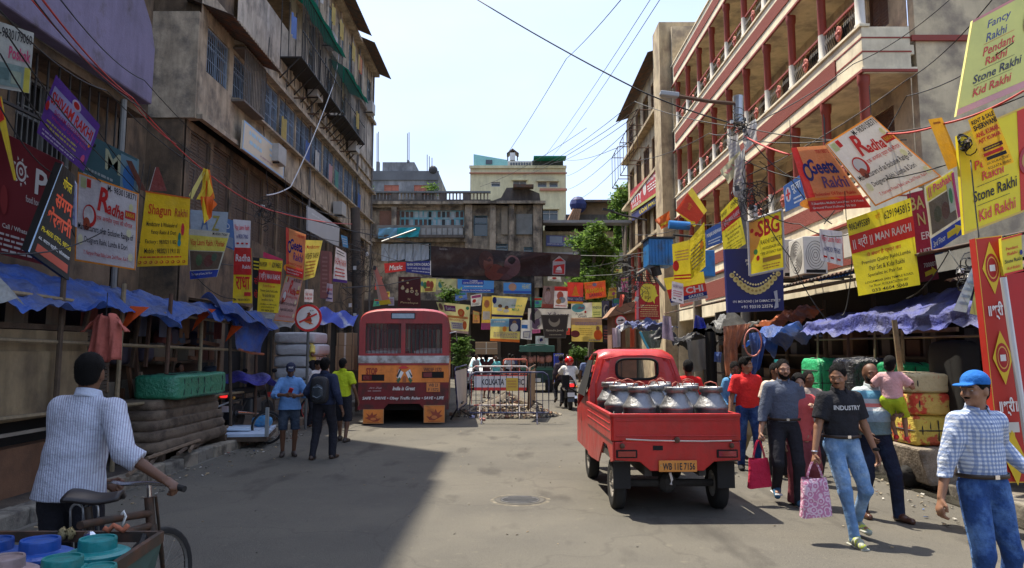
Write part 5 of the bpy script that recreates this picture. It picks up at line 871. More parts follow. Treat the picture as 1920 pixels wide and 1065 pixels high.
# ---- generic wheel
def wheel(par,c,r,w,axis,tyre_m=RUBBER,rim_m=None,spokes=0,name='wheel',sub=True):
    rim_m=rim_m or mat((.25,.24,.22),rough=.5,metal=.5,var=.2);b=MB().M(tyre_m).smooth();tr=w/2
    P_=[(r-w*.95,-tr*.8),(r-w*.35,-tr),(r-w*.08,-tr*.85),(r,-tr*.5),(r,tr*.5),(r-w*.08,tr*.85),(r-w*.35,tr),(r-w*.95,tr*.8)]
    rot=(0,0,0)if axis=='x' else None
    b.lathe(P_,(0,0,0),28,axis);ty=b.build(name,par,loc=(0,0,0));ty.location=Vector(c)
    rb=MB().M(rim_m)
    if spokes:
        ri=r-w*.9;rb.lathe([(ri,-w*.3),(ri+.01,0),(ri,w*.3),(ri-.012,0),(ri,-w*.3)],(0,0,0),28,axis);rb.lathe([(0,-.04),(.03,-.04),(.03,.04),(0,.04)],(0,0,0),10,axis)
        for k in range(spokes):
            a=2*math.pi*k/spokes;a2=a+(.35 if k%2 else-.35);v=lambda rr,t,o:Vector((rr*math.cos(t),o,rr*math.sin(t)))if axis=='y' else Vector((o,rr*math.cos(t),rr*math.sin(t)))
            rb.cyl(v(.028,a2,.03*(1 if k%2 else-1)),v(ri,a,0),.0025,n=3,caps=False)
    else:
        rb.smooth().lathe([(0,-tr*.5),(r*.18,-tr*.55),(r*.2,-tr*.2),(r*.5,-tr*.35),(r-w*.95,-tr*.82),(r-w*.95,tr*.82),(r*.5,tr*.35),(r*.2,tr*.2),(r*.18,tr*.55),(0,tr*.5)],(0,0,0),24,axis)
        for k in range(5):
            a=2*math.pi*k/5;o=-tr*.42;rb.cs=False
            for s in(-1,1):q=(Vector((s*tr*.42,r*.33*math.cos(a),r*.33*math.sin(a))))if axis=='x' else Vector((r*.33*math.cos(a),s*tr*.42,r*.33*math.sin(a)));rb.cyl(q,q+(Vector((s*.015,0,0))if axis=='x' else Vector((0,s*.015,0))),r*.05,n=6)
    o=rb.build('rim',None);o.parent=ty
    return ty
# ================================================================ BUS
gb=gnd(757,797);YB_=gb.y
zb=lambda py:at(757,py,YB_).z
xl,xr=at(673,700,YB_).x,at(841,700,YB_).x;xc=(xl+xr)/2;hw=(xr-xl)/2
BUS=T('bus','old maroon and orange bus seen from behind with barred rear windows','bus',loc=(xc,YB_,0))
MRN=mat((.34,.022,.020),rough=.45,var=.25,vs=2.5,bump=.15,bs=7,streak=.4,col2=(.22,.03,.025),m2s=2,mix=(.5,.75),coat=.3);DMR=mat((.17,.014,.016),rough=.5,var=.25,vs=3,col2=(.07,.02,.018),m2s=2.5);ORG_=mat((.80,.25,.045),rough=.5,var=.18,vs=3,streak=.35,col2=(.42,.12,.04),m2s=4,mix=(.55,.75));SILV=mat((.50,.50,.49),rough=.5,metal=.3,var=.25,vs=6,col2=(.25,.22,.2),m2s=5)
zt,zs,zw0,zw1,zsv,zor,zbt=zb(577),zb(603),zb(667),zb(605),zb(681),zb(717),zb(768)
LEN=7.6;sides=MB().M(MRN);sop=[(YB_+.9+i*1.05,YB_+1.75+i*1.05,zw0+.05,zw1-.05)for i in range(6)]
for sx,d in((xc-hw,.05),(xc+hw,-.05)):
    sides.M(MRN);wall_grid(sides,'x',sx,YB_,YB_+LEN,zsv,zs,sop,d);sides.M(ORG_);wall_grid(sides,'x',sx,YB_,YB_+LEN,zor,zsv,[],d);sides.M(DMR);wall_grid(sides,'x',sx,YB_,YB_+LEN,zbt,zor,[],d)
sides.M(DMR).box(xc-hw+.01,xc+hw-.01,YB_+.06,YB_+LEN,.55,.62);sides.M(mat((.10,.07,.06))).box(xc-hw,xc+hw,YB_+LEN-.05,YB_+LEN,.6,zw0).box(xc-.05,xc+.05,YB_+LEN-.04,YB_+LEN,zw0,zs)
sides.build('body_side',BUS)
n=14;ol=[]
for i in range(n+1):
    t=math.pi*i/n;x=math.cos(t);z=math.sin(t);ol.append((se(x,.55)*hw,se(z,.75)*(zt-zs)))
rings=[]
for dy,k,kx in((0,.80,.97),(.06,.9,.99),(.2,.98,1.0),(.5,1,1),(LEN-.4,1,1),(LEN,.8,.97)):rings.append([(xc+x*kx,YB_+dy,zs+z*k)for x,z in ol])
rf=MB().M(MRN).smooth();rf.add([p for r in rings for p in r],[(j*(n+1)+i,j*(n+1)+i+1,(j+1)*(n+1)+i+1,(j+1)*(n+1)+i)for j in range(len(rings)-1)for i in range(n)]);rf.cs=False;rf.add(rings[0],[tuple(range(n+1))]);rf.add(rings[-1],[tuple(reversed(range(n+1)))]);rf.build('roof',BUS)
rear=MB().M(MRN);R0=YB_;wx=[at(p,640,YB_).x for p in(686,752,760,829)]
wall_grid(rear,'y',R0,xc-hw,xc+hw,zw0,zs,[(wx[0],wx[1],zw0+.06,zw1-.02),(wx[2],wx[3],zw0+.06,zw1-.02)],.06)
rear.build('rear_panel',BUS)
for a,c in((wx[0],wx[1]),(wx[2],wx[3])):
    f=MB().M(DMR);
    for k in range(9):x=a+(c-a)*(k+.5)/9;f.cyl((x,R0+.02,zw0+.06),(x,R0+.02,zw1-.02),.009,n=5)
    f.build('window_bars',BUS)
    MB().M(mat((.20,.22,.22),rough=.12,alpha=.10,var=0)).box(a,c,R0+.045,R0+.05,zw0+.06,zw1-.02).build('rear_window',BUS)
mbx=[(686,829,605,600),(686,829,668,664)]
MB().M(SILV).box(xc-hw-.01,xc+hw+.01,R0-.02,R0+.06,zsv,zw0).build('silver_band',BUS,bevel=.008)
for k in range(14):MB().M(SILV).cyl((xc-hw+.08+k*.165,R0-.02,(zsv+zw0)/2),(xc-hw+.08+k*.165,R0-.03,(zsv+zw0)/2),.012,n=6).build('rivet',BUS)
MB().M(ORG_).box(xc-hw,xc+hw,R0,R0+.05,zor,zsv).build('orange_panel',BUS);MB().M(MRN).box(xc-hw+.001,xc+hw-.001,R0-.012,R0,zsv-.05,zsv).build('red_stripe',BUS)
zb2=zb(757);cut0,cut1=at(722,760,YB_).x,at(792,760,YB_).x
MB().M(DMR).prism([(xc-hw,R0,zor),(xc-hw,R0,zbt),(cut0-.05,R0,zbt),(cut0+.08,R0,zb2),(cut1-.08,R0,zb2),(cut1+.05,R0,zbt),(xc+hw,R0,zbt),(xc+hw,R0,zor)],(0,.05,0)).build('lower_panel',BUS)
for q in((679,721,702,714),(791,832,697,709)):
    a,c=at(q[0],q[3],YB_),at(q[1],q[2],YB_);MB().M(DARK).box(a.x,c.x,R0-.004,R0+.0,a.z,c.z).M(ORG_).box(a.x-.02,c.x+.02,R0-.012,R0,c.z,c.z+.02).box(a.x-.02,c.x+.02,R0-.012,R0,a.z-.02,a.z).build('lamp_recess',BUS)
    MB().M(mat((.16,.02,.02),rough=.2)).box(a.x+.03,a.x+.25,R0-.008,R0-.003,a.z+.02,c.z-.02).build('tail_lamp',BUS)
a,c=at(735,597,YB_),at(777,588,YB_);MB().M(DARK).box(a.x-.03,c.x+.03,R0-.015,R0+.1,a.z-.025,c.z+.025).build('visor_frame',BUS,bevel=.03);MB().M(mat((.30,.38,.44),rough=.25)).box(a.x,c.x,R0-.022,R0-.016,a.z,c.z).build('visor_glass',BUS,bevel=.02)
for q in((681,720,767,797),(794,834,760,793)):
    a,c=at(q[0],q[3],YB_),at(q[1],q[2],YB_);o=MB().M(ORG_).box(a.x,c.x,R0-.01,R0+.012,max(.04,a.z),c.z).build('mudflap',BUS,bevel=.006)
    S_=lambda u,v,off=0,a=a,c=c:Vector((a.x+(c.x-a.x)*u,R0-.01-off,c.z+(max(.04,a.z)-c.z)*v))
    bird=[(.12,.62),(.28,.66),(.42,.55),(.30,.30),(.50,.42),(.55,.20),(.66,.44),(.86,.26),(.74,.52),(.90,.60),(.72,.72),(.5,.86),(.28,.84)]
    if q[0]<700:bird=[(1-u,v)for u,v in bird]
    put_elements([('f',.03,.03,(.5,.25,.1)),('p',bird if q[0]>700 else bird[::-1],(.33,.05,.02)),('e',.5,.68,.14,.10,(.66,.2,.05)),('r',.2,.9,.8,.92,(.3,.05,.02))],S_,o,matf=paint)
for sx in(xc-hw+.28,xc+hw-.28):wheel(BUS,(sx-ORG[BUS.name].x,1.7,.46),.46,.34,'x')
for sx in(xc-hw+.2,xc+hw-.2):wheel(BUS,(sx-ORG[BUS.name].x,LEN-1.4,.46),.46,.25,'x')
MB().M(DARK).box(xc-hw+.2,xc+hw-.2,R0+.3,R0+LEN-.3,.35,.6).build('chassis',BUS)
for r_i in range(5):
    for sx in(-.62,.62):MB().M(mat((.40,.06,.05),rough=.6,var=.1)).box(xc+sx-.42,xc+sx+.42,R0+.7+r_i*1.2,R0+.85+r_i*1.2,.7,1.75+.02*r_i).M(mat((.65,.62,.58))).box(xc+sx-.40,xc+sx+.40,R0+.69+r_i*1.2,R0+.86+r_i*1.2,1.76+.02*r_i,1.84+.02*r_i).build('seat',BUS)
SB_=lambda u,v,off=0:Vector((xc-hw+2*hw*u,R0-.013-off,zsv+(zbt-zsv)*v))
put_elements([('t','STOP',.085,.10,.21,.25,(.30,.02,.01),0,.03),('t','WB23F 1572',.72,.10,.92,.18,(.08,.02,.02)),('p',[(.42,.30),(.45,.13),(.50,.20),(.46,.36)],WH),('p',[(.60,.30),(.57,.13),(.52,.20),(.56,.36)],WH),('p',[(.42,.37),(.455,.30),(.47,.34),(.44,.44)],(.05,.12,.05)),('p',[(.60,.37),(.565,.30),(.55,.34),(.58,.44)],(.05,.12,.05)),('p',[(.42,.28),(.46,.12),(.47,.15),(.435,.31)],BK),('p',[(.60,.28),(.54,.12),(.55,.15),(.585,.31)],BK),('p',[(.44,.10),(.48,.06),(.52,.06),(.56,.10),(.52,.12),(.48,.12)],RD),('p',[(.49,.30),(.51,.27),(.53,.30),(.53,.42),(.49,.42)],(.35,.1,.03)),('t','India is Great',.38,.50,.63,.585,WH,.3,.02),('t','Art Zup',.12,.51,.26,.56,(.5,.35,.35),.4),('l',.10,.575,.28,.62,1,(.4,.25,.25)),
    ('t','SAFE • DRIVE • Obey Traffic Rules • SAVE • LIFE',.05,.72,.95,.80,WH,.25,.015),('r',.755,.42,.905,.62,(.62,.20,.04)),('t','WB 23',.78,.44,.88,.51,BK),('t','F 1572',.775,.54,.89,.605,BK)],SB_,BUS,matf=paint)
MB().M(GALV).tube([(xc+hw+.01,R0+.6,2.3),(xc+hw+.18,R0+.7,2.35),(xc+hw+.2,R0+.7,2.1)],.012,5).build('grab_rail',BUS)
for k in range(4):MB().M(DARK).ball((xc-hw-.05,R0+.8+k*1.1,1.9),.09).build('passenger_elbow',BUS)if False else None
BUS.rotation_euler=(0,0,R(4.2))
# ================================================================ RED PICKUP
TK=T('red_pickup','small red pickup truck carrying steel milk cans, seen from behind','pickup truck',loc=(1.86,8.86,0),rz=1.6)
RED=mat((.47,.013,.009),rough=.42,var=.16,vs=3,bump=.12,bs=7,col2=(.33,.03,.02),m2s=3.2,mix=(.48,.75),coat=.25,coords='O',streak=.35);REDD=mat((.30,.02,.016),rough=.5,var=.25,vs=5,coords='O',col2=(.12,.02,.015),m2s=5);TW=.725
b=MB().M(RED)
b.box(-TW,TW,0,.03,.85,1.135);b.build('tailgate',TK,bevel=.012);tg=MB().M(RED)
tg.box(-TW-.005,TW+.005,-.02,.045,1.12,1.155);tg.box(-TW+.04,TW-.04,-.012,0,.90,.915).box(-TW+.04,TW-.04,-.012,0,1.075,1.09);tg.build('tailgate_rail',TK,bevel=.006)
for sx in(-1,1):
    s=MB().M(RED).box(sx*TW-.015,sx*TW+.015,.03,2.2,.85,1.12).box(sx*TW-.025,sx*TW+.025,.03,2.2,1.11,1.15).box(sx*TW-.022*(sx<0)-.0,sx*TW+.022*(sx>0),.1,2.1,.95,.965).box(sx*TW-.022*(sx<0),sx*TW+.022*(sx>0),.1,2.1,1.03,1.045);s.build('side_board',TK,bevel=.006)
    MB().M(RED).prism([(sx*(TW-.02),.02,.84),(sx*(TW-.02),.02,.63),(sx*(TW-.02),.18,.60),(sx*(TW-.02),.28,.68),(sx*(TW-.02),.45,.76),(sx*(TW-.02),.75,.76),(sx*(TW-.02),.95,.64),(sx*(TW-.02),1.2,.46),(sx*(TW-.02),1.9,.42),(sx*(TW-.02),2.25,.42),(sx*(TW-.02),2.25,.84)],(sx*.02,0,0)).build('lower_side',TK)
MB().M(mat((.08,.07,.06),rough=.7,var=.3)).box(-TW+.02,TW-.02,.03,2.2,.62,.70).build('bed_floor',TK)
MB().M(RED).prism([(-TW+.02,.0,.84),(-TW+.02,.0,.64),(-.42,.0,.62),(-.30,.0,.52),(.30,.0,.52),(.42,.0,.62),(TW-.02,.0,.64),(TW-.02,.0,.84)],(0,.05,0)).build('rear_valance',TK,bevel=.008)
for sx in(-1,1):
    MB().M(DARK).box(sx*.57-.12,sx*.57+.12,-.012,0,.665,.755).build('lamp_housing',TK,bevel=.01);MB().M(mat((.28,.02,.015),rough=.15,spec=.8)).box(sx*.57-.10,sx*.57+.10,-.022,-.012,.68,.74).build('tail_lamp',TK)
    MB().M(RUST).ball((sx*.62,-.02,.80),.03).build('latch',TK)
MB().M(RUST).ball((0,-.02,.865),.035).build('latch',TK);MB().M(DARK).box(-.27,-.16,-.008,0,.75,.80).build('handle',TK)
MB().M(mat((.62,.52,.45),rough=.8)).tube([(-.58,-.022,.875),(-.3,-.024,.86),(0,-.03,.855),(.3,-.026,.85),(.62,-.022,.855)],.008,4).build('rope',TK)
pl=MB().M(paint((.62,.24,.04))).box(-.215,.215,-.035,-.02,.515,.64).build('number_plate',TK,bevel=.004)
put_elements([('t','WB 11E 7156',.10,.20,.95,.82,BK,0,.02),('r',.03,.35,.08,.5,(.5,.3,.1))],lambda u,v,off=0:Vector((-.215+.43*u,-.036-off,.64-.125*v)),pl,matf=paint)
# cab
cw=.695;prf=[(2.3,.42),(2.3,1.34),(2.33,1.78),(2.39,1.85),(2.6,1.885),(3.1,1.885),(3.35,1.80),(3.72,1.15),(3.82,.95),(3.85,.42)]
cab=MB().M(RED);NX=9
def cabring(x):k=abs(x);s_=1-.035*max(0,(k-.75)/.25)**2;return s_
vs=[];fs=[]
for i in range(NX+1):
    t=-1+2*i/NX;t=math.copysign(abs(t)**.7,t)
    for(y,z)in prf:
        taper=1-.24*max(0,(z-1.25)/.63)**1.2;drop=.06*max(0,abs(t)-.8)/.2 if z>1.7 else 0;back=.03*(max(0,abs(t)-.75)/.25)if y<2.6 else 0
        vs.append((t*cw*taper,y+back,z-drop))
m_=len(prf)
for i in range(NX):
    for j in range(m_-1):
        if(j==1 and 2<=i<=6)or(j==6 and 1<=i<=7):continue  # hole for the rear window
        fs.append((i*m_+j,(i+1)*m_+j,(i+1)*m_+j+1,i*m_+j+1))
cab.add(vs,fs);cab.sm=[True]*len(fs);cab.cs=False
for i,rv in((0,1),(NX,0)):  # sides with a door window opening
    P_=[vs[i*m_+j]for j in range(m_)]
    cab.add(P_,[(0,1,8,9),(1,2,3,4),(5,6,7,8)])
cab.build('cab',TK)
# rear wall round the oval window
wr=MB().M(RED);K=32;xa_=vs[2*m_+1][0];xb_=vs[7*m_+1][0];xa2=vs[2*m_+2][0];xb2=vs[7*m_+2][0]
def orect(t):
    a=2*math.pi*t;c_,s_=math.cos(a),math.sin(a);k=1/max(abs(c_),abs(s_));u,v=c_*k,s_*k
    z=1.56+.22*v;h=(z-1.34)/.44;xx=xb_+(xb2-xb_)*h;return Vector((u*xx,2.3+.02*h,z))
def oval(t,g=1.0,y=2.30):a=2*math.pi*t;return Vector((se(math.cos(a),.5)*.285*g,y,1.60+se(math.sin(a),.5)*.14*g))
wr.add([orect(k/K)for k in range(K)]+[oval(k/K,1.06)for k in range(K)],[(k,(k+1)%K,K+(k+1)%K,K+k)for k in range(K)]);wr.build('cab_rear_wall',TK)
MB().M(DARK).smooth().tube([oval(k/K,1.04,2.295)for k in range(K)],.02,6,True).build('window_seal',TK)
MB().M(mat((.10,.12,.11),rough=.06,alpha=.12,var=0,spec=.7)).add([oval(k/K,1.04,2.305)for k in range(K)],[tuple(range(K))]).build('rear_window',TK)
for sx in(-1,1):MB().M(RED).tube([(sx*.60,2.29,.95),(sx*.59,2.285,1.4),(sx*.48,2.31,1.74),(sx*.2,2.325,1.79),(0,2.325,1.79)],.013,5).build('pressed_rib',TK)
MB().M(DARK).box(-.6,.6,2.9,3.1,.6,1.0).ball((-.3,2.85,1.15),.2,sc=(1,.4,1)).ball((.33,2.85,1.15),.2,sc=(1,.4,1)).build('cab_seat',TK)
MB().M(DARK).prism([(-.73,2.55,1.2),(-.73,3.45,1.2),(-.60,3.15,1.72),(-.60,2.6,1.72)],(.01,0,0)).build('door_window',TK)
MB().M(DARK).tube([(-.72,3.4,1.2),(-.9,3.4,1.3)],.012,5).obox((-.92,3.4,1.38),(.12,.03,.2)).build('wing_mirror',TK)
for x,y in((-.60,.55),(.60,.55),(-.60,2.75),(.60,2.75)):wheel(TK,(x,y,.295),.295,.15,'x',rim_m=mat((.35,.32,.28),rough=.6,var=.3,vs=12))
for sx in(-1,1):MB().M(RUBBER).box(sx*.60-.10,sx*.60+.10,.16,.175,.30,.62).build('mud_guard',TK)
MB().M(mat((.05,.045,.04),rough=.8,var=.4,vs=12)).box(-.35,-.27,.1,3.4,.45,.56).box(.27,.35,.1,3.4,.45,.56).cyl((-.55,.55,.3),(.55,.55,.3),.045,n=8).ball((0,.55,.3),.12).box(-.15,.2,1.0,1.8,.3,.5).build('chassis',TK)
MB().M(mat((.55,.50,.45),rough=.8)).tube([(-.08,.02,.5),(-.06,.02,.42),(-.075,.0,.37)],.016,5).build('tied_rag',TK)
# milk cans
CAN=mat((.23,.23,.235),rough=.42,metal=.8,var=.35,vs=6,bump=.3,bs=9,col2=(.22,.21,.19),m2s=6,mix=(.5,.7),coords='O');CANB=mat((.13,.13,.135),rough=.55,metal=.6,var=.4,vs=6,bump=.1,bs=14,coords='O')
def can_proto():
    r=T('milk_can','x','milk can',loc=(0,0,0),group='milk cans in the red pickup bed')
    b=MB().smooth().M(CANB).lathe([(0,.0),(.205,0),(.215,.02),(.213,.52),(.217,.53)],n=24).M(CAN).lathe([(.217,.53),(.222,.545),(.218,.565),(.20,.585),(.135,.70),(.125,.715),(.125,.74)],n=24);b.build('body',r,loc=(0,0,0))
    l=MB().smooth().M(CAN).lathe([(.126,.735),(.150,.735),(.152,.80),(.147,.805),(.135,.80),(.12,.775),(0,.77)],n=24).build('lid',r,loc=(0,0,0))
    MB().smooth().M(mat((.35,.08,.05),rough=.5,var=.2)).tube([(-.10,0,.79),(-.07,0,.85),(0,0,.87),(.07,0,.85),(.10,0,.79)],.008,5).build('lid_handle',r,loc=(0,0,0))
    for s in(-1,1):MB().smooth().M(CANB).tube([(s*.06,-.213,.47),(s*.06,-.26,.44),(s*.06,-.26,.38),(s*.06-s*.12,-.26,.38),(s*.06-s*.12,-.26,.44),(s*.06-s*.12,-.213,.47)],.008,5).build('side_handle',r,loc=(0,0,0))
    return r
cp=can_proto();A8=R(1.6)
cans=[(-.35,.34,'rear row, leftmost, half hiding the can behind it'),(.07,.27,'rear row, wide one in the middle'),(.49,.30,'rear row, rightmost with yellow mark'),(-.51,.74,'left end by the side board'),(-.10,.72,'second row behind the middle can'),(.32,.72,'second row behind the right pair'),(-.34,1.16,'third in along the left side board'),(.08,1.12,'third row centre'),(.45,1.2,'third row by the right side board'),(-.48,1.60,'front row under the cab window'),(.2,1.66,'front row against the cab')]
for i,(x,y,l)in enumerate(cans):
    c=cp if i==0 else copy_tree(cp);c['label']='steel milk can in the red pickup: '+l
    c.location=(1.86+x*math.cos(A8)-y*math.sin(A8),8.86+x*math.sin(A8)+y*math.cos(A8),.702-(.05 if i%3==1 else 0)*0);c.rotation_euler=(0,0,rnd(-.9,.9));c.scale=(.89,.89,.92)
# ================================================================ KOLKATA barricades and rubble
def barricade(name,label,qd,Y0_,nb,fm,els=None,plate=None,ys=None,rr=.022,legs=True,panel=None):
    ys=ys or(Y0_,)*4;P_=[at(*q,y)for q,y in zip(qd,ys)];root=T(name,label,'barricade',loc=(P_[3].x,P_[3].y,0));S_=lambda u,v:P_[0].lerp(P_[1],u).lerp(P_[3].lerp(P_[2],u),v)
    b=MB().smooth().M(fm);pts=[S_(0,1),S_(0,.18),S_(.02,.06),S_(.07,0),S_(.93,0),S_(.98,.06),S_(1,.18),S_(1,1)];b.tube(pts,rr,8,True);b.build('frame',root)
    if panel:MB().M(panel).grid(lambda u,v:S_(.03+.94*u,.08+.90*v)+Vector((0,.02*math.sin(u*6+v*4),0)),8,8).build('panel',root)
    for k in range(nb):MB().M(fm).cyl(S_((k+1)/(nb+1),.02),S_((k+1)/(nb+1),.99),.010,n=5).build('bar',root)
    if legs:
        for u in(.15,.85):
            a=S_(u,1);MB().M(fm).cyl(a,(a.x,a.y-.22,.01),.018,n=6).cyl(a,(a.x,a.y+.22,.01),.018,n=6).build('leg',root)
    if plate:
        u0,v0,u1,v1,c=plate;nr=Vector((0,-.03,0));o=MB().M(paint(c));o.prism([S_(u0,v0)+nr,S_(u1,v0)+nr,S_(u1,v1)+nr,S_(u0,v1)+nr],(0,.01,0));pp=o.build('plate',root)
        if els:put_elements(els,lambda u,v,off=0:S_(u0+(u1-u0)*u,v0+(v1-v0)*v)+Vector((0,-.032-off,0)),pp,matf=paint)
    return root
NVF=mat((.03,.035,.09),rough=.5,var=.25,vs=8,col2=(.25,.22,.2),m2s=4,mix=(.55,.7));WRF=mat((.50,.46,.44),rough=.5,var=.25,vs=4,col2=(.40,.05,.04),m2s=2.2,mix=(.52,.56))
yb=gnd(950,795).y
barricade('crowd_barricade','front dark blue crowd barricade with a small yellow plate before the rubble',[(881,698),(1029,698),(1029,774),(881,774)],yb,12,NVF,[('l',.1,.15,.9,.8,3,(.45,.2,.05))],(.46,.14,.61,.46,(.62,.40,.04)))
barricade('police_barricade','white and red barricade lettered KOLKATA TRAFFIC behind the blue one',[(884,687),(993,687),(990,760),(884,760)],yb+1.6,5,WRF,[('r',0,.8,1,1,RD),('t','KOLKATA TRAFFIC',.14,.25,.95,.65,BK,0,.02),('r',0,0,1,.06,RD)],(.05,.22,.96,.62,(.66,.66,.66)))
barricade('sheet_barricade','grey sheet covered barricade leaning at the left of the rubble',[(852,690),(876,684),(875,756),(858,769)],0,0,NVF,ys=(20.6,22.6,22.2,20.3),panel=mat((.42,.38,.33),rough=.8,var=.25,vs=2),legs=False)
barricade('sheet_barricade','narrow tan sheet barricade standing edge on at the right of the rubble',[(993,690),(1004,684),(1003,754),(990,768)],0,0,RUST,ys=(20.4,22.3,22.0,20.2),panel=mat((.40,.27,.16),rough=.8,var=.2,vs=2),legs=False)
MB_=MB().M(IRON);
for a,c in(((858,765),(845,790)),((862,768),(885,785)),((866,756),(884,735)),((1000,752),(1016,762))):tag(MB().M(IRON).cyl(at(*a,20.5),gnd(*c)+Vector((0,0,.05)),.025,n=6).build('prop_pole'),'iron pole propped %s'%{845:'at the foot of the grey sheet barricade',885:'across the left end of the rubble',884:'upright inside the rubble by the grey sheet',1016:'beside the tan sheet barricade'}[c[0]],'pole')
barricade('round_hoop_barricade','red hooped cane frame standing behind the police barricade',[(944,674),(988,674),(988,700),(944,700)],yb+2.4,2,mat((.5,.12,.08),rough=.6),legs=False)
rub=MB();cols=[mat((.22,.18,.12),rough=.95,var=.3),mat((.13,.11,.085),rough=.95,var=.3),mat((.32,.27,.20),rough=.95,var=.3),mat((.16,.085,.055),rough=.95),mat((.07,.065,.06),rough=.9)]
rg=random.Random(5);cx0,cy0=gnd(948,783).x,gnd(948,783).y+.6
rub.M(cols[1]).smooth().grid(lambda u,v:(cx0+math.cos(6.283*u)*v*1.42,cy0+math.sin(6.283*u)*v*1.0,.55*(1-v**1.2)*(1+.25*math.sin(u*19+v*5))+.008),40,10);rub.cs=False
for k in range(1500):
    a=rg.uniform(0,6.283);v=rg.random()**.6*1.12;s=rg.uniform(.018,.06)*(1.5 if rg.random()<.1 else 1);rub.M(rg.choice(cols));p=(cx0+math.cos(a)*v*1.42,cy0+math.sin(a)*v*1.0,max(.01,.55*(1-min(1,v)**1.2))+s*.3)
    rub.obox(p,(s*1.5,s*1.2,s),(rg.uniform(0,3),rg.uniform(0,3),rg.uniform(0,3)))
tag(rub.build('rubble_heap'),'heap of broken asphalt and earth inside the barricades','rubble',kind='stuff')
for i,(px,py,c)in enumerate(((955,745,(.2,.35,.6)),(1008,760,(.6,.58,.55)),(885,785,(.4,.4,.6)),(905,790,(.6,.25,.2)),(968,750,(.7,.4,.3)))):
    p=gnd(px,py);tag(MB().M(paint(c)).smooth().grid(lump((p.x,p.y,.12 if i in(0,4)else.05),(.16,.12,.08),.6,12,8,rough=.15),12,8).build('litter'),['pale blue crumpled bag on top of the rubble','whitish scrap at the right of the rubble','lilac scrap at the left of the rubble','reddish scrap before the blue barricade','orange scrap on the rubble slope'][i],'litter')
# ================================================================ auto rickshaw van, taxi, motorbikes, booth, far railing
ga=gnd(1006,736);ya=ga.y;AW=T('green_goods_van','dark green three wheeled goods van with rounded canopy and pink bundles','goods van',loc=(ga.x,ya,0))
GR=mat((.025,.12,.075),rough=.4,var=.2,vs=4,coat=.3);GRD=mat((.015,.045,.035),rough=.5,var=.3,vs=3);z_=lambda py:at(1006,py,ya).z;x_=lambda px:at(px,700,ya).x
MB().M(GRD).box(x_(980),x_(1036),ya,ya+1.9,z_(718),z_(690)).build('body',AW,bevel=.03);MB().M(GR).box(x_(978),x_(1038),ya-.02,ya+1.9,z_(694),z_(689)).build('rail',AW)
MB().M(GR).smooth().grid(lambda u,v:(x_(974)+(x_(1040)-x_(974))*u,ya-.1+2.2*v,z_(659)+(z_(646)-z_(659))*(1-abs(2*u-1)**4)**.8),16,4).build('canopy',AW,solid=.04);MB().M(GR).box(x_(974),x_(1040),ya-.12,ya-.09,z_(660),z_(648)).build('canopy_valance',AW,bevel=.02)
for p in(977,990,1006,1022,1036):MB().M(DARK).box(x_(p)-.02,x_(p)+.02,ya-.02,ya+.02,z_(690),z_(659)).build('post',AW)
for k in range(5):MB().M(cloth((.55,.26,.2))).smooth().grid(lump((x_(983+k*11.5),ya+.3,z_(673+2*(k%2))),(.32,.5,.32),.6,14,8,rough=.06),14,8).build('bundle',AW)
for p in(984,1033):wheel(AW,(x_(p)-ga.x,.25,.24),.24,.14,'x')
MB().M(RUBBER).box(x_(978),x_(992),ya-.03,ya-.015,.1,z_(712)).build('mudflap',AW);MB().M(RUBBER).box(x_(1022),x_(1038),ya-.03,ya-.015,.1,z_(712)).build('mudflap',AW);MB().M(paint((.7,.7,.66))).box(x_(1000),x_(1014),ya-.03,ya-.01,z_(716),z_(709)).build('number_plate',AW)
gt=gnd(900,731);TX_=T('white_taxi','white taxi with pale blue reflecting rear window behind the barricades','taxi',loc=(gt.x,gt.y,0),rz=-6)
WC=mat((.68,.68,.66),rough=.25,var=.05,coat=.5)
sec=[(-.1,.32,.75),(.0,.28,.95),(.5,.25,1.0),(1.1,.25,1.02),(2.6,.25,1.0),(3.6,.25,.85),(3.9,.3,.6)]
b=MB().M(WC).smooth();b.grid(lambda u,v:(lambda s:(se(math.cos(6.283*u),.35)*.78,s[0],(s[1]+s[2])/2+se(math.sin(6.283*u),.4)*(s[2]-s[1])/2))(sec[int(round(v*6))]),32,6);b.cs=False;b.add([(se(math.cos(6.283*k/32),.35)*.78,-.1,.535+se(math.sin(6.283*k/32),.4)*.215)for k in range(32)],[tuple(range(32))]);b.build('body',TX_)
MB().M(WC).smooth().hexa([(-.70,.65,.98),(.70,.65,.98),(.70,2.9,.98),(-.70,2.9,.98),(-.56,1.1,1.48),(.56,1.1,1.48),(.56,2.3,1.48),(-.56,2.3,1.48)]).build('cabin',TX_,bevel=.04)
MB().M(mat((.25,.50,.58),rough=.12,var=.1,spec=.8)).add([(-.60,.695,1.06),(.60,.695,1.06),(.50,1.03,1.42),(-.50,1.03,1.42)],[(0,1,2,3)]).build('rear_window',TX_)
for sx in(-1,1):
    MB().M(GLASSD).add([(sx*.70,.95,1.05),(sx*.70,2.6,1.05),(sx*.595,2.25,1.42),(sx*.595,1.2,1.42)],[(0,1,2,3)]).build('side_window',TX_);wheel(TX_,(sx*.7,.7,.3),.3,.18,'x');wheel(TX_,(sx*.7,3.1,.3),.3,.18,'x');MB().M(paint((.4,.02,.02))).box(sx*.62-.1,sx*.62+.1,-.13,-.09,.6,.78).build('tail_lamp',TX_)
MB().M(paint((.66,.45,.05))).box(-.25,.25,-.13,-.1,.5,.62).build('number_plate',TX_);MB().M(CHROME).box(-.78,.78,-.18,-.1,.38,.46).build('bumper',TX_,bevel=.02);MB().M(paint((.03,.2,.5))).box(-.78,.78,-.125,-.105,.82,.86).build('stripe',TX_)
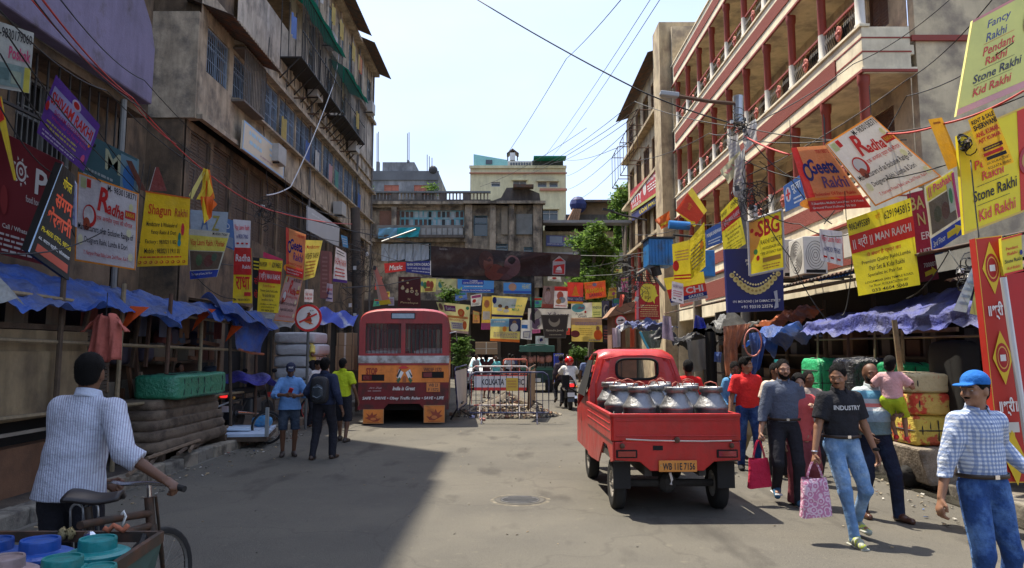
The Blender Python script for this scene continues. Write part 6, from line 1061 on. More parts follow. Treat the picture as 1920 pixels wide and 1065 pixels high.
gk=gnd(1047,728);BO=T('police_booth','small blue booth with white chequered bands behind the motorcyclist','booth',loc=(gk.x,gk.y+6,0));yk=gk.y+6
a,c=at(1040,690,yk),at(1057,663,yk);MB().M(paint((.02,.04,.35))).box(a.x,c.x,yk,yk+1,0,c.z).build('body',BO)
for r in range(2):
    for k in range(6):
        for band in(c.z-.14,a.z+.0):MB().M(paint((.7,.7,.7))).box(a.x+(c.x-a.x)*(k+.5*r)/6,a.x+(c.x-a.x)*(k+.5*r+.5)/6,yk-.01,yk,band+r*.06,band+r*.06+.06).build('chequer',BO)
def motorbike(name,label,loc,rz,dark=True):
    r=T(name,label,'motorcycle',loc=loc,rz=rz);BKP=mat((.03,.03,.035),rough=.35,var=.2,coat=.3)
    wheel(r,(0,.32,.30),.30,.12,'x',rim_m=IRON);wheel(r,(0,1.60,.30),.30,.10,'x',rim_m=IRON)
    MB().M(BKP).smooth().grid(lump((0,.15,.80),(.20,.60,.16),.5,20,12,rough=.02),20,12).build('tail',r);MB().M(RUBBER).smooth().grid(lump((0,.55,.86),(.30,.85,.13),.5,20,12),20,12).build('seat',r)
    MB().M(BKP).smooth().grid(lump((0,1.12,.92),(.32,.5,.26),.6,20,12),20,12).build('tank',r);MB().M(BKP).box(-.07,.07,.02,.10,.36,.72).obox((0,.04,.42),(.2,.02,.3),(-.3,0,0)).build('rear_mudguard',r)
    MB().M(mat((.6,.02,.02),rough=.2,emit=.6)).smooth().grid(lump((0,-.16,.79),(.17,.06,.10),.5,14,8),14,8).build('tail_lamp',r)
    MB().M(paint((.7,.7,.68))).obox((0,-.04,.50),(.22,.01,.13),(-.2,0,0)).build('number_plate',r);MB().M(mat((.10,.10,.10),rough=.5,metal=.4)).box(-.12,.12,.75,1.2,.35,.68).build('engine',r,bevel=.04)
    MB().smooth().M(CHROME).cyl((.16,.1,.42),(.14,1.0,.32),.045,.03,10).build('exhaust',r);MB().smooth().M(IRON).tube([(-.36,1.2,1.08),(-.2,1.32,1.05),(.2,1.32,1.05),(.36,1.2,1.08)],.015,6).build('handlebar',r)
    for s in(-1,1):
        MB().M(mat((.5,.25,.03),rough=.3)).ball((s*.17,-.05,.74),.035).build('indicator',r);MB().smooth().M(DARK).tube([(s*.25,1.27,1.06),(s*.34,1.25,1.25)],.008,4).ball((s*.37,1.25,1.28),.07,sc=(1,.3,.7)).build('mirror',r);MB().M(IRON).cyl((s*.045,.32,.3),(s*.06,.62,.62),.02,n=6).build('shock_absorber',r)
        MB().M(IRON).cyl((s*.10,1.60,.3),(s*.09,1.32,1.0),.022,n=6).build('fork',r)
    return r
gm=gnd(1071,771);motorbike('motorcycle','black motorcycle with lit red tail lamp ridden away between van and pickup',(gm.x,gm.y,0),2)
fn=T('far_railing','iron railing along the far pavement behind the white taxi','railing',loc=(0,46,0));b=None
MB().M(IRON).box(-6.5,5,45.98,46.02,1.25,1.3).box(-6.5,5,45.98,46.02,.3,.34).build('rail',fn)
bar=MB().M(mat((.10,.10,.11),rough=.6)).box(-.015,.015,-.015,.015,.1,1.4).build('bar');bd=bar.data;bpy.data.objects.remove(bar)
for k in range(72):link('bar',bd,fn,(-6.4+k*.16,46,0))
# ================================================================ LEFT: cargo carts, bales, cartons
g=gnd(455,842);CT=T('flat_cart','flat handcart with a pale blue white top parked by the left kerb','cart',loc=(g.x,g.y,0));yc=g.y;A_,B_,C_,D_=at(400,820,yc),at(500,812,yc+.1),at(518,790,yc+1.9),at(432,793,yc+1.9)
zc=A_.z;fr=MB().M(mat((.45,.55,.68),rough=.5,var=.15,vs=4,bump=.3,bs=30));pts=[Vector((p.x,p.y,zc))for p in(A_,B_,C_,D_)];fr.prism(pts,(0,0,.05));fr.build('deck',CT);MB().M(DW).prism([p+Vector((0,0,-.09))for p in pts],(0,0,.085)).build('frame',CT)
for p in pts[:1]+pts[1:2]+pts[3:]:MB().M(mat((.25,.27,.27),rough=.6)).box(p.x-.03,p.x+.03,p.y-.03,p.y+.03,zc,zc+.55).build('corner_post',CT)
MB().M(mat((.25,.27,.27),rough=.6)).tube([pts[0]+Vector((0,0,.55)),pts[3]+Vector((0,0,.55))],.02,5).build('side_rail',CT);MB().M(mat((.5,.6,.7),rough=.5)).obox(pts[0].lerp(pts[2],.35)+Vector((0,0,.10)),(.5,.35,.05),(0,.04,.3)).build('folded_sheet',CT)
mid=pts[0].lerp(pts[1],.55);wheel(CT,(mid.x-g.x+.25,.75,.33),.33,.05,'y',spokes=18);MB().M(DW).box(pts[0].x,pts[0].x+.2,pts[0].y,pts[0].y+.1,0,zc).build('leg',CT)
p=pts[0].lerp(pts[2],.7)+Vector((0,.2,.16));tag(MB().M(mat((.10,.35,.62),rough=.3,var=.3,trans=.3)).smooth().grid(lump(p,(.42,.25,.22),.7,20,12,rough=.12),20,12).build('blue_plastic_bag'),'shiny blue plastic bag lying on the flat cart','bag')
g2=at(505,740,17.2);motorbike('parked_motorcycle','dark motorcycle parked under purple cover behind the flat cart',(-6.05,16.6,.12),-12)
sheet('purple_cover','purple blue plastic cover thrown over the parked motorcycle','cover',lambda u,v:(-6.5+1.2*u+.05*math.sin(v*9),16.7+1.0*v,1.38-.5*abs(v-.45)**1.2-.2*(u-.4)**2+.04*math.sin(u*13+v*6)),tarp_mat((.06,.05,.42)),24,16)
gq=gnd(555,795);BC=T('loaded_cart','handcart with a red wheel under the white plastic wrapped bales','cart',loc=(gq.x,gq.y,0));yq=gq.y;MB().M(DW).box(gq.x-.75,gq.x+.55,yq,yq+2.0,.72,.80).build('deck',BC);wheel(BC,(.45,-.02,.36),.36,.05,'y',rim_m=paint((.5,.05,.04)),spokes=16);MB().M(paint((.5,.05,.04))).box(gq.x-.75,gq.x+.55,yq-.03,yq,.68,.80).build('front_board',BC);MB().M(DW).cyl((gq.x-.6,yq,.75),(gq.x-.5,yq-.1,0),.03,n=6).build('leg',BC)
WP=mat((.52,.54,.56),rough=.5,var=.12,vs=4,bump=.5,bs=14,trans=.15,spec=.4)
for i in range(5):
    a=at(514+(i>2)*-0+(4-i)*0,743-i*23,yq+.3);z0=.82+i*.30
    o=MB().M(WP).smooth().grid(lump((gq.x-.12+.05*(i%2),yq+.75,z0+.15),(1.12+.04*(i%2),1.5,.31),.3,36,16,rough=.03,seed=i),36,16).build('white_bale')
    tag(o,['lowest','second','middle','fourth','topmost'][i]+' white plastic wrapped bale stacked on the left handcart','bale','white bales on the handcart')
yk2=22.5;
for i,q in enumerate(((628,664,668,694),(629,664,648,668),(631,664,624,648))):
    a,c=at(q[0],q[3],yk2),at(q[1],q[2],yk2);r_=T('carton',['lowest','middle','topmost'][i]+' brown carton of the stack left of the bus','carton',loc=(a.x,yk2,a.z),group='cartons stacked left of the bus');MB().M(CARD).box(a.x,c.x,yk2,yk2+.5,a.z+.003,c.z).build('box',r_,bevel=.008)
    xm=(a.x+c.x)/2;MB().M(paint((.6,.55,.45))).box(xm-.025,xm+.025,yk2-.004,yk2,a.z+.01,c.z-.004).build('tape',r_);
    for dx in(-.2,.2):MB().M(WIRE).box(xm+dx,xm+dx+.012,yk2-.006,yk2,a.z+.01,c.z-.004).build('strap',r_)
r_=T('carton_trolley','dark trolley with the brown cartons on it left of the bus','trolley',loc=(-5,yk2,.1));a=at(628,694,yk2);MB().M(DW).box(a.x-.05,a.x+.75,yk2,yk2+.6,a.z-.08,a.z).box(a.x,a.x+.1,yk2,yk2+.1,0.1,a.z-.08).box(a.x+.6,a.x+.7,yk2,yk2+.1,.1,a.z-.08).build('frame',r_)
# ================================================================ FOREGROUND LEFT: cargo tricycle with barrels
YV=5.1;TR=T('cargo_tricycle','old iron cargo tricycle pushed by the man in the striped shirt','cargo tricycle',loc=(-2.4,YV,0))
FRM=mat((.055,.04,.03),rough=.6,metal=.3,var=.35,vs=14,col2=(.10,.05,.03),m2s=8);hb=lambda px,py,Y=YV:at(px,py,Y)
wc=Vector((-2.41,5.42,.335));w_=wheel(TR,(wc.x+2.4,wc.y-YV,.335),.335,.045,'x',spokes=32);w_.rotation_euler=(0,0,R(-17))
MB().smooth().M(CHROME).tube([hb(186,915,5.35),hb(197,904,5.3),hb(212,903,5.25),hb(232,907),hb(280,906),hb(312,908,5.05),hb(338,914,5.0)],.015,8).build('handlebar',TR)
MB().smooth().M(RUBBER).cyl(hb(318,909,5.03),hb(346,917,4.98),.020,n=10).cyl(hb(183,917,5.37),hb(193,906,5.3),.020,n=10).build('grip',TR)
MB().smooth().M(CHROME).cyl(hb(279,906),hb(280,935),.014,n=8).build('stem',TR);MB().smooth().M(FRM).cyl(hb(279,932),hb(283,985),.030,n=10).cyl(hb(283,985),hb(287,1010),.036,n=10).build('head_tube',TR)
b=MB().smooth().M(FRM);b.cyl(hb(283,962),hb(200,975,4.75),.024,n=8).cyl(hb(283,985),hb(215,1005,4.7),.024,n=8).cyl(hb(200,975,4.75),hb(150,985,4.5),.024,n=8).cyl(hb(165,950,4.7),hb(180,1080,4.7),.022,n=8)
for q in(-1,1):b.cyl(hb(286,1000)+Vector((q*.045,0,0)),wc+Vector((q*.05,0,0)),.018,.014,n=8)
b.cyl(hb(292,930),wc+Vector((.07,-.03,.0)),.010,n=6);b.build('frame',TR)
sd=hb(177,930,4.7);MB().smooth().M(mat((.03,.025,.025),rough=.45,var=.2)).grid(lambda u,v:sd+Vector(((u-.45)*.30,(v-.5)*(.24-.15*u),.02-.10*abs(v-.5)**2*1.6+.012*math.cos(u*5))),14,10).build('saddle',TR,solid=.022)
for k,(a,c)in enumerate((((150,945),(158,1000)),((178,942),(174,995)))):
    pt=[hb(a[0]+12*math.cos(t)-6,a[1]+14-14*math.sin(t),4.7)for t in[math.pi*i/8 for i in range(9)]];MB().smooth().M(GALV).tube([hb(a[0]+6,c[1],4.7)]+pt+[hb(a[0]-18,c[1],4.7)],.008,6).build('saddle_spring',TR)
MB().smooth().M(mat((.75,.75,.72),rough=.6)).tube([hb(228,965,4.8),hb(232,958,4.8),hb(236,968,4.8),hb(229,985,4.8)],.008,5).build('string',TR)
BRr=at(303,996,4.3);bz=BRr.z;BL_=Vector((at(-60,1000,4.3).x,4.3,bz));fr2=at(148,1078,3.4);FRr=Vector((fr2.x,3.2,bz));FRr.x=at(118,1100,3.2).x;FL_=Vector((-3.9,3.2,bz))
bd_=MB().M(FRM)
for a,c in((BL_,BRr),(BRr,FRr)):d=(c-a).normalized();n_=Vector((-d.y,d.x,0))*.014;bd_.hexa([a-n_+Vector((0,0,-.055)),c-n_+Vector((0,0,-.055)),c+n_+Vector((0,0,-.055)),a+n_+Vector((0,0,-.055)),a-n_,c-n_,c+n_,a+n_])
bd_.build('box_rim',TR);GP=mat((.03,.07,.06),rough=.6,var=.3,vs=5)
MB().M(GP).quad(BRr+Vector((0,0,-.055)),FRr+Vector((0,0,-.055)),FRr+Vector((0,0,-.5)),BRr+Vector((-.1,0,-.5))).build('box_side',TR,solid=.008);MB().M(DW).quad(BL_+Vector((0,0,-.5)),BRr+Vector((0,0,-.5)),FRr+Vector((0,0,-.5)),FL_+Vector((0,0,-.5))).build('box_floor',TR,solid=.03)
for k,c in enumerate(((.30,.24,.12),(.28,.22,.1))):MB().smooth().M(mat(c,rough=.9,bump=.5,bs=60)).tube([hb(118+14*k+6*math.sin(t*1.0),1000+10*math.cos(t*2.2),4.27)for t in range(9)],.014,6).build('rope_coil',TR)
MB().smooth().M(mat((.45,.14,.07),rough=.9,bump=.5,bs=60)).tube([hb(195+9*t,990+6*math.sin(t*2.1),4.26)for t in range(6)],.014,6).build('rope_coil',TR)
MB().M(CHROME).ball(hb(168,1005,4.2),.034,sc=(1,.5,.8)).build('bell',TR);MB().M(RUBBER).cyl(hb(372-100,1003,4.3),hb(250,1065,4.1),.02,n=6).build('stay',TR)
def drum(label,px,py,Y,c,r=.20,h=.5):
    p=at(px,py,Y);col_=mat(c,rough=.42,var=.28,vs=9,bump=.2,bs=25,spec=.5,coords='O',col2=tuple(x*.5+.03 for x in c),m2s=7,mix=(.55,.7));root=T('plastic_drum',label,'drum',loc=(p.x,p.y,p.z-h));b=MB().smooth().M(col_)
    b.lathe([(0,0),(r*.9,0),(r*1.0,.04),(r*1.04,h*.5),(r*1.02,h-r*.65)],p-Vector((0,0,h)),36).build('body',root)
    b=MB().M(col_).lathe([(r*1.02,h-r*.66),(r*1.15,h-r*.64),(r*1.15,h-r*.54),(r*.98,h-r*.46),(r*.70,h-r*.42),(r*.68,h-r*.40),(r*.67,h-r*.05),(r*.65,h),(r*.57,h),(r*.56,h-r*.07),(0,h-r*.07)],p-Vector((0,0,h)),40);b.build('lid',root)
drum('blue plastic drum with raised lid in the tricycle box',76,1010,3.95,(.015,.075,.33),.135);drum('teal plastic drum with raised lid nearest the tricycle saddle',184,1008,3.95,(.01,.21,.21),.13);drum('teal plastic drum in front row of the tricycle box',118,1044,3.55,(.012,.19,.18),.125)
drum('dirty pink grey plastic drum at the left edge of the tricycle box',10,1043,3.6,(.30,.22,.21),.12);drum('dark blue plastic drum cut off by the left edge',-10,1010,4.05,(.012,.06,.26),.13);drum('small teal drum just showing at the bottom edge',186,1060,3.25,(.012,.20,.19),.10)
# ================================================================ RIGHT stalls
SR=T('market_stalls','row of dark market stalls with bamboo poles along the right kerb','stall',loc=(6.4,14,.11))
for px,y0p,py,dx,w in((1715,600,912,-38,.05),(1590,600,800,0,.03),(1533,610,760,0,.025),(1690,590,640,0,.03),(1640,600,820,0,.02)):
    Yp=1443*6.0/(px-955);a=at(px,py,Yp);c=at(px+dx,y0p,Yp);MB().M(BAMBOO if px!=1590 else RUST).cyl((a.x,Yp,.1),(c.x,Yp,c.z),w,w*.8,n=7).build('pole',SR)
for y in(9.4,11.3,13.2,15.1,17.5,20,22.5,25):MB().M(DW).cyl((7.1,y,.1),(7.1,y,3.0),.045,n=6).build('pole',SR)
for z in(2.05,1.5):MB().M(BAMBOO).cyl((5.95,9.8,z),(6.0,15.3,z+.02),.018,n=5).build('rail',SR)
MB().M(WOOD).box(5.98,6.02,10.4,13.0,2.12,2.18).build('rail',SR)
b=MB().M(mat((.035,.028,.022),rough=.95,var=.4,vs=2)).box(7.9,8.0,8,30,.1,3.3).build('back_wall',SR)
for z in(1.0,1.7,2.4):MB().M(DW).box(7.4,7.88,9,29,z,z+.05).build('shelf',SR)
for i in range(34):y=9.2+i*.56;z=random.choice([1.05,1.75]);MB().M(random.choice([DW,BR,mat((.10,.10,.11)),mat((.14,.10,.07)),mat((.05,.07,.10))])).box(7.5,7.85,y,y+rnd(.25,.5),z,z+rnd(.25,.55)).build('stored_goods',SR)
corrugated(8.3,5.9,11,30,3.75,3.25,CORR,SR,'roof_sheet');corrugated(8.2,6.2,8.3,11,3.35,2.85,CORR,SR,'roof_sheet')
sheet('blue_roof_sheet','blue corrugated sheet on the stall roof left of the Man Rakhi banner','roof sheet',lambda u,v:(6.3+1.2*v,13.2+2.6*u,3.28+.28*v+.02*math.sin(u*120)),mat((.10,.25,.55),rough=.5,var=.2),100,2)
sheet('pale_roof_sheet','pale dusty sheet roof beneath the air conditioners','roof sheet',lambda u,v:(6.4+1.6*v,15.9+5*u,3.22+.26*v+.02*math.sin(u*150)),mat((.42,.32,.24),rough=.8,var=.25),140,2)
def rt(u,v):
    y=15.7-6.3*u;s_=max(0.,1-v*1.15);x=5.75+1.35*s_+.06*math.sin(y*2.1);z=2.44+.5*s_*(.3+.7*min(1,u*1.6))+crumple(y,v*1.6,.26,4)-.05-.07*math.sin(math.pi*((y*.52)%1))
    if v>.8:k=(v-.8)/.2;z-=.16*k+.16*k*abs(nz(y,2,1,1.2));x+=.12*math.sin(k*3)+.04*nz(y,4,v,2.5)
    return(x,y,z)
sheet('purple_blue_tarpaulin','sagging purple blue tarpaulin over the right stalls above the bales','tarpaulin',rt,BT2,150,34)
def strip(label,nm,pts,w,m,amp=.06,nu=70,nv=16,drop=.25):
    pts=[Vector(p)for p in pts]
    def f(u,v):
        k=u*(len(pts)-1);i=min(int(k),len(pts)-2);p=pts[i].lerp(pts[i+1],k-i);return p+Vector((w*(v-.5),0,-drop*abs(v-.3)*(1+nz(u*5,v))+crumple(u*4,v*1.5,amp*4,p.x)))
    return sheet(nm,label,'tarpaulin',f,m,nu,nv)
strip('bright blue rolled tarpaulin over the stall between orange cloth and purple tarpaulin','blue_tarpaulin',[at(1418,640,18.5),at(1445,622,18),at(1510,606,16)],.7,BT,drop=.45)
strip('bright orange rolled tarpaulin rising to the right above the blue one','orange_tarpaulin',[at(1432,606,18.6),at(1480,592,17.6),at(1524,574,16.4)],.5,OT,drop=.2)
strip('dark and grey cloth heap on the stall roof left of the orange cloth','grey_tarpaulin',[at(1322,622,20),at(1360,612,20),at(1395,598,19)],.8,GT,.12)
strip('dark blue and white cloths on the stall roof above the pickup cab','mixed_cloth_roof',[at(1180,612,25),at(1215,610,24.5),at(1245,612,24)],.9,mat((.08,.10,.22),rough=.8,col2=(.5,.5,.5),m2s=2.5,mix=(.5,.55)),.10)
strip('black cloth sagging over the stall by the pole','black_tarpaulin',[at(1240,628,21),at(1290,640,20.5),at(1330,632,20)],.7,mat((.02,.02,.025),rough=.6),.10)
def hang(name,label,q,Y,m,fold=7,amp=.05,dy=.0):
    P_=[at(*a,Y)for a in q];return sheet(name,label,'cloth',lambda u,v:P_[0].lerp(P_[1],u).lerp(P_[3].lerp(P_[2],u),v)+Vector((0,amp*math.sin(u*fold*2.3+.4*math.sin(v*4))-dy*math.sin(v*1.57),0)),m,30,14)
hang('orange_cloth','pale orange cloth hanging in folds beside the man in blue',[(1356,612),(1410,606),(1388,640),(1362,700)],18.0,OT2,9);hang('orange_cloth','narrow lower fall of the pale orange cloth by the dark post',[(1356,640),(1384,636),(1384,700),(1360,705)],17.8,OT2,6)
hang('blue_cloth','blue cloth streamer hanging right of the orange cloth',[(1410,640),(1440,628),(1424,690),(1408,720)],17.5,BT,5);hang('grey_cloth','grey sackcloth screen behind the red vest driver',[(1288,640),(1326,634),(1330,690),(1294,700)],19.0,mat((.22,.20,.17),rough=.9,var=.2,bump=.4,bs=30),4)
hang('black_cloth','black cloth post wrap between grey sackcloth and orange cloth',[(1322,622),(1342,622),(1346,740),(1326,740)],18.6,DARK,4);hang('blue_pouch','small dark blue pouch hung on the black cloth post',[(1340,660),(1354,660),(1352,680),(1338,678)],18.2,BT,3);hang('turquoise_cloth','turquoise towel hanging behind the bearded man',[(1452,674),(1460,674),(1461,700),(1453,700)],15,mat((.05,.45,.45),rough=.9),3)
hang('net_basket','cyan rimmed net basket hanging above the pickup cab',[(1201,622),(1245,618),(1238,652),(1214,654)],22.5,mat((.16,.18,.14),rough=.9,var=.5,vs=30),6);tag(MB().M(mat((.10,.45,.60),rough=.4)).tube([at(1200,622,22.4),at(1208,640,22.4),at(1216,655,22.4)],.035,6).build('basket_rim'),'cyan rim strip of the net basket above the cab','rim')
hang('purple_plastic','translucent lilac plastic sheet hanging by the pole above the cab',[(1243,591),(1258,594),(1264,640),(1241,634)],20.5,tarp_mat((.30,.24,.34),.5),3);hang('blue_plastic','crumpled deep blue plastic hung behind the concrete pole',[(1304,590),(1318,596),(1324,615),(1300,618)],20,tarp_mat((.02,.04,.45)),5)
hang('red_pennant','small red triangular paper by the kiosk',[(1163,552),(1172,552),(1166,574),(1160,576)],25,mat((.6,.12,.08),rough=.8),2);tag(MB().M(mat((.6,.22,.18),rough=.5)).smooth().tube([at(1412+16*math.cos(t),642+26*math.sin(t),17.3)for t in[6.283*i/20 for i in range(20)]],.02,5,True).build('hose_coil'),'pink hose coil hanging around a blue packet on the right stall','hose');hang('blue_packet','blue packet hanging inside the pink hose coil',[(1404,625),(1424,622),(1422,660),(1408,660)],17.4,tarp_mat((.05,.12,.40)),3)
# kiosk (brown) at centre right, behind cab
KK=T('brown_kiosk','brown roadside kiosk with a small tiled roof left of the red signboard','kiosk',loc=(4.2,27.3,0));a,c=at(1148,700,27.2),at(1192,585,27.2);MB().M(mat((.24,.12,.07),rough=.9,var=.3,vs=3)).box(a.x,c.x,27.2,28.4,0,c.z).build('body',KK);e1,e2=at(1138,592,27),at(1200,578,27);MB().M(mat((.26,.15,.09),rough=.9,var=.3,vs=9)).prism([(e1.x,27,e1.z-.05),(e2.x,27,e2.z-.1),(e2.x-.2,27,e2.z+.25),(e1.x+.35,27,e1.z+.35)],(0,1.6,0)).build('roof',KK)
for i,(px,c_)in enumerate(((1152,(.6,.5,.55)),(1158,(.5,.48,.5)),(1176,(.28,.22,.12)),(1184,(.6,.12,.05)))):hang('hanging_goods',['lilac','white','jute','red'][i]+' goods hanging on the front of the brown kiosk',[(px-4,615),(px+5,615),(px+5,650),(px-3,652)],26.8,mat(c_,rough=.9,var=.2),2)
# bales
GRN=mat((.03,.42,.16),rough=.4,var=.22,vs=5,bump=.7,bs=16,spec=.5);BLK=mat((.02,.022,.028),rough=.28,var=.3,vs=5,bump=.9,bs=14,spec=.8);YLW=mat((.58,.40,.10),rough=.6,var=.2,vs=5,bump=.5,bs=20,col2=(.55,.06,.03),m2s=4.2,mix=(.49,.53));GRD2=mat((.015,.30,.11),rough=.4,var=.3,vs=4,bump=.8,bs=14)
def pb(px0,py0,px1,py1,Y):a,c=at(px0,py1,Y),at(px1,py0,Y);return((a.x+c.x)/2,a.z,c.z,c.x-a.x)
def rb(name,label,q,Y,depth,m,straps,**k):xm,z0,z1,w=pb(*q,Y);return bale(name,label,'bale',(xm,Y+depth/2,(z0+z1)/2),(w,depth,z1-z0),m,straps,**k)
rb('green_bale','bright green ribbed bale left of the child on the right stall',(1536,672,1592,765),14.6,.9,GRN,8,cross=3)
rb('black_bale','shiny black plastic bale behind the head of the small child',(1597,672,1692,742),12.6,.8,BLK,7,cross=2,rough=.05)
rb('green_bale','dark green bale on top of the green pile right of the leaning pole',(1688,680,1748,728),11.7,.8,GRD2,4,rough=.05);rb('green_bale','middle green bale of the pile right of the leaning pole',(1690,728,1746,768),11.6,.8,GRN,4,rough=.05);rb('green_bale','third green bale of the pile right of the leaning pole',(1690,768,1744,802),11.6,.8,GRD2,3,rough=.05);rb('green_bale','lowest green bale of the pile right of the leaning pole',(1692,802,1746,838),11.5,.8,GRN,3,rough=.05)
rb('green_bale','green bale behind the red shoes of the child',(1636,756,1692,800),12.2,.8,GRN,4,rough=.05,cross=1);rb('green_bale','green bale below the red shoes of the child',(1640,800,1694,832),12.1,.8,GRD2,4,rough=.05)
rb('yellow_bale','topmost pale sack roll of the yellow and red bale stack',(1708,700,1800,738),10.5,.95,mat((.50,.42,.24),rough=.7,var=.2,bump=.5,bs=20,col2=(.5,.08,.04),m2s=3,mix=(.6,.63)),7);rb('yellow_bale','second yellow and red roll of the yellow bale stack',(1712,736,1802,780),10.5,.95,YLW,7);rb('yellow_bale','lowest yellow roll of the yellow bale stack',(1716,778,1806,838),10.5,.95,mat((.56,.42,.07),rough=.6,var=.2,vs=5,bump=.5,bs=20,col2=(.5,.10,.04),m2s=4.5,mix=(.54,.58)),6,cross=1)
rb('black_bale','dark shop goods bundle behind the cap man',(1806,640,1840,800),10.2,.8,DARK,3)
a,c=at(1726,905,10.3),at(1830,842,10.3);PLI=T('broken_plinth','crumbling grey brown concrete plinth under the yellow bales','plinth',loc=(a.x,10.3,.1));MB().M(mat((.30,.25,.19),rough=.95,var=.3,vs=3,bump=.8,bs=18,col2=(.14,.11,.08),m2s=2)).prism([(a.x+.12,10.3,.1),(a.x+.05,10.3,.35),(a.x,10.3,.58),(c.x,10.3,.58),(c.x,10.3,.1)],(0,1.0,0)).build('body',PLI,bevel=.03)
MB().M(mat((.34,.22,.10),rough=.8,var=.25,vs=5)).obox(at(1850,870,8.2),(.42,.08,1.5),(0,.08,.2)).build('board',None);tag(bpy.data.objects['board'],'tan plywood board standing behind the cap man','board')
gp=gnd(1668,902);tag(MB().M(tarp_mat((.28,.30,.33),.3)).smooth().grid(lump((6.0,12.1,.40),(.45,.7,.60),.5,24,16,rough=.10),24,16).build('grey_plastic_sack'),'crumpled grey plastic sack on the pavement behind the black jeans man','sack')
p=gnd(1712,918);tag(MB().M(DARK).smooth().grid(lump((p.x,p.y+.1,.16),(.32,.25,.26),.7,20,12,rough=.15),20,12).build('dark_stone'),'dark burnt lump against the kerb at the foot of the leaning pole','stone')
# ac units
def acu(label,px,py,s,Y):
    p=at(px,py,Y);r=T('air_conditioner',label,'air conditioner',loc=(p.x,Y,p.z-.35*s));WHT=mat((.58,.56,.50),rough=.5,var=.12,vs=5);x,z=p.x,p.z;MB().M(WHT).box(x-.22*s,x+.22*s,Y,Y+.75*s,z-.35*s,z+.35*s).build('casing',r,bevel=.02)
    f=MB().M(IRON);cc=Vector((x-.22*s-.005,Y+.37*s,z));
    for k in range(6):rr=.05*s*(k+1);f.tube([cc+Vector((0,rr*math.cos(t),rr*math.sin(t)))for t in[6.283*i/20 for i in range(20)]],.005,4,True)
    f.build('fan_grille',r);g2_=Vector((x,Y-.006,z));f=MB().M(IRON)
    for k in range(5):rr=.035*s*(k+1);f.tube([g2_+Vector((rr*math.cos(t),0,rr*1.5*math.sin(t)))for t in[6.283*i/20 for i in range(20)]],.005,4,True)
    f.build('fan_grille',r);MB().M(DARK).box(x-.18*s,x+.18*s,Y-.004,Y,z-.33*s,z-.27*s).build('vent',r);MB().M(IRON).box(x-.22*s,8.5,Y+.1,Y+.14,z-.42*s,z-.37*s).box(x-.22*s,8.5,Y+.6,Y+.64,z-.42*s,z-.37*s).build('bracket',r)
acu('left white air conditioner under the right hotel balcony',1489,484,1.5,21.0);acu('right white air conditioner partly behind the small Vijay sign',1529,478,1.35,19.0);tag(MB().M(mat((.5,.48,.42),rough=.5)).box(8.2,8.5,18.2,18.9,4.1,4.7).build('meter_box',bevel=.02),'small pale box on the wall right of the air conditioners','box')
# crowded pole, blue boxes, drum, lamps
def pole(label,px,pyb,X,top,r,m,name='utility_pole'):
    Y=1443*X/(px-955)if px!=955 else 30;o=MB().smooth().M(m).cyl((X,Y,0),(X+.02,Y,top),r,r*.8,12).build(name);return tag(o,label,'pole'),Y
o,yp=pole('dark concrete pole crowded with cables beside the SBG banner',1392,0,5.9,6.9,.13,mat((.13,.12,.11),rough=.9,var=.3,vs=6,bump=.4,bs=30));o,yp2=pole('grey concrete pole carrying the blue box',1302,0,6.0,4.8,.16,mat((.28,.24,.18),rough=.95,var=.3,vs=5,bump=.4,bs=30));pole('second thin pole at the kiosk with cable bundle',1176,0,4.6,5.6,.08,IRON)
LA=T('street_lamp','street lamp with a long rusty arm reaching left from the crowded pole','street lamp',loc=(5.9,13.9,6));MB().M(RUST).tube([at(1388,195,13.7),at(1330,190,13.6),at(1268,180,13.5)],.035,6).build('arm',LA);MB().M(mat((.35,.36,.36),rough=.4)).obox(at(1255,177,13.5),(.34,.14,.09),(0,.12,0)).build('lamp_head',LA,bevel=.02);MB().M(GALV).cyl(at(1384,180,13.7),at(1384,230,13.7),.09,n=10).build('cap',LA)
TF=T('blue_junction_box','blue electrical junction box with a blue drum on top mounted on the grey pole','electrical box',loc=(at(1250,500,18.4)));BLU=mat((.02,.16,.42),rough=.4,var=.25,vs=4,col2=(.05,.08,.14),m2s=3,mix=(.5,.7));a,c=at(1217,497,18.4),at(1262,447,18.4)
MB().M(BLU).box(a.x,c.x,18.4,19.2,a.z,c.z).build('box',TF,bevel=.015);MB().M(IRON).box(a.x-.04,c.x+.04,18.35,19.25,c.z,c.z+.04).build('lid',TF);[MB().M(BLU).box(a.x+.08+k*.08,a.x+.10+k*.08,18.38,18.4,a.z+.04,c.z-.05).build('fin',TF)for k in range(6)]
MB().smooth().M(BLU).cyl(at(1254,421,18.6),at(1293,424,18.6),.105,n=16).build('drum',TF);MB().M(BLU).box(at(1312,500,18.6).x,at(1339,500,18.6).x,18.5,19.0,at(1312,519,18.6).z,at(1312,470,18.6).z).build('box',TF,bevel=.015);MB().M(IRON).cyl(at(1228,500,18.6),at(1233,517,18.6),.12,n=10).cyl(at(1262,440,18.7),at(1312,445,18.7),.03,n=6).build('bracket',TF)
for i,(a_,c_)in enumerate((((1192,515),(1213,502)),((1213,502),(1248,545)))):tag(MB().M(mat((.22,.2,.17),rough=.8)).cyl(at(*a_,20),at(*c_,20),.04,n=6).build('lamp_bracket'),['short slanting bar above the red Par Gol sign','long slanting bar right of the red Par Gol sign'][i],'bar')
LG=T('lamp_grid','tilted rusty lamp grid frame above the red Par Gol sign','frame',loc=at(1205,515,19.9));
for k in range(5):MB().M(IRON).cyl(at(1190+k*8,510+k,19.9),at(1200+k*8,530+k,19.9),.012,n=4).cyl(at(1190,512+k*5,19.9),at(1230,516+k*4,19.9),.010,n=4).build('bar',LG)
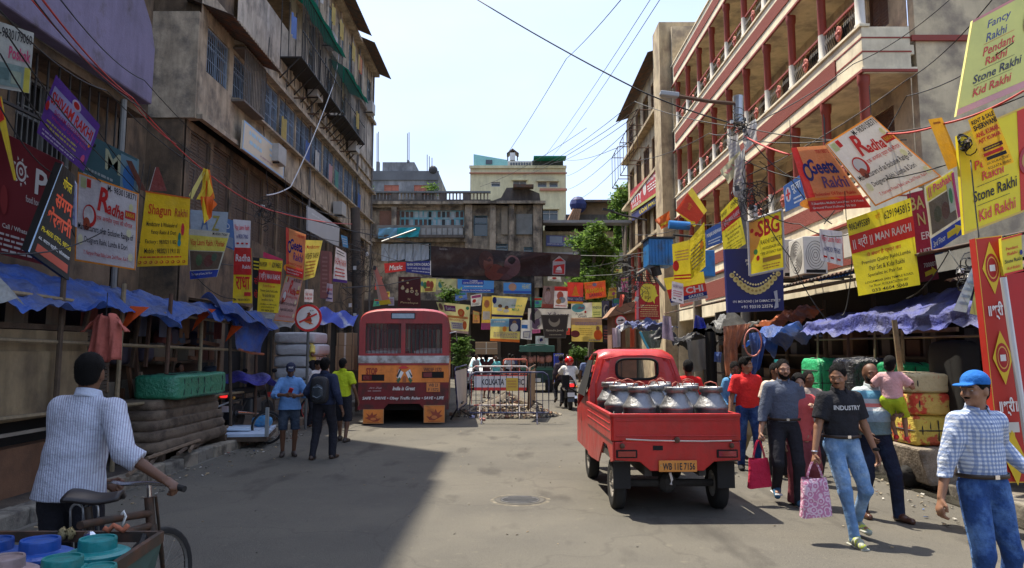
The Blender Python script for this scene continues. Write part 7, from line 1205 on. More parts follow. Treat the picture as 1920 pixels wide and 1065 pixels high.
FL=T('street_lamp','small street lamp with a slanting arm left of the red PITTY signboard','street lamp',loc=at(1200,410,24));MB().M(IRON).tube([at(1213,413,24),at(1170,404,24),at(1145,396,24)],.03,6).obox(at(1140,394,24),(.35,.12,.06),(0,.2,0)).build('arm',FL)
# wire tangles on the pole
rg=random.Random(11)
def tangle(label,px,py,Y,r,n):
    root=T('cable_tangle',label,'cables',loc=at(px,py,Y));b=MB().M(WIRE);c=at(px,py,Y)
    for k in range(n):
        d=Vector((rg.gauss(0,.3),rg.gauss(0,.3),rg.gauss(0,.6)))*r;q=r*rg.uniform(.25,.8);ph=rg.uniform(0,6);b.tube([c+d+Vector((q*math.cos(ph+t),q*.4*math.sin(ph*2+t*1.5),q*math.sin(ph+t)))for t in[k2*.7 for k2 in range(9)]],.005+.005*rg.random(),4)
    tag(b.build('cables',root),kind='stuff')
    for k in range(4):q=c+Vector((rg.uniform(-.7,.7),-.05,rg.uniform(-.8,.8)))*r;MB().M(mat((.6,.6,.58)if k%2 else(.04,.04,.04),rough=.5)).obox(q,(min(.10,r*.22),.05,min(.14,r*.3)),(0,rg.uniform(-.4,.4),0)).build('splice_box',root)
tangle('dense black cable tangle around the crowded pole above the SBG banner',1404,378,13.4,.32,20);tangle('cable tangle high on the crowded pole by the lamp arm',1385,232,13.6,.2,9);tangle('cable tangle on the thin pole above the kiosk',1180,540,24,.5,18);tangle('dense cable tangle by the left tenement end near the bus',676,500,27,.8,22);tangle('cable clump over the left stalls by the Man Rakhi banner',500,395,18,.25,14);tangle('white cable clip clump by the orange strip',1812,268,9.1,.10,10);tangle('cable clump low over the purple tarpaulin',1815,520,8.9,.18,10);tangle('cables looping below the no-handcart sign',655,590,24,.4,12)
pole('old dark iron pole left of the bus near the folded banner',686,0,-5.2*1.0,7.2,.16,mat((.09,.075,.06),rough=.9,var=.3,vs=5))if False else tag(MB().smooth().M(mat((.09,.075,.06),rough=.9,var=.3,vs=5)).cyl(at(672,700,28)*1,at(666,390,28),.17,n=10).build('utility_pole'),'old dark pole left of the bus wrapped in cables','pole')
# wires across the sky and street
def wire(label,pts,r=.010,m=WIRE,g='overhead wires over the street',sag=.3,nm='overhead_wire'):
    ps=[at(*p)for p in pts];out=[]
    for i in range(len(ps)-1):
        for k in range(8):t=k/8;p=ps[i].lerp(ps[i+1],t);p.z-=sag*4*t*(1-t);out.append(p)
    out.append(ps[-1]);o=MB().smooth().M(m).tube(out,r,4).build(nm);return tag(o,label,'wire',g)
wire('thick overhead wire crossing the sky from top centre to the lamp arm',[(890,-4,16),(1200,170,14),(1388,235,13.7)],.014,sag=.05)
wire('wire rising from the yellow block roof to the top of the sky',[(955,283,60),(1062,110,40),(1168,-5,25)],.02,sag=.1)
for i,(a_,c_)in enumerate((((1030,300,60),(1240,-5,20)),((1000,320,60),(1222,-5,22)),((1010,312,60),(1190,190,20)),((1040,305,60),(1195,215,20)),((1062,330,60),(1190,232,20)),((1065,355,60),(1195,250,20)),((1080,375,60),(1190,280,20)),((980,330,55),(1195,205,20)),((900,350,52),(1100,240,30)),((1062,300,60),(1190,262,24)))):wire('one of the thin wires fanning from the right buildings to the yellow block',[a_,c_],.012,sag=.25)
for i,pts in enumerate((((0,20,6.5),(200,170,10.5),(400,330,14)),((10,60,6.5),(230,330,12),(350,420,14)),((60,-5,7),(262,200,12),(420,320,16)),((110,-5,7.2),(270,150,13),(460,330,18)),((0,100,7),(150,300,10),(260,380,13)),((0,200,7.5),(110,330,10),(145,450,11)),((180,240,11),(330,410,14),(440,440,17)),((0,475,8),(200,430,11),(470,500,17)),((420,330,16),(560,430,20),(680,470,27)),((440,390,16),(650,455,26),(800,500,48)),((500,330,18),(610,400,22),(700,410,48)),((360,510,13),(440,560,15),(520,620,17)))):wire(['longest','low','upper','second upper','steep','steepest short','middle','nearly level','far','far level','far upper','low far'][i]+' black wire on the left side, starting near %s'%['the Poshak poster','the purple parapet foot','the top edge left of the parapet','the top edge over the parapet','the Shivam banner','the yellow flag','the teal shop board','the maroon hoarding','the twisted flag','the small white Vijay sign','the cable clump','the tapering banner'][i],pts,.009,g='black wires on the left side',sag=.12)
for i,pts in enumerate((((1190,190,20),(1400,240,13.6),(1700,262,11)),((1400,262,13.6),(1640,250,11),(1920,180,9)),((1395,300,13.6),(1560,340,12),(1800,300,9.5)),((1390,240,13.6),(1600,120,14),(1780,0,12)),((1400,330,13.6),(1700,150,12),(1860,0,9)),((1545,420,13),(1700,180,12),(1900,80,9)),((1200,300,22),(1330,250,16),(1395,235,13.7)),((1190,440,24),(1300,420,18),(1400,400,13.7)),((1410,380,13.6),(1500,420,12.8),(1590,440,12)),((1410,360,13.6),(1480,480,13),(1550,600,12.5)),((1700,560,10.5),(1780,470,9.5),(1860,550,8.8)),((1600,440,12),(1590,560,12),(1575,590,12)),((1820,300,9),(1835,440,8.8),(1830,560,8.8)),((1400,250,13.6),(1480,330,13),(1560,420,12.5)),((1095,500,46),(1190,480,24),(1300,470,18)))):wire('black wire on the right side '+['from the ochre building to the Radha banner','over the orange strip','behind the Geeta banner to the rent notice','rising from the crowded pole across the balcony corner','climbing steeply to the top right signboard','from the small Vijay sign up to the right signboard','high from the ochre building to the lamp arm','past the blue junction box drum','dipping over the SBG banner','falling from the tangle past the air conditioner','looping over the purple tarpaulin','dropping straight by the Man Rakhi banner','dropping in front of the lower yellow signboard','beside the blue cross signboard','crossing in front of the green tree'][i],pts,.009,g='black wires on the right side',sag=.1)
RC=mat((.45,.05,.04),rough=.6)
wire('red rope running along the left side past the banners',[(80,0,7.5),(250,185,12),(390,325,14),(510,395,18),(660,420,27)],.014,RC,'red ropes',.08,'red_rope');wire('second red rope above the first one on the left',[(60,0,7.4),(240,180,12),(330,270,13)],.010,RC,'red ropes',.08,'red_rope');wire('red rope sagging over the right banners from the crowded pole',[(1395,255,13.6),(1480,290,11.5)],.016,RC,'red ropes',.03,'red_rope');wire('red rope tied above the orange strip and sherwani notice',[(1650,250,11),(1770,232,9.4),(1920,170,8.6)],.014,RC,'red ropes',.05,'red_rope')
wire('pale white cable hanging down the tenement to the banner wire',[(500,366,20),(545,350,22),(590,250,25),(628,150,31),(638,85,34)],.018,mat((.55,.55,.55)),'pale cables',.05,'pale_cable')

rg=random.Random(77)
for side,x0,x1 in(('left',-5.15,-4.5),('right',4.6,5.35)):
    lt=MB();ms=[mat(c,rough=.8,var=.2)for c in((.20,.17,.12),(.10,.09,.07),(.28,.21,.12),(.40,.38,.33),(.28,.07,.05),(.08,.13,.26))]
    for k in range(650):
        x=rg.uniform(x0,x1)if rg.random()<.75 else rg.uniform(-4.4,4.6);y=rg.uniform(5,30);s=rg.uniform(.006,.024)*(1 if x0<x<x1 else.55);lt.M(ms[min(5,int(abs(rg.gauss(0,2.2))))if x0<x<x1 else rg.choice([0,1,2])]);lt.obox((x,y,.018+s*.2),(s*2,s*1.4,s*.4),(rg.uniform(-.4,.4),rg.uniform(-.4,.4),rg.uniform(0,3)))
    tag(lt.build('litter'),'scattered street litter and grit along the %s kerb'%side,'litter',kind='stuff')

rg=random.Random(12);FC=[(.62,.06,.04),(.70,.55,.08),(.10,.18,.45),(.60,.58,.52),(.55,.25,.08),(.06,.30,.20),(.45,.10,.25),(.62,.60,.20)]
DSC=['red','yellow','blue','white','orange brown','green','magenta','lime yellow']
for i,(x,y,w,h,Y,w_)in enumerate(((704,520,12,22,45,'behind the folded orange banner'),(716,548,14,20,45,'just left of the bus roof'),(855,549,20,14,43.5,'under the left end of the Ghulmanjar sign'),(884,552,18,22,43,'right of the rakhi festival poster'),(886,584,14,22,43,'low right of the rakhi festival poster'),(996,556,20,20,44,'left of the white banner sheet'),(1000,602,12,22,43,'left of the dark jewellery board'),(1048,560,16,16,44,'under the festive deity poster'),(1060,606,10,22,43,'right of the dark jewellery board'),(1140,540,14,20,43,'right of the Manisha poster'),(1150,560,12,30,43,'just left of the brown kiosk roof'),(1026,515,26,12,47,'below the right end of the street banner'),(1100,600,10,12,42,'behind the orange robed poster'),(700,560,14,14,44,'at the lower left of the bus roof'),(1166,520,14,26,38,'on the thin pole above the kiosk'),(1150,500,16,12,46,'under the tall tree at right'),(1206,480,12,22,30,'above the red Par Gol sign'),(846,520,10,18,47,'left of the Ghulmanjar sign'))):
    k=i%8;j=lambda:rg.uniform(-2,2);c2=FC[(k+3)%8]
    sign('far_poster','small %s poster %s'%(DSC[k],w_),'poster',[(x+j(),y+j()),(x+w+j(),y+j()),(x+w+j(),y+h+j()),(x+j(),y+h+j())],Y,FC[k],[('r',.08,.06,.92,.3,c2),('e',rg.uniform(.25,.7),.55,.18,.16,FC[(k+5)%8]),('l',.1,.75,.9,.94,2,(.1,.08,.1))])
# ================================================================ PEOPLE: bodies grown from a distance field, one closed skin each
class Field:
    def __init__(s,lo,hi,h):
        s.h=h;s.lo=np.array(lo,float);n=np.ceil((np.array(hi)-s.lo)/h).astype(int)+1;s.n=n;s.f=np.full(n,.3,np.float32)
        s.ax=[s.lo[i]+h*np.arange(n[i],dtype=np.float32)for i in range(3)]
    def blk(s,lo,hi,m):
        a=[max(0,int((lo[i]-m-s.lo[i])/s.h))for i in range(3)];b=[min(s.n[i],int((hi[i]+m-s.lo[i])/s.h)+2)for i in range(3)]
        if any(b[i]<=a[i]for i in range(3)):return None
        sl=tuple(slice(a[i],b[i])for i in range(3));return sl,s.ax[0][sl[0]][:,None,None],s.ax[1][sl[1]][None,:,None],s.ax[2][sl[2]][None,None,:]
    def mn(s,sl,d,k):
        f=s.f[sl]
        if k>0:q=np.maximum(k-np.abs(f-d),0)/k;s.f[sl]=np.minimum(f,d)-q*q*k*.25
        else:s.f[sl]=np.minimum(f,d)
    def cap(s,a,b,ra,rb,k=.02,sy=1.0,fr=None):
        a=np.array(a,float);b=np.array(b,float);r=max(ra,rb);g=s.blk(np.minimum(a,b)-r,np.maximum(a,b)+r,k+2.5*s.h)
        if g is None:return
        sl,X,Y,Z=g
        if fr is not None:  # squash along the unit vector fr[0] by fr[1]
            nv,q=fr;P_=(X-a[0])*nv[0]+(Y-a[1])*nv[1]+(Z-a[2])*nv[2];X=X+P_*nv[0]*(q-1);Y=Y+P_*nv[1]*(q-1);Z=Z+P_*nv[2]*(q-1)
        ab=b-a;ab[1]*=sy;L=float(ab@ab)+1e-9;t=np.clip(((X-a[0])*ab[0]+(Y-a[1])*sy*ab[1]+(Z-a[2])*ab[2])/L,0,1)
        d=np.sqrt((X-a[0]-t*ab[0])**2+((Y-a[1])*sy-t*ab[1])**2+(Z-a[2]-t*ab[2])**2)-(ra+(rb-ra)*t);s.mn(sl,d/max(1,sy*.85),k)
    def ell(s,c,r,k=.015,M=None,sub=False):
        c=np.array(c,float);r=np.array(r,float);R_=r.max();g=s.blk(c-R_,c+R_,k+2.5*s.h)
        if g is None:return
        sl,X,Y,Z=g;X,Y,Z=X-c[0],Y-c[1],Z-c[2]
        if M is not None:X,Y,Z=(M[0][0]*X+M[1][0]*Y+M[2][0]*Z,M[0][1]*X+M[1][1]*Y+M[2][1]*Z,M[0][2]*X+M[1][2]*Y+M[2][2]*Z)
        k0=np.sqrt((X/r[0])**2+(Y/r[1])**2+(Z/r[2])**2);k1=np.sqrt((X/r[0]**2)**2+(Y/r[1]**2)**2+(Z/r[2]**2)**2)+1e-6;d=k0*(k0-1)/k1
        if sub:f=s.f[sl];d=-d;q=np.maximum(k-np.abs(f-d),0)/max(k,1e-6);s.f[sl]=np.maximum(f,d)+q*q*k*.25
        else:s.mn(sl,d,k)
    def cut(s,n,p):s.f=np.maximum(s.f,(s.ax[0][:,None,None]-p[0])*n[0]+(s.ax[1][None,:,None]-p[1])*n[1]+(s.ax[2][None,None,:]-p[2])*n[2]).astype(np.float32)
    def folds(s,amp,seed,fs=(9,16,27),zs=1.0):
        g=np.random.default_rng(seed);X,Y,Z=s.ax[0][:,None,None],s.ax[1][None,:,None],s.ax[2][None,None,:]
        m=np.abs(s.f)<.05;d=0
        for fq in fs:
            v=g.normal(size=3);v/=np.linalg.norm(v);w=g.normal(size=3);d=d+(9/fq)**.7*np.sin(fq*(v[0]*X+v[1]*Y+zs*v[2]*Z)+2*np.sin(fq*.4*(w[0]*X+w[1]*Y+w[2]*Z))+g.uniform(0,6))
        s.f+=(amp*d*m).astype(np.float32)
    def mesh(s):
        f=s.f;ins=f<0;n=s.n;c=ins[:-1,:-1,:-1].astype(np.int8);c=c.copy()*0
        for i in(0,1):
            for j in(0,1):
                for k in(0,1):c+=ins[i:n[0]-1+i,j:n[1]-1+j,k:n[2]-1+k]
        act=np.argwhere((c>0)&(c<8))
        if len(act)==0:return np.zeros((0,3)),np.zeros((0,4),int)
        ids=np.full(np.array(n),-1,np.int32);ids[act[:,0],act[:,1],act[:,2]]=np.arange(len(act));cn={}
        for i in(0,1):
            for j in(0,1):
                for k in(0,1):cn[i,j,k]=f[act[:,0]+i,act[:,1]+j,act[:,2]+k]
        acc=np.zeros((len(act),3));cnt=np.zeros(len(act))
        for a in cn:
            for ax in range(3):
                if a[ax]==0:
                    b=tuple(a[q]+(q==ax)for q in range(3));va,vb=cn[a],cn[b];m=(va<0)!=(vb<0);t=va/np.where(m,va-vb,1);p=np.zeros((len(act),3))+np.array(a);p[:,ax]+=t;acc+=p*m[:,None];cnt+=m
        V=(act+acc/cnt[:,None])*s.h+s.lo;Q=[]
        for ax in range(3):
            sl0=[slice(1,-1)]*3;sl1=[slice(1,-1)]*3;sl0[ax]=slice(0,-1);sl1[ax]=slice(1,None);A,B=ins[tuple(sl0)],ins[tuple(sl1)];e=np.argwhere(A!=B);off=np.array([1,1,1]);off[ax]=0;e=e+off;u,v=[q for q in range(3)if q!=ax]
            fl=ins[e[:,0],e[:,1],e[:,2]];q=[]
            for du,dv in((-1,-1),(0,-1),(0,0),(-1,0)):w=e.copy();w[:,u]+=du;w[:,v]+=dv;q.append(ids[w[:,0],w[:,1],w[:,2]])
            q=np.stack(q,1);flip=fl if ax!=1 else~fl;q[~flip]=q[~flip][:,::-1];Q.append(q)
        Q=np.concatenate(Q);return V,Q[(Q>=0).all(1)]
def V3(*a):return np.array(a,float)
def ik(a,b,l1,l2,pole):
    a,b,pole=np.array(a,float),np.array(b,float),np.array(pole,float);d=b-a;L=np.linalg.norm(d);L2=min(L,(l1+l2)*.998);d=d/L;b=a+d*L2
    x=(l1*l1-l2*l2+L2*L2)/(2*L2);h=math.sqrt(max(0,l1*l1-x*x));p=pole-d*(pole@d);p=p/(np.linalg.norm(p)+1e-9);return a+d*x+p*h,b
HAIR=mat((.007,.006,.0055),rough=.75,var=.4,vs=40,bump=1.0,bs=190,coords='O',spec=.18)
SKINS=[mat(c,rough=.5,var=.10,vs=14,bump=.15,bs=300,coords='O',spec=.4)for c in((.20,.095,.052),(.27,.135,.078),(.13,.060,.033),(.33,.18,.115))]
EYEW=mat((.34,.30,.27),rough=.3,var=0);IRIS=mat((.015,.01,.008),rough=.2,var=0);LIP=mat((.20,.07,.05),rough=.5,var=0)
def person(label,loc,head,H=1.70,skin=0,hd=(0,0),top=None,bot=None,shoe=None,hl=None,hr=None,fl=None,fr=None,pel=(0,0),lean=(0,0),hair='short',beard=0,belt=None,h=.010,wide=1.0,belly=0.0,fist=(0,0),extra=None,cap=None,el=(0,1,-.1),er=(0,1,-.1),dirl=None,dirr=None,child=False,zoff=0.0,seated=False,name='person',socks=None,armk=1.0):
    s=H/1.72;root=T(name,label,name,loc=loc,rz=head);sk=SKINS[skin];W=wide;g=np.array;px_,py_=pel;lx,ly=lean
    hip={1:V3(.085*W+px_,py_,.92),-1:V3(-.085*W+px_,py_,.92)};sh={1:V3(.148*W+px_+lx,py_+ly+.01,1.372),-1:V3(-.148*W+px_+lx,py_+ly+.01,1.372)}
    P0,P1,P2_,P3=V3(px_,py_,.95),V3(px_+lx*.25,py_+ly*.25,1.10),V3(px_+lx*.8,py_+ly*.8,1.30),V3(px_+lx,py_+ly+.01,1.40);nb=V3(px_+lx,py_+ly+.015,1.44)
    hands={1:V3(*(hl or(.25,-.03,.86))),-1:V3(*(hr or(-.25,-.03,.86)))};feet={1:V3(*(fl or(.10,.02,.085))),-1:V3(*(fr or(-.10,.02,.085)))}
    E,Wr,K,A={},{},{},{}
    for q in(1,-1):
        E[q],Wr[q]=ik(sh[q],hands[q],.285*armk,.255*armk,V3(q*.25,*(el if q>0 else er)[1:])+V3((el if q>0 else er)[0],0,0));K[q],A[q]=ik(hip[q],feet[q],.44,.42,V3(q*.15,-1,0))
    yaw,pit=R(hd[0]),R(hd[1]);cy_,sy_,cp_,sp_=math.cos(yaw),math.sin(yaw),math.cos(pit),math.sin(pit)
    M=g([[cy_,-sy_,0],[sy_,cy_,0],[0,0,1]])@g([[1,0,0],[0,cp_,-sp_],[0,sp_,cp_]]);pv=nb+V3(0,-.005,.055);hs=1.18 if child else 1.0
    def HD(x,y,z):return pv+M@(V3(x,y,z-1.50)*hs)
    allp=[nb,HD(0,0,1.74)]+[v for d in(E,Wr,K,A,sh)for v in d.values()];lo=np.min(allp,0)-.20;hi=np.max(allp,0)+.20;lo[2]=min(lo[2],0);hh=h/s
    F=Field(lo,hi,hh);arm=1.0 if not child else 1.15
    F.cap(P0,P1,.125*W,.115*W,.03,1.5);F.cap(P1,P2_,.112*W,.135*W,.03,1.5);F.cap(sh[1]*.75+P3*.25,sh[-1]*.75+P3*.25,.050,.050,.04);F.cap(nb-V3(0,0,.04),HD(0,.012,1.53),.056,.052*hs,.03)
    for q in(1,-1):
        F.cap(sh[q],E[q],.048*arm,.038*arm,.03);F.cap(E[q],Wr[q],.040*arm,.026*arm,.015);lk=.044 if(bot and bot[1]<.2)else.052;F.cap(hip[q],K[q],.070,lk,.04);F.cap(K[q],A[q],lk,.034,.02);kb=K[q]*.7+A[q]*.3+V3(0,.018,0);F.ell(kb,(lk*.85,lk*.9,.10),.03)
        toe=A[q]+V3(q*.02,-.15,-.055);F.cap(A[q]+V3(0,.03,-.045),toe,.034,.026,.02)
        # hand: palm, four fingers of two bones, thumb from the side of the palm
        d=(dirl if q>0 else dirr);d=(Wr[q]-E[q])if d is None else V3(*d);d=d/np.linalg.norm(d);inn=V3(-q,0,0)if abs(d[0])<.8 else V3(0,0,-1);n_=inn-d*(inn@d);n_/=np.linalg.norm(n_);sd=np.cross(d,n_)
        if sd[1]>0:sd=-sd  # thumb side forward
        cu=fist[0 if q>0 else 1];w=Wr[q];F.cap(w,w+d*.075,.026,.034,.012,fr=(n_,1.9))if hh<.02 else F.cap(w,w+d*.1,.03,.035,.01)
        if hh<.014:
            for i in range(4):
                L_=(.042,.047,.044,.035)[i]*(1+.0*cu);b0=w+d*.088+sd*(.030-.0195*i);a1=.25+cu*1.25;a2=a1+.35+cu*1.3;b1=b0+(d*math.cos(a1)+n_*math.sin(a1))*L_;b2=b1+(d*math.cos(a2)+n_*math.sin(a2))*L_*.85;F.cap(b0-d*.02,b1,.0095,.0088,.004);F.cap(b1,b2,.0088,.0075,.003)
            t0=w+d*.025+sd*.022;t1=t0+d*.030+sd*.026+n_*(.008+.02*cu);t2=t1+d*(.030)+sd*(.006-.02*cu)+n_*(.006+.025*cu);F.cap(t0,t1,.014,.011,.008);F.cap(t1,t2,.011,.009,.004)
    E_=lambda c,r,k=.015,sub=False:F.ell(HD(*c),g(r)*hs,k,M,sub)
    E_((0,.012,1.632),(.076,.095,.088),.02);E_((0,-.022,1.58),(.061,.070,.088),.03);E_((0,-.055,1.522),(.034,.032,.024),.03);E_((0,.03,1.60),(.070,.075,.080),.02)
    for q in(1,-1):E_((q*.031,-.103,1.604),(.018,.015,.010),.014,True);E_((q*.038,-.070,1.572),(.022,.022,.020),.02);E_((q*.074,.012,1.588),(.011,.022,.033),.008);F.cap(HD(q*.012,-.088,1.622),HD(q*.05,-.074,1.622),.010*hs,.008*hs,.014)
    F.cap(HD(0,-.086,1.61),HD(0,-.107,1.575),.009*hs,.013*hs,.012);E_((0.012,-.096,1.569),(.010,.011,.009),.008);E_((-.012,-.096,1.569),(.010,.011,.009),.008);E_((0,-.088,1.545),(.023,.014,.006),.010);E_((0,-.088,1.535),(.020,.014,.006),.008)
    if extra and 'field' in extra:extra['field'](F,locals())
    def out(F_,nm,m,par=root):V,Q=F_.mesh();o=mesh_np(nm,V*s+g([0,0,zoff]),Q,m,par);return o
    body=out(F,'body',sk)
    if hh<.016:
        b=MB().M(EYEW).smooth()
        for q in(1,-1):b.ball(HD(q*.031,-.0800,1.604)*s+V3(0,0,zoff),.0100*s*hs,10,8,(1.15,1,.62))
        b.build('eyes',body);b=MB().M(IRIS).smooth()
        for q in(1,-1):b.ball(HD(q*.031,-.0855,1.604)*s+V3(0,0,zoff),.0056*s*hs,8,6)
        b.build('irises',body);b=MB().M(LIP).smooth().grid(lambda u,v:(HD((u-.5)*.046,-.1005+.010*abs(2*u-1)**2,1.540+(v-.5)*.016*(1-abs(2*u-1)**2))*s+V3(0,0,zoff)),8,4);b.build('lips',body)
        b=MB().M(HAIR)
        for q in(1,-1):b.tube([HD(q*.014,-.0935,1.627)*s+V3(0,0,zoff),HD(q*.032,-.0905,1.630)*s+V3(0,0,zoff),HD(q*.050,-.0790,1.624)*s+V3(0,0,zoff)],[.003*s,.0035*s,.0015],5)
        b.build('eyebrows',body)
    hc=HD(0,0,1.6)
    if hair!='none':
        G=Field(hc-.2,hc+.2,hh*.9);e=lambda c,r,k=.01,sub=False:G.ell(HD(*c),g(r)*hs,k,M,sub);t={'short':.005,'full':.011,'crop':.004,'bald':.003,'long':.014,'bob':.016}[hair]
        e((0,.016,1.632+t*.5),(.077+t,.096+t,.089+t),.01);
        if hair in('long','bob'):e((0,.05,1.56),(.085,.065,.12 if hair=='long' else.08),.03)
        if hair=='full':e((0,-.055,1.715),(.06,.05,.022),.03)
        G.folds(.0034,3,(48,90,130));
        if hair not in('bald','long','bob'):e((0,.050,1.575),(.066,.052,.060),.02)
        if hair=='bald':G.cut(M@V3(0,-.78,-.62),HD(0,.055,1.64))
        else:e((0,-.090,1.596),(.059,.080,.086),.008,True);e((0,-.098,1.57),(.075,.065,.07),.008,True)
        if hair not in('long','bob'):G.cut(M@V3(0,-.55,-.835),HD(0,.0,1.568));G.cut(M@V3(0,-.97,-.24),HD(0,.012,1.58))if False else None
        for q in(1,-1):e((q*.085,.010,1.585),(.030,.026,.034),.006,True)if hair not in('long','bob')else None
        hb_=out(G,'hair',HAIR)
        if hh<.0115:
            vv=[v.co for v in hb_.data.vertices];nn_=[v.normal for v in hb_.data.vertices];rg=random.Random(4);b=MB().M(HAIR);hl_=(.016 if hair in('full','long','bob')else.008)*s;cc=Vector(HD(0,.03,1.72))*s+Vector((0,0,zoff))
            for k in range(2600 if len(vv)>50 else 0):
                i=rg.randrange(len(vv));p=vv[i];n0=(p-Vector(HD(0,.01,1.62))*s-Vector((0,0,zoff))).normalized();dn=(p-cc);dn=(dn-n0*dn.dot(n0)).normalized()if dn.length>0 else n0;d_=(n0*.5+dn+Vector((rg.gauss(0,.4),rg.gauss(0,.4),rg.gauss(0,.4)))).normalized()*hl_*rg.uniform(.6,1.5);q=n0.cross(d_).normalized()*.0012
                b.add([p-q-n0*.002,p+q-n0*.002,p+d_+n0*.001],[(0,1,2)])
            if b.v:b.build('hair_strands',hb_)
    if beard:
        G=Field(hc-.18,hc+.12,hh*.8);e=lambda c,r,k=.01,sub=False:G.ell(HD(*c),g(r)*hs,k,M,sub)
        if beard>1:e((0,-.020,1.570),(.067,.072,.088),.01);e((0,-.055,1.512),(.038,.038,.028),.03);e((0,-.07,1.60),(.05,.07,.043),.01,True);e((0,-.104,1.538),(.020,.022,.010),.008,True);G.cut(M@V3(0,.35,.94),HD(0,0,1.583))
        e((0,-.094,1.553),(.027,.012,.0065),.004);out(G,'beard' if beard>1 else 'moustache',HAIR)
    if top:
        m,slv,hem=top[:3];fit=.016+(top[3]if len(top)>3 else 0);zz=.70;G=Field(lo,hi,hh);G.cap(P0-V3(0,0,.10 if hem<.95 else 0),P1,.137*W+fit+(.034 if hem<.95 else 0),.126*W+fit,.04,1.3 if hem<.95 else 1.45);G.cap(P1,P2_-V3(0,0,.02),.124*W+fit,.136*W+fit,.04,1.45);[G.cap(nb+V3(q*.02,.008,-.012),sh[q]+V3(-q*.01,0,-.002),.052,.050+fit*.4,.04)for q in(1,-1)];G.cap(P3,nb+V3(0,.0,.008),.070,.062,.03)
        if belly:G.ell(P1+V3(0,-.05,.02),(.14*W,.11+belly,.15),.06)
        for q in(1,-1):
            sv=slv if not isinstance(slv,tuple)else slv[0 if q>0 else 1]
            if sv=='short':mid=sh[q]*.28+E[q]*.72;G.cap(sh[q],mid,.056+fit*.8,.054+fit*.9,.025);ax_=(E[q]-sh[q])/np.linalg.norm(E[q]-sh[q])
            elif sv=='rolled':mid=E[q]*.62+Wr[q]*.38;G.cap(sh[q],E[q],.056+fit*.7,.047+fit*.7,.025);G.cap(E[q],mid,.046+fit*.6,.043+fit*.7,.01)
            elif sv=='long':G.cap(sh[q],E[q],.056+fit*.7,.046+fit*.6,.025);G.cap(E[q],Wr[q]-(Wr[q]-E[q])*.03,.045+fit*.5,.034+fit*.25,.01)
        G.folds(.0046,int(H*1000)+skin,(10,18,30));G.cut((0,0,-1),(0,0,hem));nk=V3(0,-.06,1);nk/=np.linalg.norm(nk);gb_=G.blk(nb-.1,nb+.12,0)
        if gb_ is not None:sl,X,Y,Z=gb_;pn=nb+V3(0,0,.022);dd=(X-pn[0])*nk[0]+(Y-pn[1])*nk[1]+(Z-pn[2])*nk[2];G.f[sl]=np.maximum(G.f[sl],dd)
        for q in(1,-1):
            sv=slv if not isinstance(slv,tuple)else slv[0 if q>0 else 1]
            if sv in('short','rolled'):
                a_,b_=(sh[q],E[q])if sv=='short' else(E[q],Wr[q]);ax_=(b_-a_)/np.linalg.norm(b_-a_);en=a_*.28+b_*.72 if sv=='short' else a_*.62+b_*.38;r_=.075;gb_=G.blk(en-.09,en+.09,0)
                if gb_ is not None:sl,X,Y,Z=gb_;dd=(X-en[0])*ax_[0]+(Y-en[1])*ax_[1]+(Z-en[2])*ax_[2];rr=np.sqrt((X-en[0])**2+(Y-en[1])**2+(Z-en[2])**2);G.f[sl]=np.where((dd>0)&(rr<.088),np.maximum(G.f[sl],dd),G.f[sl])
        shirt=out(G,'shirt',m)
        if len(top)>4 and top[4]:  # collar and placket
            cm=top[4];b=MB().M(cm).smooth();c0_=nb+V3(0,-.004,.0)
            b.grid(lambda u,v:(c0_+V3(math.sin(6.283*(u*.86+.07))*(.070+.012*v),-math.cos(6.283*(u*.86+.07))*(.068+.016*v)-.004,.052-.050*v-.02*math.cos(6.283*(u*.86+.07))))*s+V3(0,0,zoff),28,4);b.build('collar',shirt,solid=.004)
            fy=lambda z:-(.150*W+fit)/1.42-.004-(belly*.8 if z<1.2 else 0)+py_+ly*min(1,max(0,(z-.95)/.45))
            if hem<1.1 and not child:
                b=MB().M(cm).smooth();
                for k in range(6):z=1.37-k*.065;b.ball(V3(px_+lx*min(1,(z-.95)/.45),fy(z)-.002+.012*max(0,(z-1.3)/.1),z)*s+V3(0,0,zoff),.006*s,6,4)
                b.build('buttons',shirt)
    if bot:
        m,zc,fit=bot;G=Field(lo,hi,hh);G.cap(P0+V3(.045,0,0),P0-V3(.045,0,0),.112*W+.01,.112*W+.01,.03,1.2)
        for q in(1,-1):G.cap(hip[q]+V3(0,0,.0),K[q],.094+fit,.068+fit,.035);G.cap(K[q],A[q]-V3(0,0,.02),.066+fit,.050+fit,.02)
        G.folds(.0042,5+int(H*100),(12,21,34));G.cut((0,0,1),(0,0,1.045))
        if zc>.2:
            for q in(1,-1):
                if K[q][2]>zc-.02:pass
            G.cut((0,0,-1),(0,0,zc))
        else:G.cut((0,0,-1),(0,0,.035+min(A[1][2],A[-1][2])-.085))
        out(G,'trousers' if zc<.3 else 'shorts',m)
    if belt is not None:
        b=MB().M(belt).smooth();b.grid(lambda u,v:(P0+V3(math.cos(6.283*u)*(.169*W+.012)*1.0,math.sin(6.283*u)*(.128*W+.008),.048+.030*v))*s+V3(0,0,zoff),36,2);b.build('belt',root,solid=.006);MB().M(CHROME).obox((P0+V3(0,-.128*W-.014,.064))*s+V3(0,0,zoff),(.034,.006,.028)).build('buckle',root)
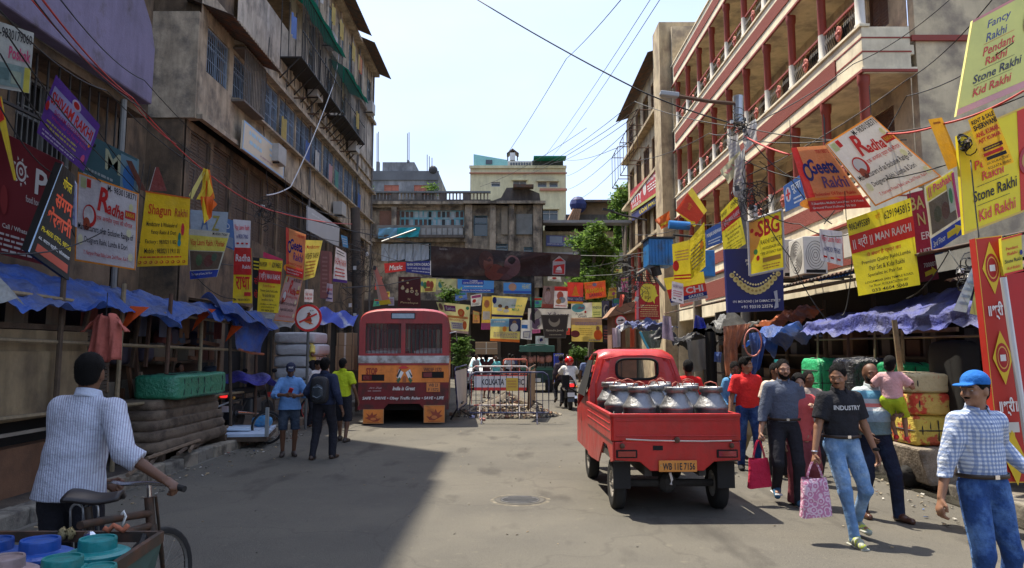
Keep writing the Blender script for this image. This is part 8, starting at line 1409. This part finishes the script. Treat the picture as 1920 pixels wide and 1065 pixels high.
    if shoe:
        for q in(1,-1):
            G=Field(A[q]-.22,A[q]+V3(.15,.15,.12),min(hh,.011));pt=A[q];tilt=max(0,pt[2]-.085);ty=V3(q*.025,-.17,-.048-tilt*.35);G.cap(pt+V3(0,.045,-.045+tilt*.2),pt+ty,.040,.034,.01,fr=(V3(1,0,0),.95));G.cap(pt+V3(0,0,-.01),pt+V3(0,-.08,-.035),.043,.038,.03)
            if tilt<.02:G.cut((0,0,-1),(0,0,max(.004,pt[2]-.083)))
            G.cut((0,0,1),pt+V3(0,0,.02));so_=out(G,'shoe',shoe)
            if socks:MB().M(socks).obox((pt+V3(q*.012,-.06,-.070))*s+V3(0,0,zoff),(.085*s,.28*s,.022*s)).build('sole',so_,bevel=.01)
    if cap:
        G=Field(hc-.26,hc+.24,hh*.9);e=lambda c,r,k=.01,sub=False:G.ell(HD(*c),g(r)*hs,k,M,sub);e((0,.012,1.655),(.090,.108,.086),.01);G.cut(M@V3(0,-.12,-1),HD(0,0,1.640));e((0,-.125,1.648),(.068,.070,.010),.015);co=out(G,'cap',cap)
        if extra and 'captext' in extra:put_elements([('t',extra['captext'],0,0,1,1,WH,0,.04)],lambda u,v,off=0:Vector(HD((u-.5)*.085,-.092-.012*(1-(2*u-1)**2)-off*1-.004,1.715-.036*v)*s+V3(0,0,zoff)),co,matf=paint)
    return root,dict(HD=HD,E=E,W=Wr,A=A,P0=P0,P1=P1,P2=P2_,nb=nb,s=s,sh=sh,root=root,K=K)
def stripes(base,line,sc,axis='x',w=.5,second=None):
    m=cloth(base).copy();t=m.node_tree;L=t.links.new;p=t.nodes['Principled BSDF'];src=p.inputs['Base Color'].links[0].from_socket;oc=N(t,'ShaderNodeTexCoord').outputs['Object'];cur=src
    for ax,c in((axis,line),)+(((second[0],second[1]),)if second else()):
        sx=N(t,'ShaderNodeSeparateXYZ');L(oc,sx.inputs[0]);mu=N(t,'ShaderNodeMath',operation='MULTIPLY');mu.inputs[1].default_value=sc
        if ax=='x':ad=N(t,'ShaderNodeMath',operation='ADD');L(sx.outputs[0],ad.inputs[0]);a2=N(t,'ShaderNodeMath',operation='MULTIPLY');a2.inputs[1].default_value=.6;L(sx.outputs[1],a2.inputs[0]);L(a2.outputs[0],ad.inputs[1]);L(ad.outputs[0],mu.inputs[0])
        else:L(sx.outputs[2],mu.inputs[0])
        fr_=N(t,'ShaderNodeMath',operation='FRACT');L(mu.outputs[0],fr_.inputs[0]);lt=N(t,'ShaderNodeMath',operation='LESS_THAN');lt.inputs[1].default_value=w;L(fr_.outputs[0],lt.inputs[0]);mm=N(t,'ShaderNodeMath',operation='MULTIPLY');mm.inputs[1].default_value=.62;L(lt.outputs[0],mm.inputs[0])
        x=N(t,'ShaderNodeMix',data_type='RGBA');L(mm.outputs[0],x.inputs[0]);L(cur,x.inputs[6]);x.inputs[7].default_value=(*c,1);cur=x.outputs[2]
    L(cur,p.inputs['Base Color']);return m
def bands(bs):  # horizontal cloth bands by height
    m=cloth((.5,.5,.5)).copy();t=m.node_tree;L=t.links.new;p=t.nodes['Principled BSDF'];oc=N(t,'ShaderNodeTexCoord').outputs['Object'];sx=N(t,'ShaderNodeSeparateXYZ');L(oc,sx.inputs[0]);cr=N(t,'ShaderNodeValToRGB');cr.color_ramp.interpolation='CONSTANT'
    e=cr.color_ramp.elements;mr=N(t,'ShaderNodeMapRange');mr.inputs[1].default_value=.8;mr.inputs[2].default_value=1.6;L(sx.outputs[2],mr.inputs[0]);L(mr.outputs[0],cr.inputs[0]);e[0].position=0;e[0].color=(*bs[0][1],1);e[1].position=(bs[1][0]-.8)/.8;e[1].color=(*bs[1][1],1)
    for z,c in bs[2:]:q=e.new((z-.8)/.8);q.color=(*c,1)
    L(cr.outputs[0],p.inputs['Base Color']);return m
def jeans(c,c2):return mat(c,rough=.9,var=.3,vs=9,bump=.6,bs=15,spec=.2,col2=c2,m2s=3.2,mix=(.48,.62),coords='O')
BLKP=cloth((.022,.022,.028));LEA=mat((.03,.018,.012),rough=.4,var=.2);BRS=mat((.07,.03,.018),rough=.35,var=.2,coat=.3);SAND=mat((.05,.035,.028),rough=.6)
NOHAND=None
def wrist_at(px,py,Y,loc,head,s,zoff=0):  # a street point in a person's own frame
    p=at(px,py,Y)-Vector(loc);a=-R(head);return((p.x*math.cos(a)-p.y*math.sin(a))/s,(p.x*math.sin(a)+p.y*math.cos(a))/s,(p.z-zoff)/s)
# ---- cart puller, seen from behind
ltp=(-2.86,5.1,0.0);_s=1.80/1.72
pu,I=person('man in a pale striped shirt seen from behind gripping the tricycle handlebar',ltp,172,H=1.86,skin=2,hd=(18,4),top=(stripes((.46,.50,.58),(.20,.16,.24),58,'x',.4),'rolled',.86,.022,cloth((.46,.50,.60))),bot=(BLKP,.05,.01),hair='short',h=.009,wide=1.12,lean=(-.06,-.05),armk=1.1,hr=wrist_at(306,898,4.98,ltp,172,1.86/1.72),hl=wrist_at(196,905,5.3,ltp,172,1.86/1.72),fist=(.8,.8),er=(-.3,.2,-.6),el=(.6,.5,-.3),shoe=SAND)
# ---- cap man on the right, head turned
CHK=stripes((.62,.66,.72),(.14,.21,.40),36,'x',.5,('z',(.14,.21,.40)));cm_=at(1838,880,5.45);cl=(cm_.x+.04,5.5,.0)
cmn,I=person('man in a blue cap and blue checked shirt walking at the right edge',cl,8,H=1.72,skin=1,hd=(-72,4),top=(CHK,'long',1.0,.014,CHK),bot=(jeans((.025,.065,.20),(.10,.20,.42)),.05,.004),hair='short',cap=cloth((.02,.13,.42)),belt=LEA,h=.008,wide=1.0,belly=0,beard=1,hr=(-.34,-.02,.86),hl=(.40,.05,1.02),fl=(.16,.05,.085),fr=(-.14,-.08,.085),fist=(.35,.35),shoe=BRS)
# ---- black polo man
pg=gnd(1572,1018);cl2=(pg.x+.10,pg.y+.05,0)
POLO=cloth((.022,.022,.026));
pm,I=person('man in a black INDUSTRY polo and pale jeans striding with a flowered bag',cl2,6,H=1.74,skin=1,hd=(-38,14),top=(POLO,'short',.99,.010,POLO),bot=(jeans((.13,.24,.42),(.30,.43,.60)),.05,-.002),hair='short',belt=LEA,h=.008,wide=1.04,beard=1,hr=(-.31,-.05,.86),hl=(.33,-.04,.84),fr=(-.02,-.20,.085),fl=(.20,.16,.16),fist=(.3,.85),shoe=mat((.28,.30,.24),rough=.6,var=.2,col2=(.45,.50,.05),m2s=18,mix=(.52,.56),coords='O'),socks=mat((.35,.35,.30)))
put_elements([('t','INDUSTRY',0,0,1,1,(.55,.55,.55),0,.02)],lambda u,v,off=0:Vector(((u-.5)*.27,-.129-.014*math.cos((u-.5)*4)-off,1.315-.045*v+.012*(u-.5)**2))*I['s'],[c for c in pm.children if c.name.startswith('shirt')][0],matf=paint)
def bag(label,wrist,root,c,c2=None,sz=(.30,.12,.36),name='shopping_bag',hz=.20,hd_=0):
    rt=T(name,label,'bag',loc=wrist,rz=hd_);m=mat(c,rough=.7,var=.12,vs=6,bump=.5,bs=12,coords='O',spec=.2)
    if c2:
        m=m.copy();t=m.node_tree;v=N(t,'ShaderNodeTexVoronoi',Scale=17.0);L=t.links.new;L(N(t,'ShaderNodeTexCoord').outputs['Object'],v.inputs['Vector']);sn=N(t,'ShaderNodeMath',operation='SINE');mu=N(t,'ShaderNodeMath',operation='MULTIPLY');mu.inputs[1].default_value=16;L(v.outputs['Distance'],mu.inputs[0]);L(mu.outputs[0],sn.inputs[0]);gt_=N(t,'ShaderNodeMath',operation='GREATER_THAN');gt_.inputs[1].default_value=.2;L(sn.outputs[0],gt_.inputs[0]);x=N(t,'ShaderNodeMix',data_type='RGBA');L(gt_.outputs[0],x.inputs[0]);x.inputs[6].default_value=(*c,1);x.inputs[7].default_value=(*c2,1);L(x.outputs[2],t.nodes['Principled BSDF'].inputs['Base Color'])
    w,d,h_=sz
    def f(u,v):
        a=6.283*u;k=.82+.18*v;z=-hz-h_*v;bulge=1+.10*math.sin(a*3+v*4)*.4;dd=d*(.25+.75*v**.5);return(se(math.cos(a),.5)*w/2*k*bulge,se(math.sin(a),.6)*dd/2*bulge,z-.012*math.sin(a*2))
    b=MB().M(m).smooth().grid(f,32,12);b.cs=False;b.add([f(k/32,1)for k in range(32)],[tuple(range(32))]);b.build('bag_body',rt);hm=mat([x*.8+.1 for x in c]and tuple(c),rough=.7)
    for s_ in(-1,1):MB().M(m).smooth().grid(lambda u,v:((-.07+.14*u if False else(u-.5)*.15*(1-.0)),s_*.012*(1),0)if False else((-.06+.014*v)*(1-2*0)if u<0 else(.075*math.cos(math.pi*u)*(1-.55*math.sin(math.pi*u))+.012*v,s_*.015,-hz-.01+(hz+.01)*math.sin(math.pi*u)**.8)),16,1).build('handle',rt,solid=.003)
    return rt
def wr(I,q):
    w=I['W'][q]*I['s'];M_=Matrix.Rotation(I['root'].rotation_euler.z,3,'Z');p=M_@Vector(w)+I['root'].location;d=I['W'][q]-I['E'][q];d=M_@Vector(d/np.linalg.norm(d));return p+d*.10
bag('pink flowered carrier bag held by the man in the black polo',wr(I,-1)+Vector((0,0,.02)),None,(.50,.20,.32),(.66,.48,.56),(.30,.14,.36),hz=.17)
# watch
w_=I['W'][1]*I['s'];MB().M(DARK).ball(Vector(w_)+Vector((.0,-.01,.02)),.036,sc=(1,1,.55)).build('watch',pm);w_=I['W'][-1]*I['s'];MB().M(CHROME).ball(Vector(w_)+Vector((0,0,.015)),.034,sc=(1,1,.3)).build('bracelet',pm)
# ---- grey shirt bearded man with crimson bag
pg=gnd(1478,948);GSH=stripes((.075,.09,.13),(.13,.15,.20),150,'x',.5)
gm_,I=person('bearded man in a dark grey shirt carrying a crimson cloth bag',(pg.x,pg.y,0),-6,H=1.76,skin=3,hd=(6,2),top=(GSH,'long',.98,.012,GSH),bot=(BLKP,.05,.004),hair='short',belt=LEA,h=.009,wide=1.08,beard=2,hr=(-.30,-.06,.86),hl=(.25,-.02,.86),fr=(-.10,.14,.20),fl=(.10,-.12,.085),fist=(.4,.85),shoe=mat((.03,.10,.18),rough=.6,coords='O'),socks=mat((.6,.6,.6)))
bag('crimson cloth bag held by the bearded man in grey',wr(I,-1)+Vector((-.02,0,.0)),None,(.50,.02,.06),None,(.30,.10,.34),hz=.22,hd_=10)
# ---- red shirt, blue shirt
pg=gnd(1425,890);rs,I=person('man in a bright red polo and blue jeans looking right behind the grey shirted man',(pg.x-.05,pg.y+.35,0),-4,H=1.76,skin=1,hd=(48,0),top=(cloth((.62,.03,.03)),'short',.95,.012,cloth((.62,.03,.03))),bot=(jeans((.02,.05,.17),(.06,.12,.28)),.05,.0),hair='full',h=.011,wide=1.05,hr=(-.28,-.06,.86),fr=(-.1,.10,.085),fl=(.1,-.1,.085),shoe=DARK)
pg=gnd(1383,868);bs,I=person('man in a light blue shirt and khaki trousers with a strap across his chest',(pg.x,pg.y,0),12,H=1.68,skin=2,hd=(-12,18),top=(cloth((.10,.28,.50)),'long',.98,.014,cloth((.10,.28,.50))),bot=(cloth((.30,.23,.13)),.05,.014),hair='short',h=.011,wide=1.0,beard=1,belt=LEA,fl=(.12,.12,.16),fr=(-.08,-.10,.085),shoe=SAND,hr=(-.22,-.12,.92))
MB().M(DARK).smooth().tube([Vector(v)*.977 for v in((-.13,-.09,1.42),(-.02,-.135,1.30),(.12,-.13,1.16),(.17,-.03,1.08),(.10,.11,1.18),(-.06,.10,1.38),(-.13,-.0,1.45))],.012,5,True).build('shoulder_strap',bs)
# ---- bald man with child
pg=gnd(1660,978);bdz=(pg.x-.03,pg.y+.1,0);TS=bands([(0,(.13,.20,.22)),(1.08,(.22,.30,.36)),(1.20,(.50,.52,.52)),(1.24,(.60,.18,.16)),(1.28,(.42,.46,.50)),(1.33,(.12,.30,.42)),(1.42,(.45,.50,.50))])
bm,I=person('balding bearded man in a banded t-shirt carrying a small child',bdz,10,H=1.73,skin=2,hd=(-8,2),top=(TS,'short',.93,.016,TS),bot=(jeans((.012,.016,.035),(.02,.03,.06)),.05,.006),hair='bald',beard=2,h=.010,wide=1.10,belly=.03,hl=(.16,-.26,1.16),el=(.8,.2,-.8),hr=(-.20,-.16,.95),fl=(.16,-.14,.085),fr=(-.10,.14,.085),fist=(.3,.2),shoe=BRS,dirl=(-1,-.2,0))
cs=.98/1.72;cb=(bdz[0]+.12,bdz[1]-.22,0)
ch,I2=person('small child in a pink top and lime shorts held on the bald man\'s arm',cb,150,H=.98,skin=1,hd=(-20,0),top=(cloth((.62,.36,.36)),'short',.95,.03,None),bot=(cloth((.38,.50,.03)),.58,.03),hair='bob',h=.009,wide=1.15,child=True,zoff=.80,hl=(.20,-.30,1.30),hr=(-.22,-.25,1.28),fl=(-.02,-.26,.22),fr=(-.20,-.20,.20),shoe=mat((.65,.03,.04),rough=.5,coords='O'))
# ---- backpack man, cap boy, lime, yellow, white
pg=gnd(605,862);NVS=cloth((.022,.028,.055));bk,I=person('man in dark navy shirt walking away with a black backpack',(pg.x,pg.y,0),172,H=1.73,skin=2,hd=(12,0),top=(NVS,'long',.93,.02,NVS),bot=(BLKP,.05,.008),hair='full',h=.011,wide=1.08,fl=(.15,.10,.085),fr=(-.13,-.10,.085),hr=(-.32,.02,.88),hl=(.26,-.10,1.0),shoe=mat((.05,.03,.02),rough=.4))
bp=MB().M(mat((.018,.018,.02),rough=.6,var=.3,vs=9,bump=.5,bs=60,coords='O')).smooth().grid(lump((0,.22,1.19),(.31,.20,.46),.55,30,20,rough=.02),30,20);bpo=bp.build('backpack',None);bpo.parent=bk;
MB().M(mat((.04,.05,.06),rough=.3)).smooth().grid(lump((0,.315,1.16),(.20,.06,.24),.7,20,12,rough=.10),20,12).build('pocket',bpo);MB().M(mat((.20,.24,.28),rough=.3)).tube([(-.09,.345,1.22),(-.03,.352,1.25),(.07,.345,1.24)],.006,4).tube([(-.07,.35,1.10),(.0,.355,1.07),(.07,.35,1.10)],.005,4).build('piping',bpo)
pg=gnd(540,856);BSH=cloth((.13,.26,.50));cbm,I=person('young man in a light blue shirt, shorts and a BOY cap reading a red phone',(pg.x,pg.y,0),18,H=1.64,skin=2,hd=(0,22),top=(BSH,'rolled',.86,.02,BSH),bot=(jeans((.025,.035,.055),(.06,.075,.10)),.50,.012),hair='short',cap=cloth((.02,.025,.05)),extra={'captext':'BOY'},h=.010,wide=1.06,hl=(.12,-.26,1.12),hr=(-.10,-.27,1.14),el=(.8,.3,-.8),er=(-.8,.3,-.8),dirl=(-.7,-.6,.2),dirr=(.7,-.6,.2),fist=(.5,.5),shoe=SAND)
pp=MB().M(paint((.62,.03,.04))).obox((.0,-.33,1.17),(.07,.012,.14),(.9,.3,0)).build('phone',None,bevel=.004);tag(pp,'red phone in the hands of the young man with the BOY cap','phone');pp.location=Vector((pg.x,pg.y,0));pp.rotation_euler=(0,0,R(18))
pg=gnd(642,829);LIM=cloth((.42,.50,.02));person('man in a lime polo and dark shorts walking away beside the bus',(pg.x-.02,pg.y,0),176,H=1.70,skin=2,hd=(-10,0),top=(LIM,'short',.93,.016,LIM),bot=(BLKP,.42,.02),hair='short',h=.012,wide=1.04,hr=(-.30,-.05,.88),fl=(.08,-.16,.10),fr=(-.1,.08,.085),shoe=SAND)
yp_=(gq.x+.30,gq.y+.15,.80);YSH=cloth((.62,.52,.14));person('man in a yellow shirt and black shorts standing on the cart by the white bales',yp_,120,H=1.42,skin=2,hd=(-10,10),top=(YSH,'short',.93,.02,YSH),bot=(BLKP,.55,.02),hair='full',h=.012,hl=(.24,-.25,1.05),hr=(-.24,-.2,1.1),fl=(.1,-.1,.085))
person('man in a white shirt bending behind the backpack man near the cart',(gnd(585,800).x,gnd(585,800).y,0),60,H=1.62,skin=2,hd=(0,15),top=(cloth((.60,.56,.55)),'rolled',.9,.02,None),bot=(BLKP,.05,.01),hair='full',h=.014,lean=(0,-.14),hl=(.2,-.4,1.0))
# ---- rider, driver, far people
mg=gm;WHS=cloth((.68,.66,.63));HEL=mat((.50,.01,.01),rough=.15,var=0,coat=1)
rd_,I=person('motorcycle rider in a white shirt and red helmet seen from behind',(mg.x,mg.y+.55,0),182,H=1.72,skin=2,top=(WHS,'short',.70-.0,.03,None),bot=(BLKP,.05,.01),hair='none',h=.013,wide=1.18,pel=(0,0),lean=(0,-.10),zoff=-.10,hl=(.34,-.55,1.12),hr=(-.34,-.55,1.12),fl=(.22,-.30,.33),fr=(-.22,-.30,.33),shoe=DARK)
MB().M(HEL).smooth().ball(Vector(I['HD'](0,.005,1.62))*I['s']+Vector((0,0,-.10)),.145,20,14,(1,1.08,1.05)).build('helmet',rd_)
person('second rider in dark clothes half hidden in front of the red helmet rider',(mg.x-.22,mg.y+1.3,0),182,H=1.70,skin=2,top=(cloth((.05,.04,.05)),'long',.9,.02,None),bot=(BLKP,.05,.01),hair='short',h=.016,fl=(.15,-.2,.3),fr=(-.15,-.2,.3),shoe=DARK)
person('man in a red waistcoat with blue sleeves standing right of the pickup cab',(at(1290,700,12.4).x,12.4,0),185,H=1.72,skin=2,hd=(-10,0),top=(bands([(0,(.60,.02,.02)),(1.5,(.60,.02,.02))]),'long',.93,.02,None),bot=(BLKP,.05,.01),hair='short',h=.013,shoe=DARK)
person('woman half hidden between the bearded man and the black polo man',(at(1497,700,9.6).x,9.6,0),5,H=1.58,skin=3,hd=(-15,6),top=(cloth((.45,.08,.08)),'rolled',.85,.02,None),bot=(cloth((.20,.05,.06)),.05,.05),hair='long',h=.012,hl=(.12,-.25,1.28),el=(.8,0,-.8))
person('man with a pale shirt just visible between the red polo and the bearded man',(at(1456,700,11.6).x,11.6,0),0,H=1.68,skin=2,top=(cloth((.62,.52,.42)),'short',.95,.02,None),bot=(BLKP,.05,.01),hair='short',h=.014,hd=(30,0))
person('man in dark clothes behind the black polo man at left of the green bale',(at(1516,700,11.0).x,11.0,.0),10,H=1.58,skin=2,top=(cloth((.3,.25,.22)),'long',.95,.02,None),bot=(BLKP,.05,.01),hair='short',h=.015)
gcx=at(912,700,30.0);pc,I=person('dark skinned porter carrying a carton on his head beside the white taxi',(gcx.x,30.0,0),150,H=1.66,skin=2,top=(cloth((.10,.04,.04)),'short',.93,.02,None),bot=(cloth((.25,.22,.2)),.45,.03),hair='short',h=.017,hl=(.26,-.1,1.85),hr=(-.26,-.1,1.85),el=(.9,-.3,.2),er=(-.9,-.3,.2))
r_=T('head_load_carton','brown carton carried on the head of the porter','carton',loc=(gcx.x,30,1.68));MB().M(CARD).box(gcx.x-.42,gcx.x+.42,29.75,30.25,1.69,2.16).build('box',r_,bevel=.01);MB().M(paint((.6,.55,.4))).box(gcx.x-.02,gcx.x+.02,29.74,29.75,1.7,2.155).box(gcx.x-.41,gcx.x+.41,29.742,29.748,1.9,1.92).build('strap',r_)
for i,(px,Y,c,hd_,l)in enumerate(((930,33,(.15,.5,.5),20,'person in turquoise behind the carton porter'),(893,36,(.3,.3,.32),60,'person in grey near the far railing by the taxi'),(955,38,(.45,.45,.48),200,'person in white left of the green goods van'),(962,40,(.04,.05,.12),150,'person in navy left of the green goods van'),(1100,28,(.12,.16,.28),170,'man in a dark blue shirt right of the motorcycle'),(1110,33,(.35,.3,.16),20,'man in khaki near the blue booth'),(1122,26,(.40,.05,.05),190,'person in red left of the pickup cab'),(1064,39,(.06,.05,.05),0,'dark figure by the blue booth'))):
    person(l,(at(px,700,Y).x,Y,0),hd_,H=1.62+.03*(i%3),skin=2,top=(cloth(c),'short',.93,.02,None),bot=(BLKP,.05,.02),hair='short',h=.02,fl=(.1,-.1,.085))
person('man in a pink shirt half hidden in the left stalls above the green bundle',(-6.5,15.2,.12),60,H=1.5,skin=2,top=(cloth((.55,.16,.20)),'short',.93,.02,None),bot=(BLKP,.05,.02),hair='short',h=.015)
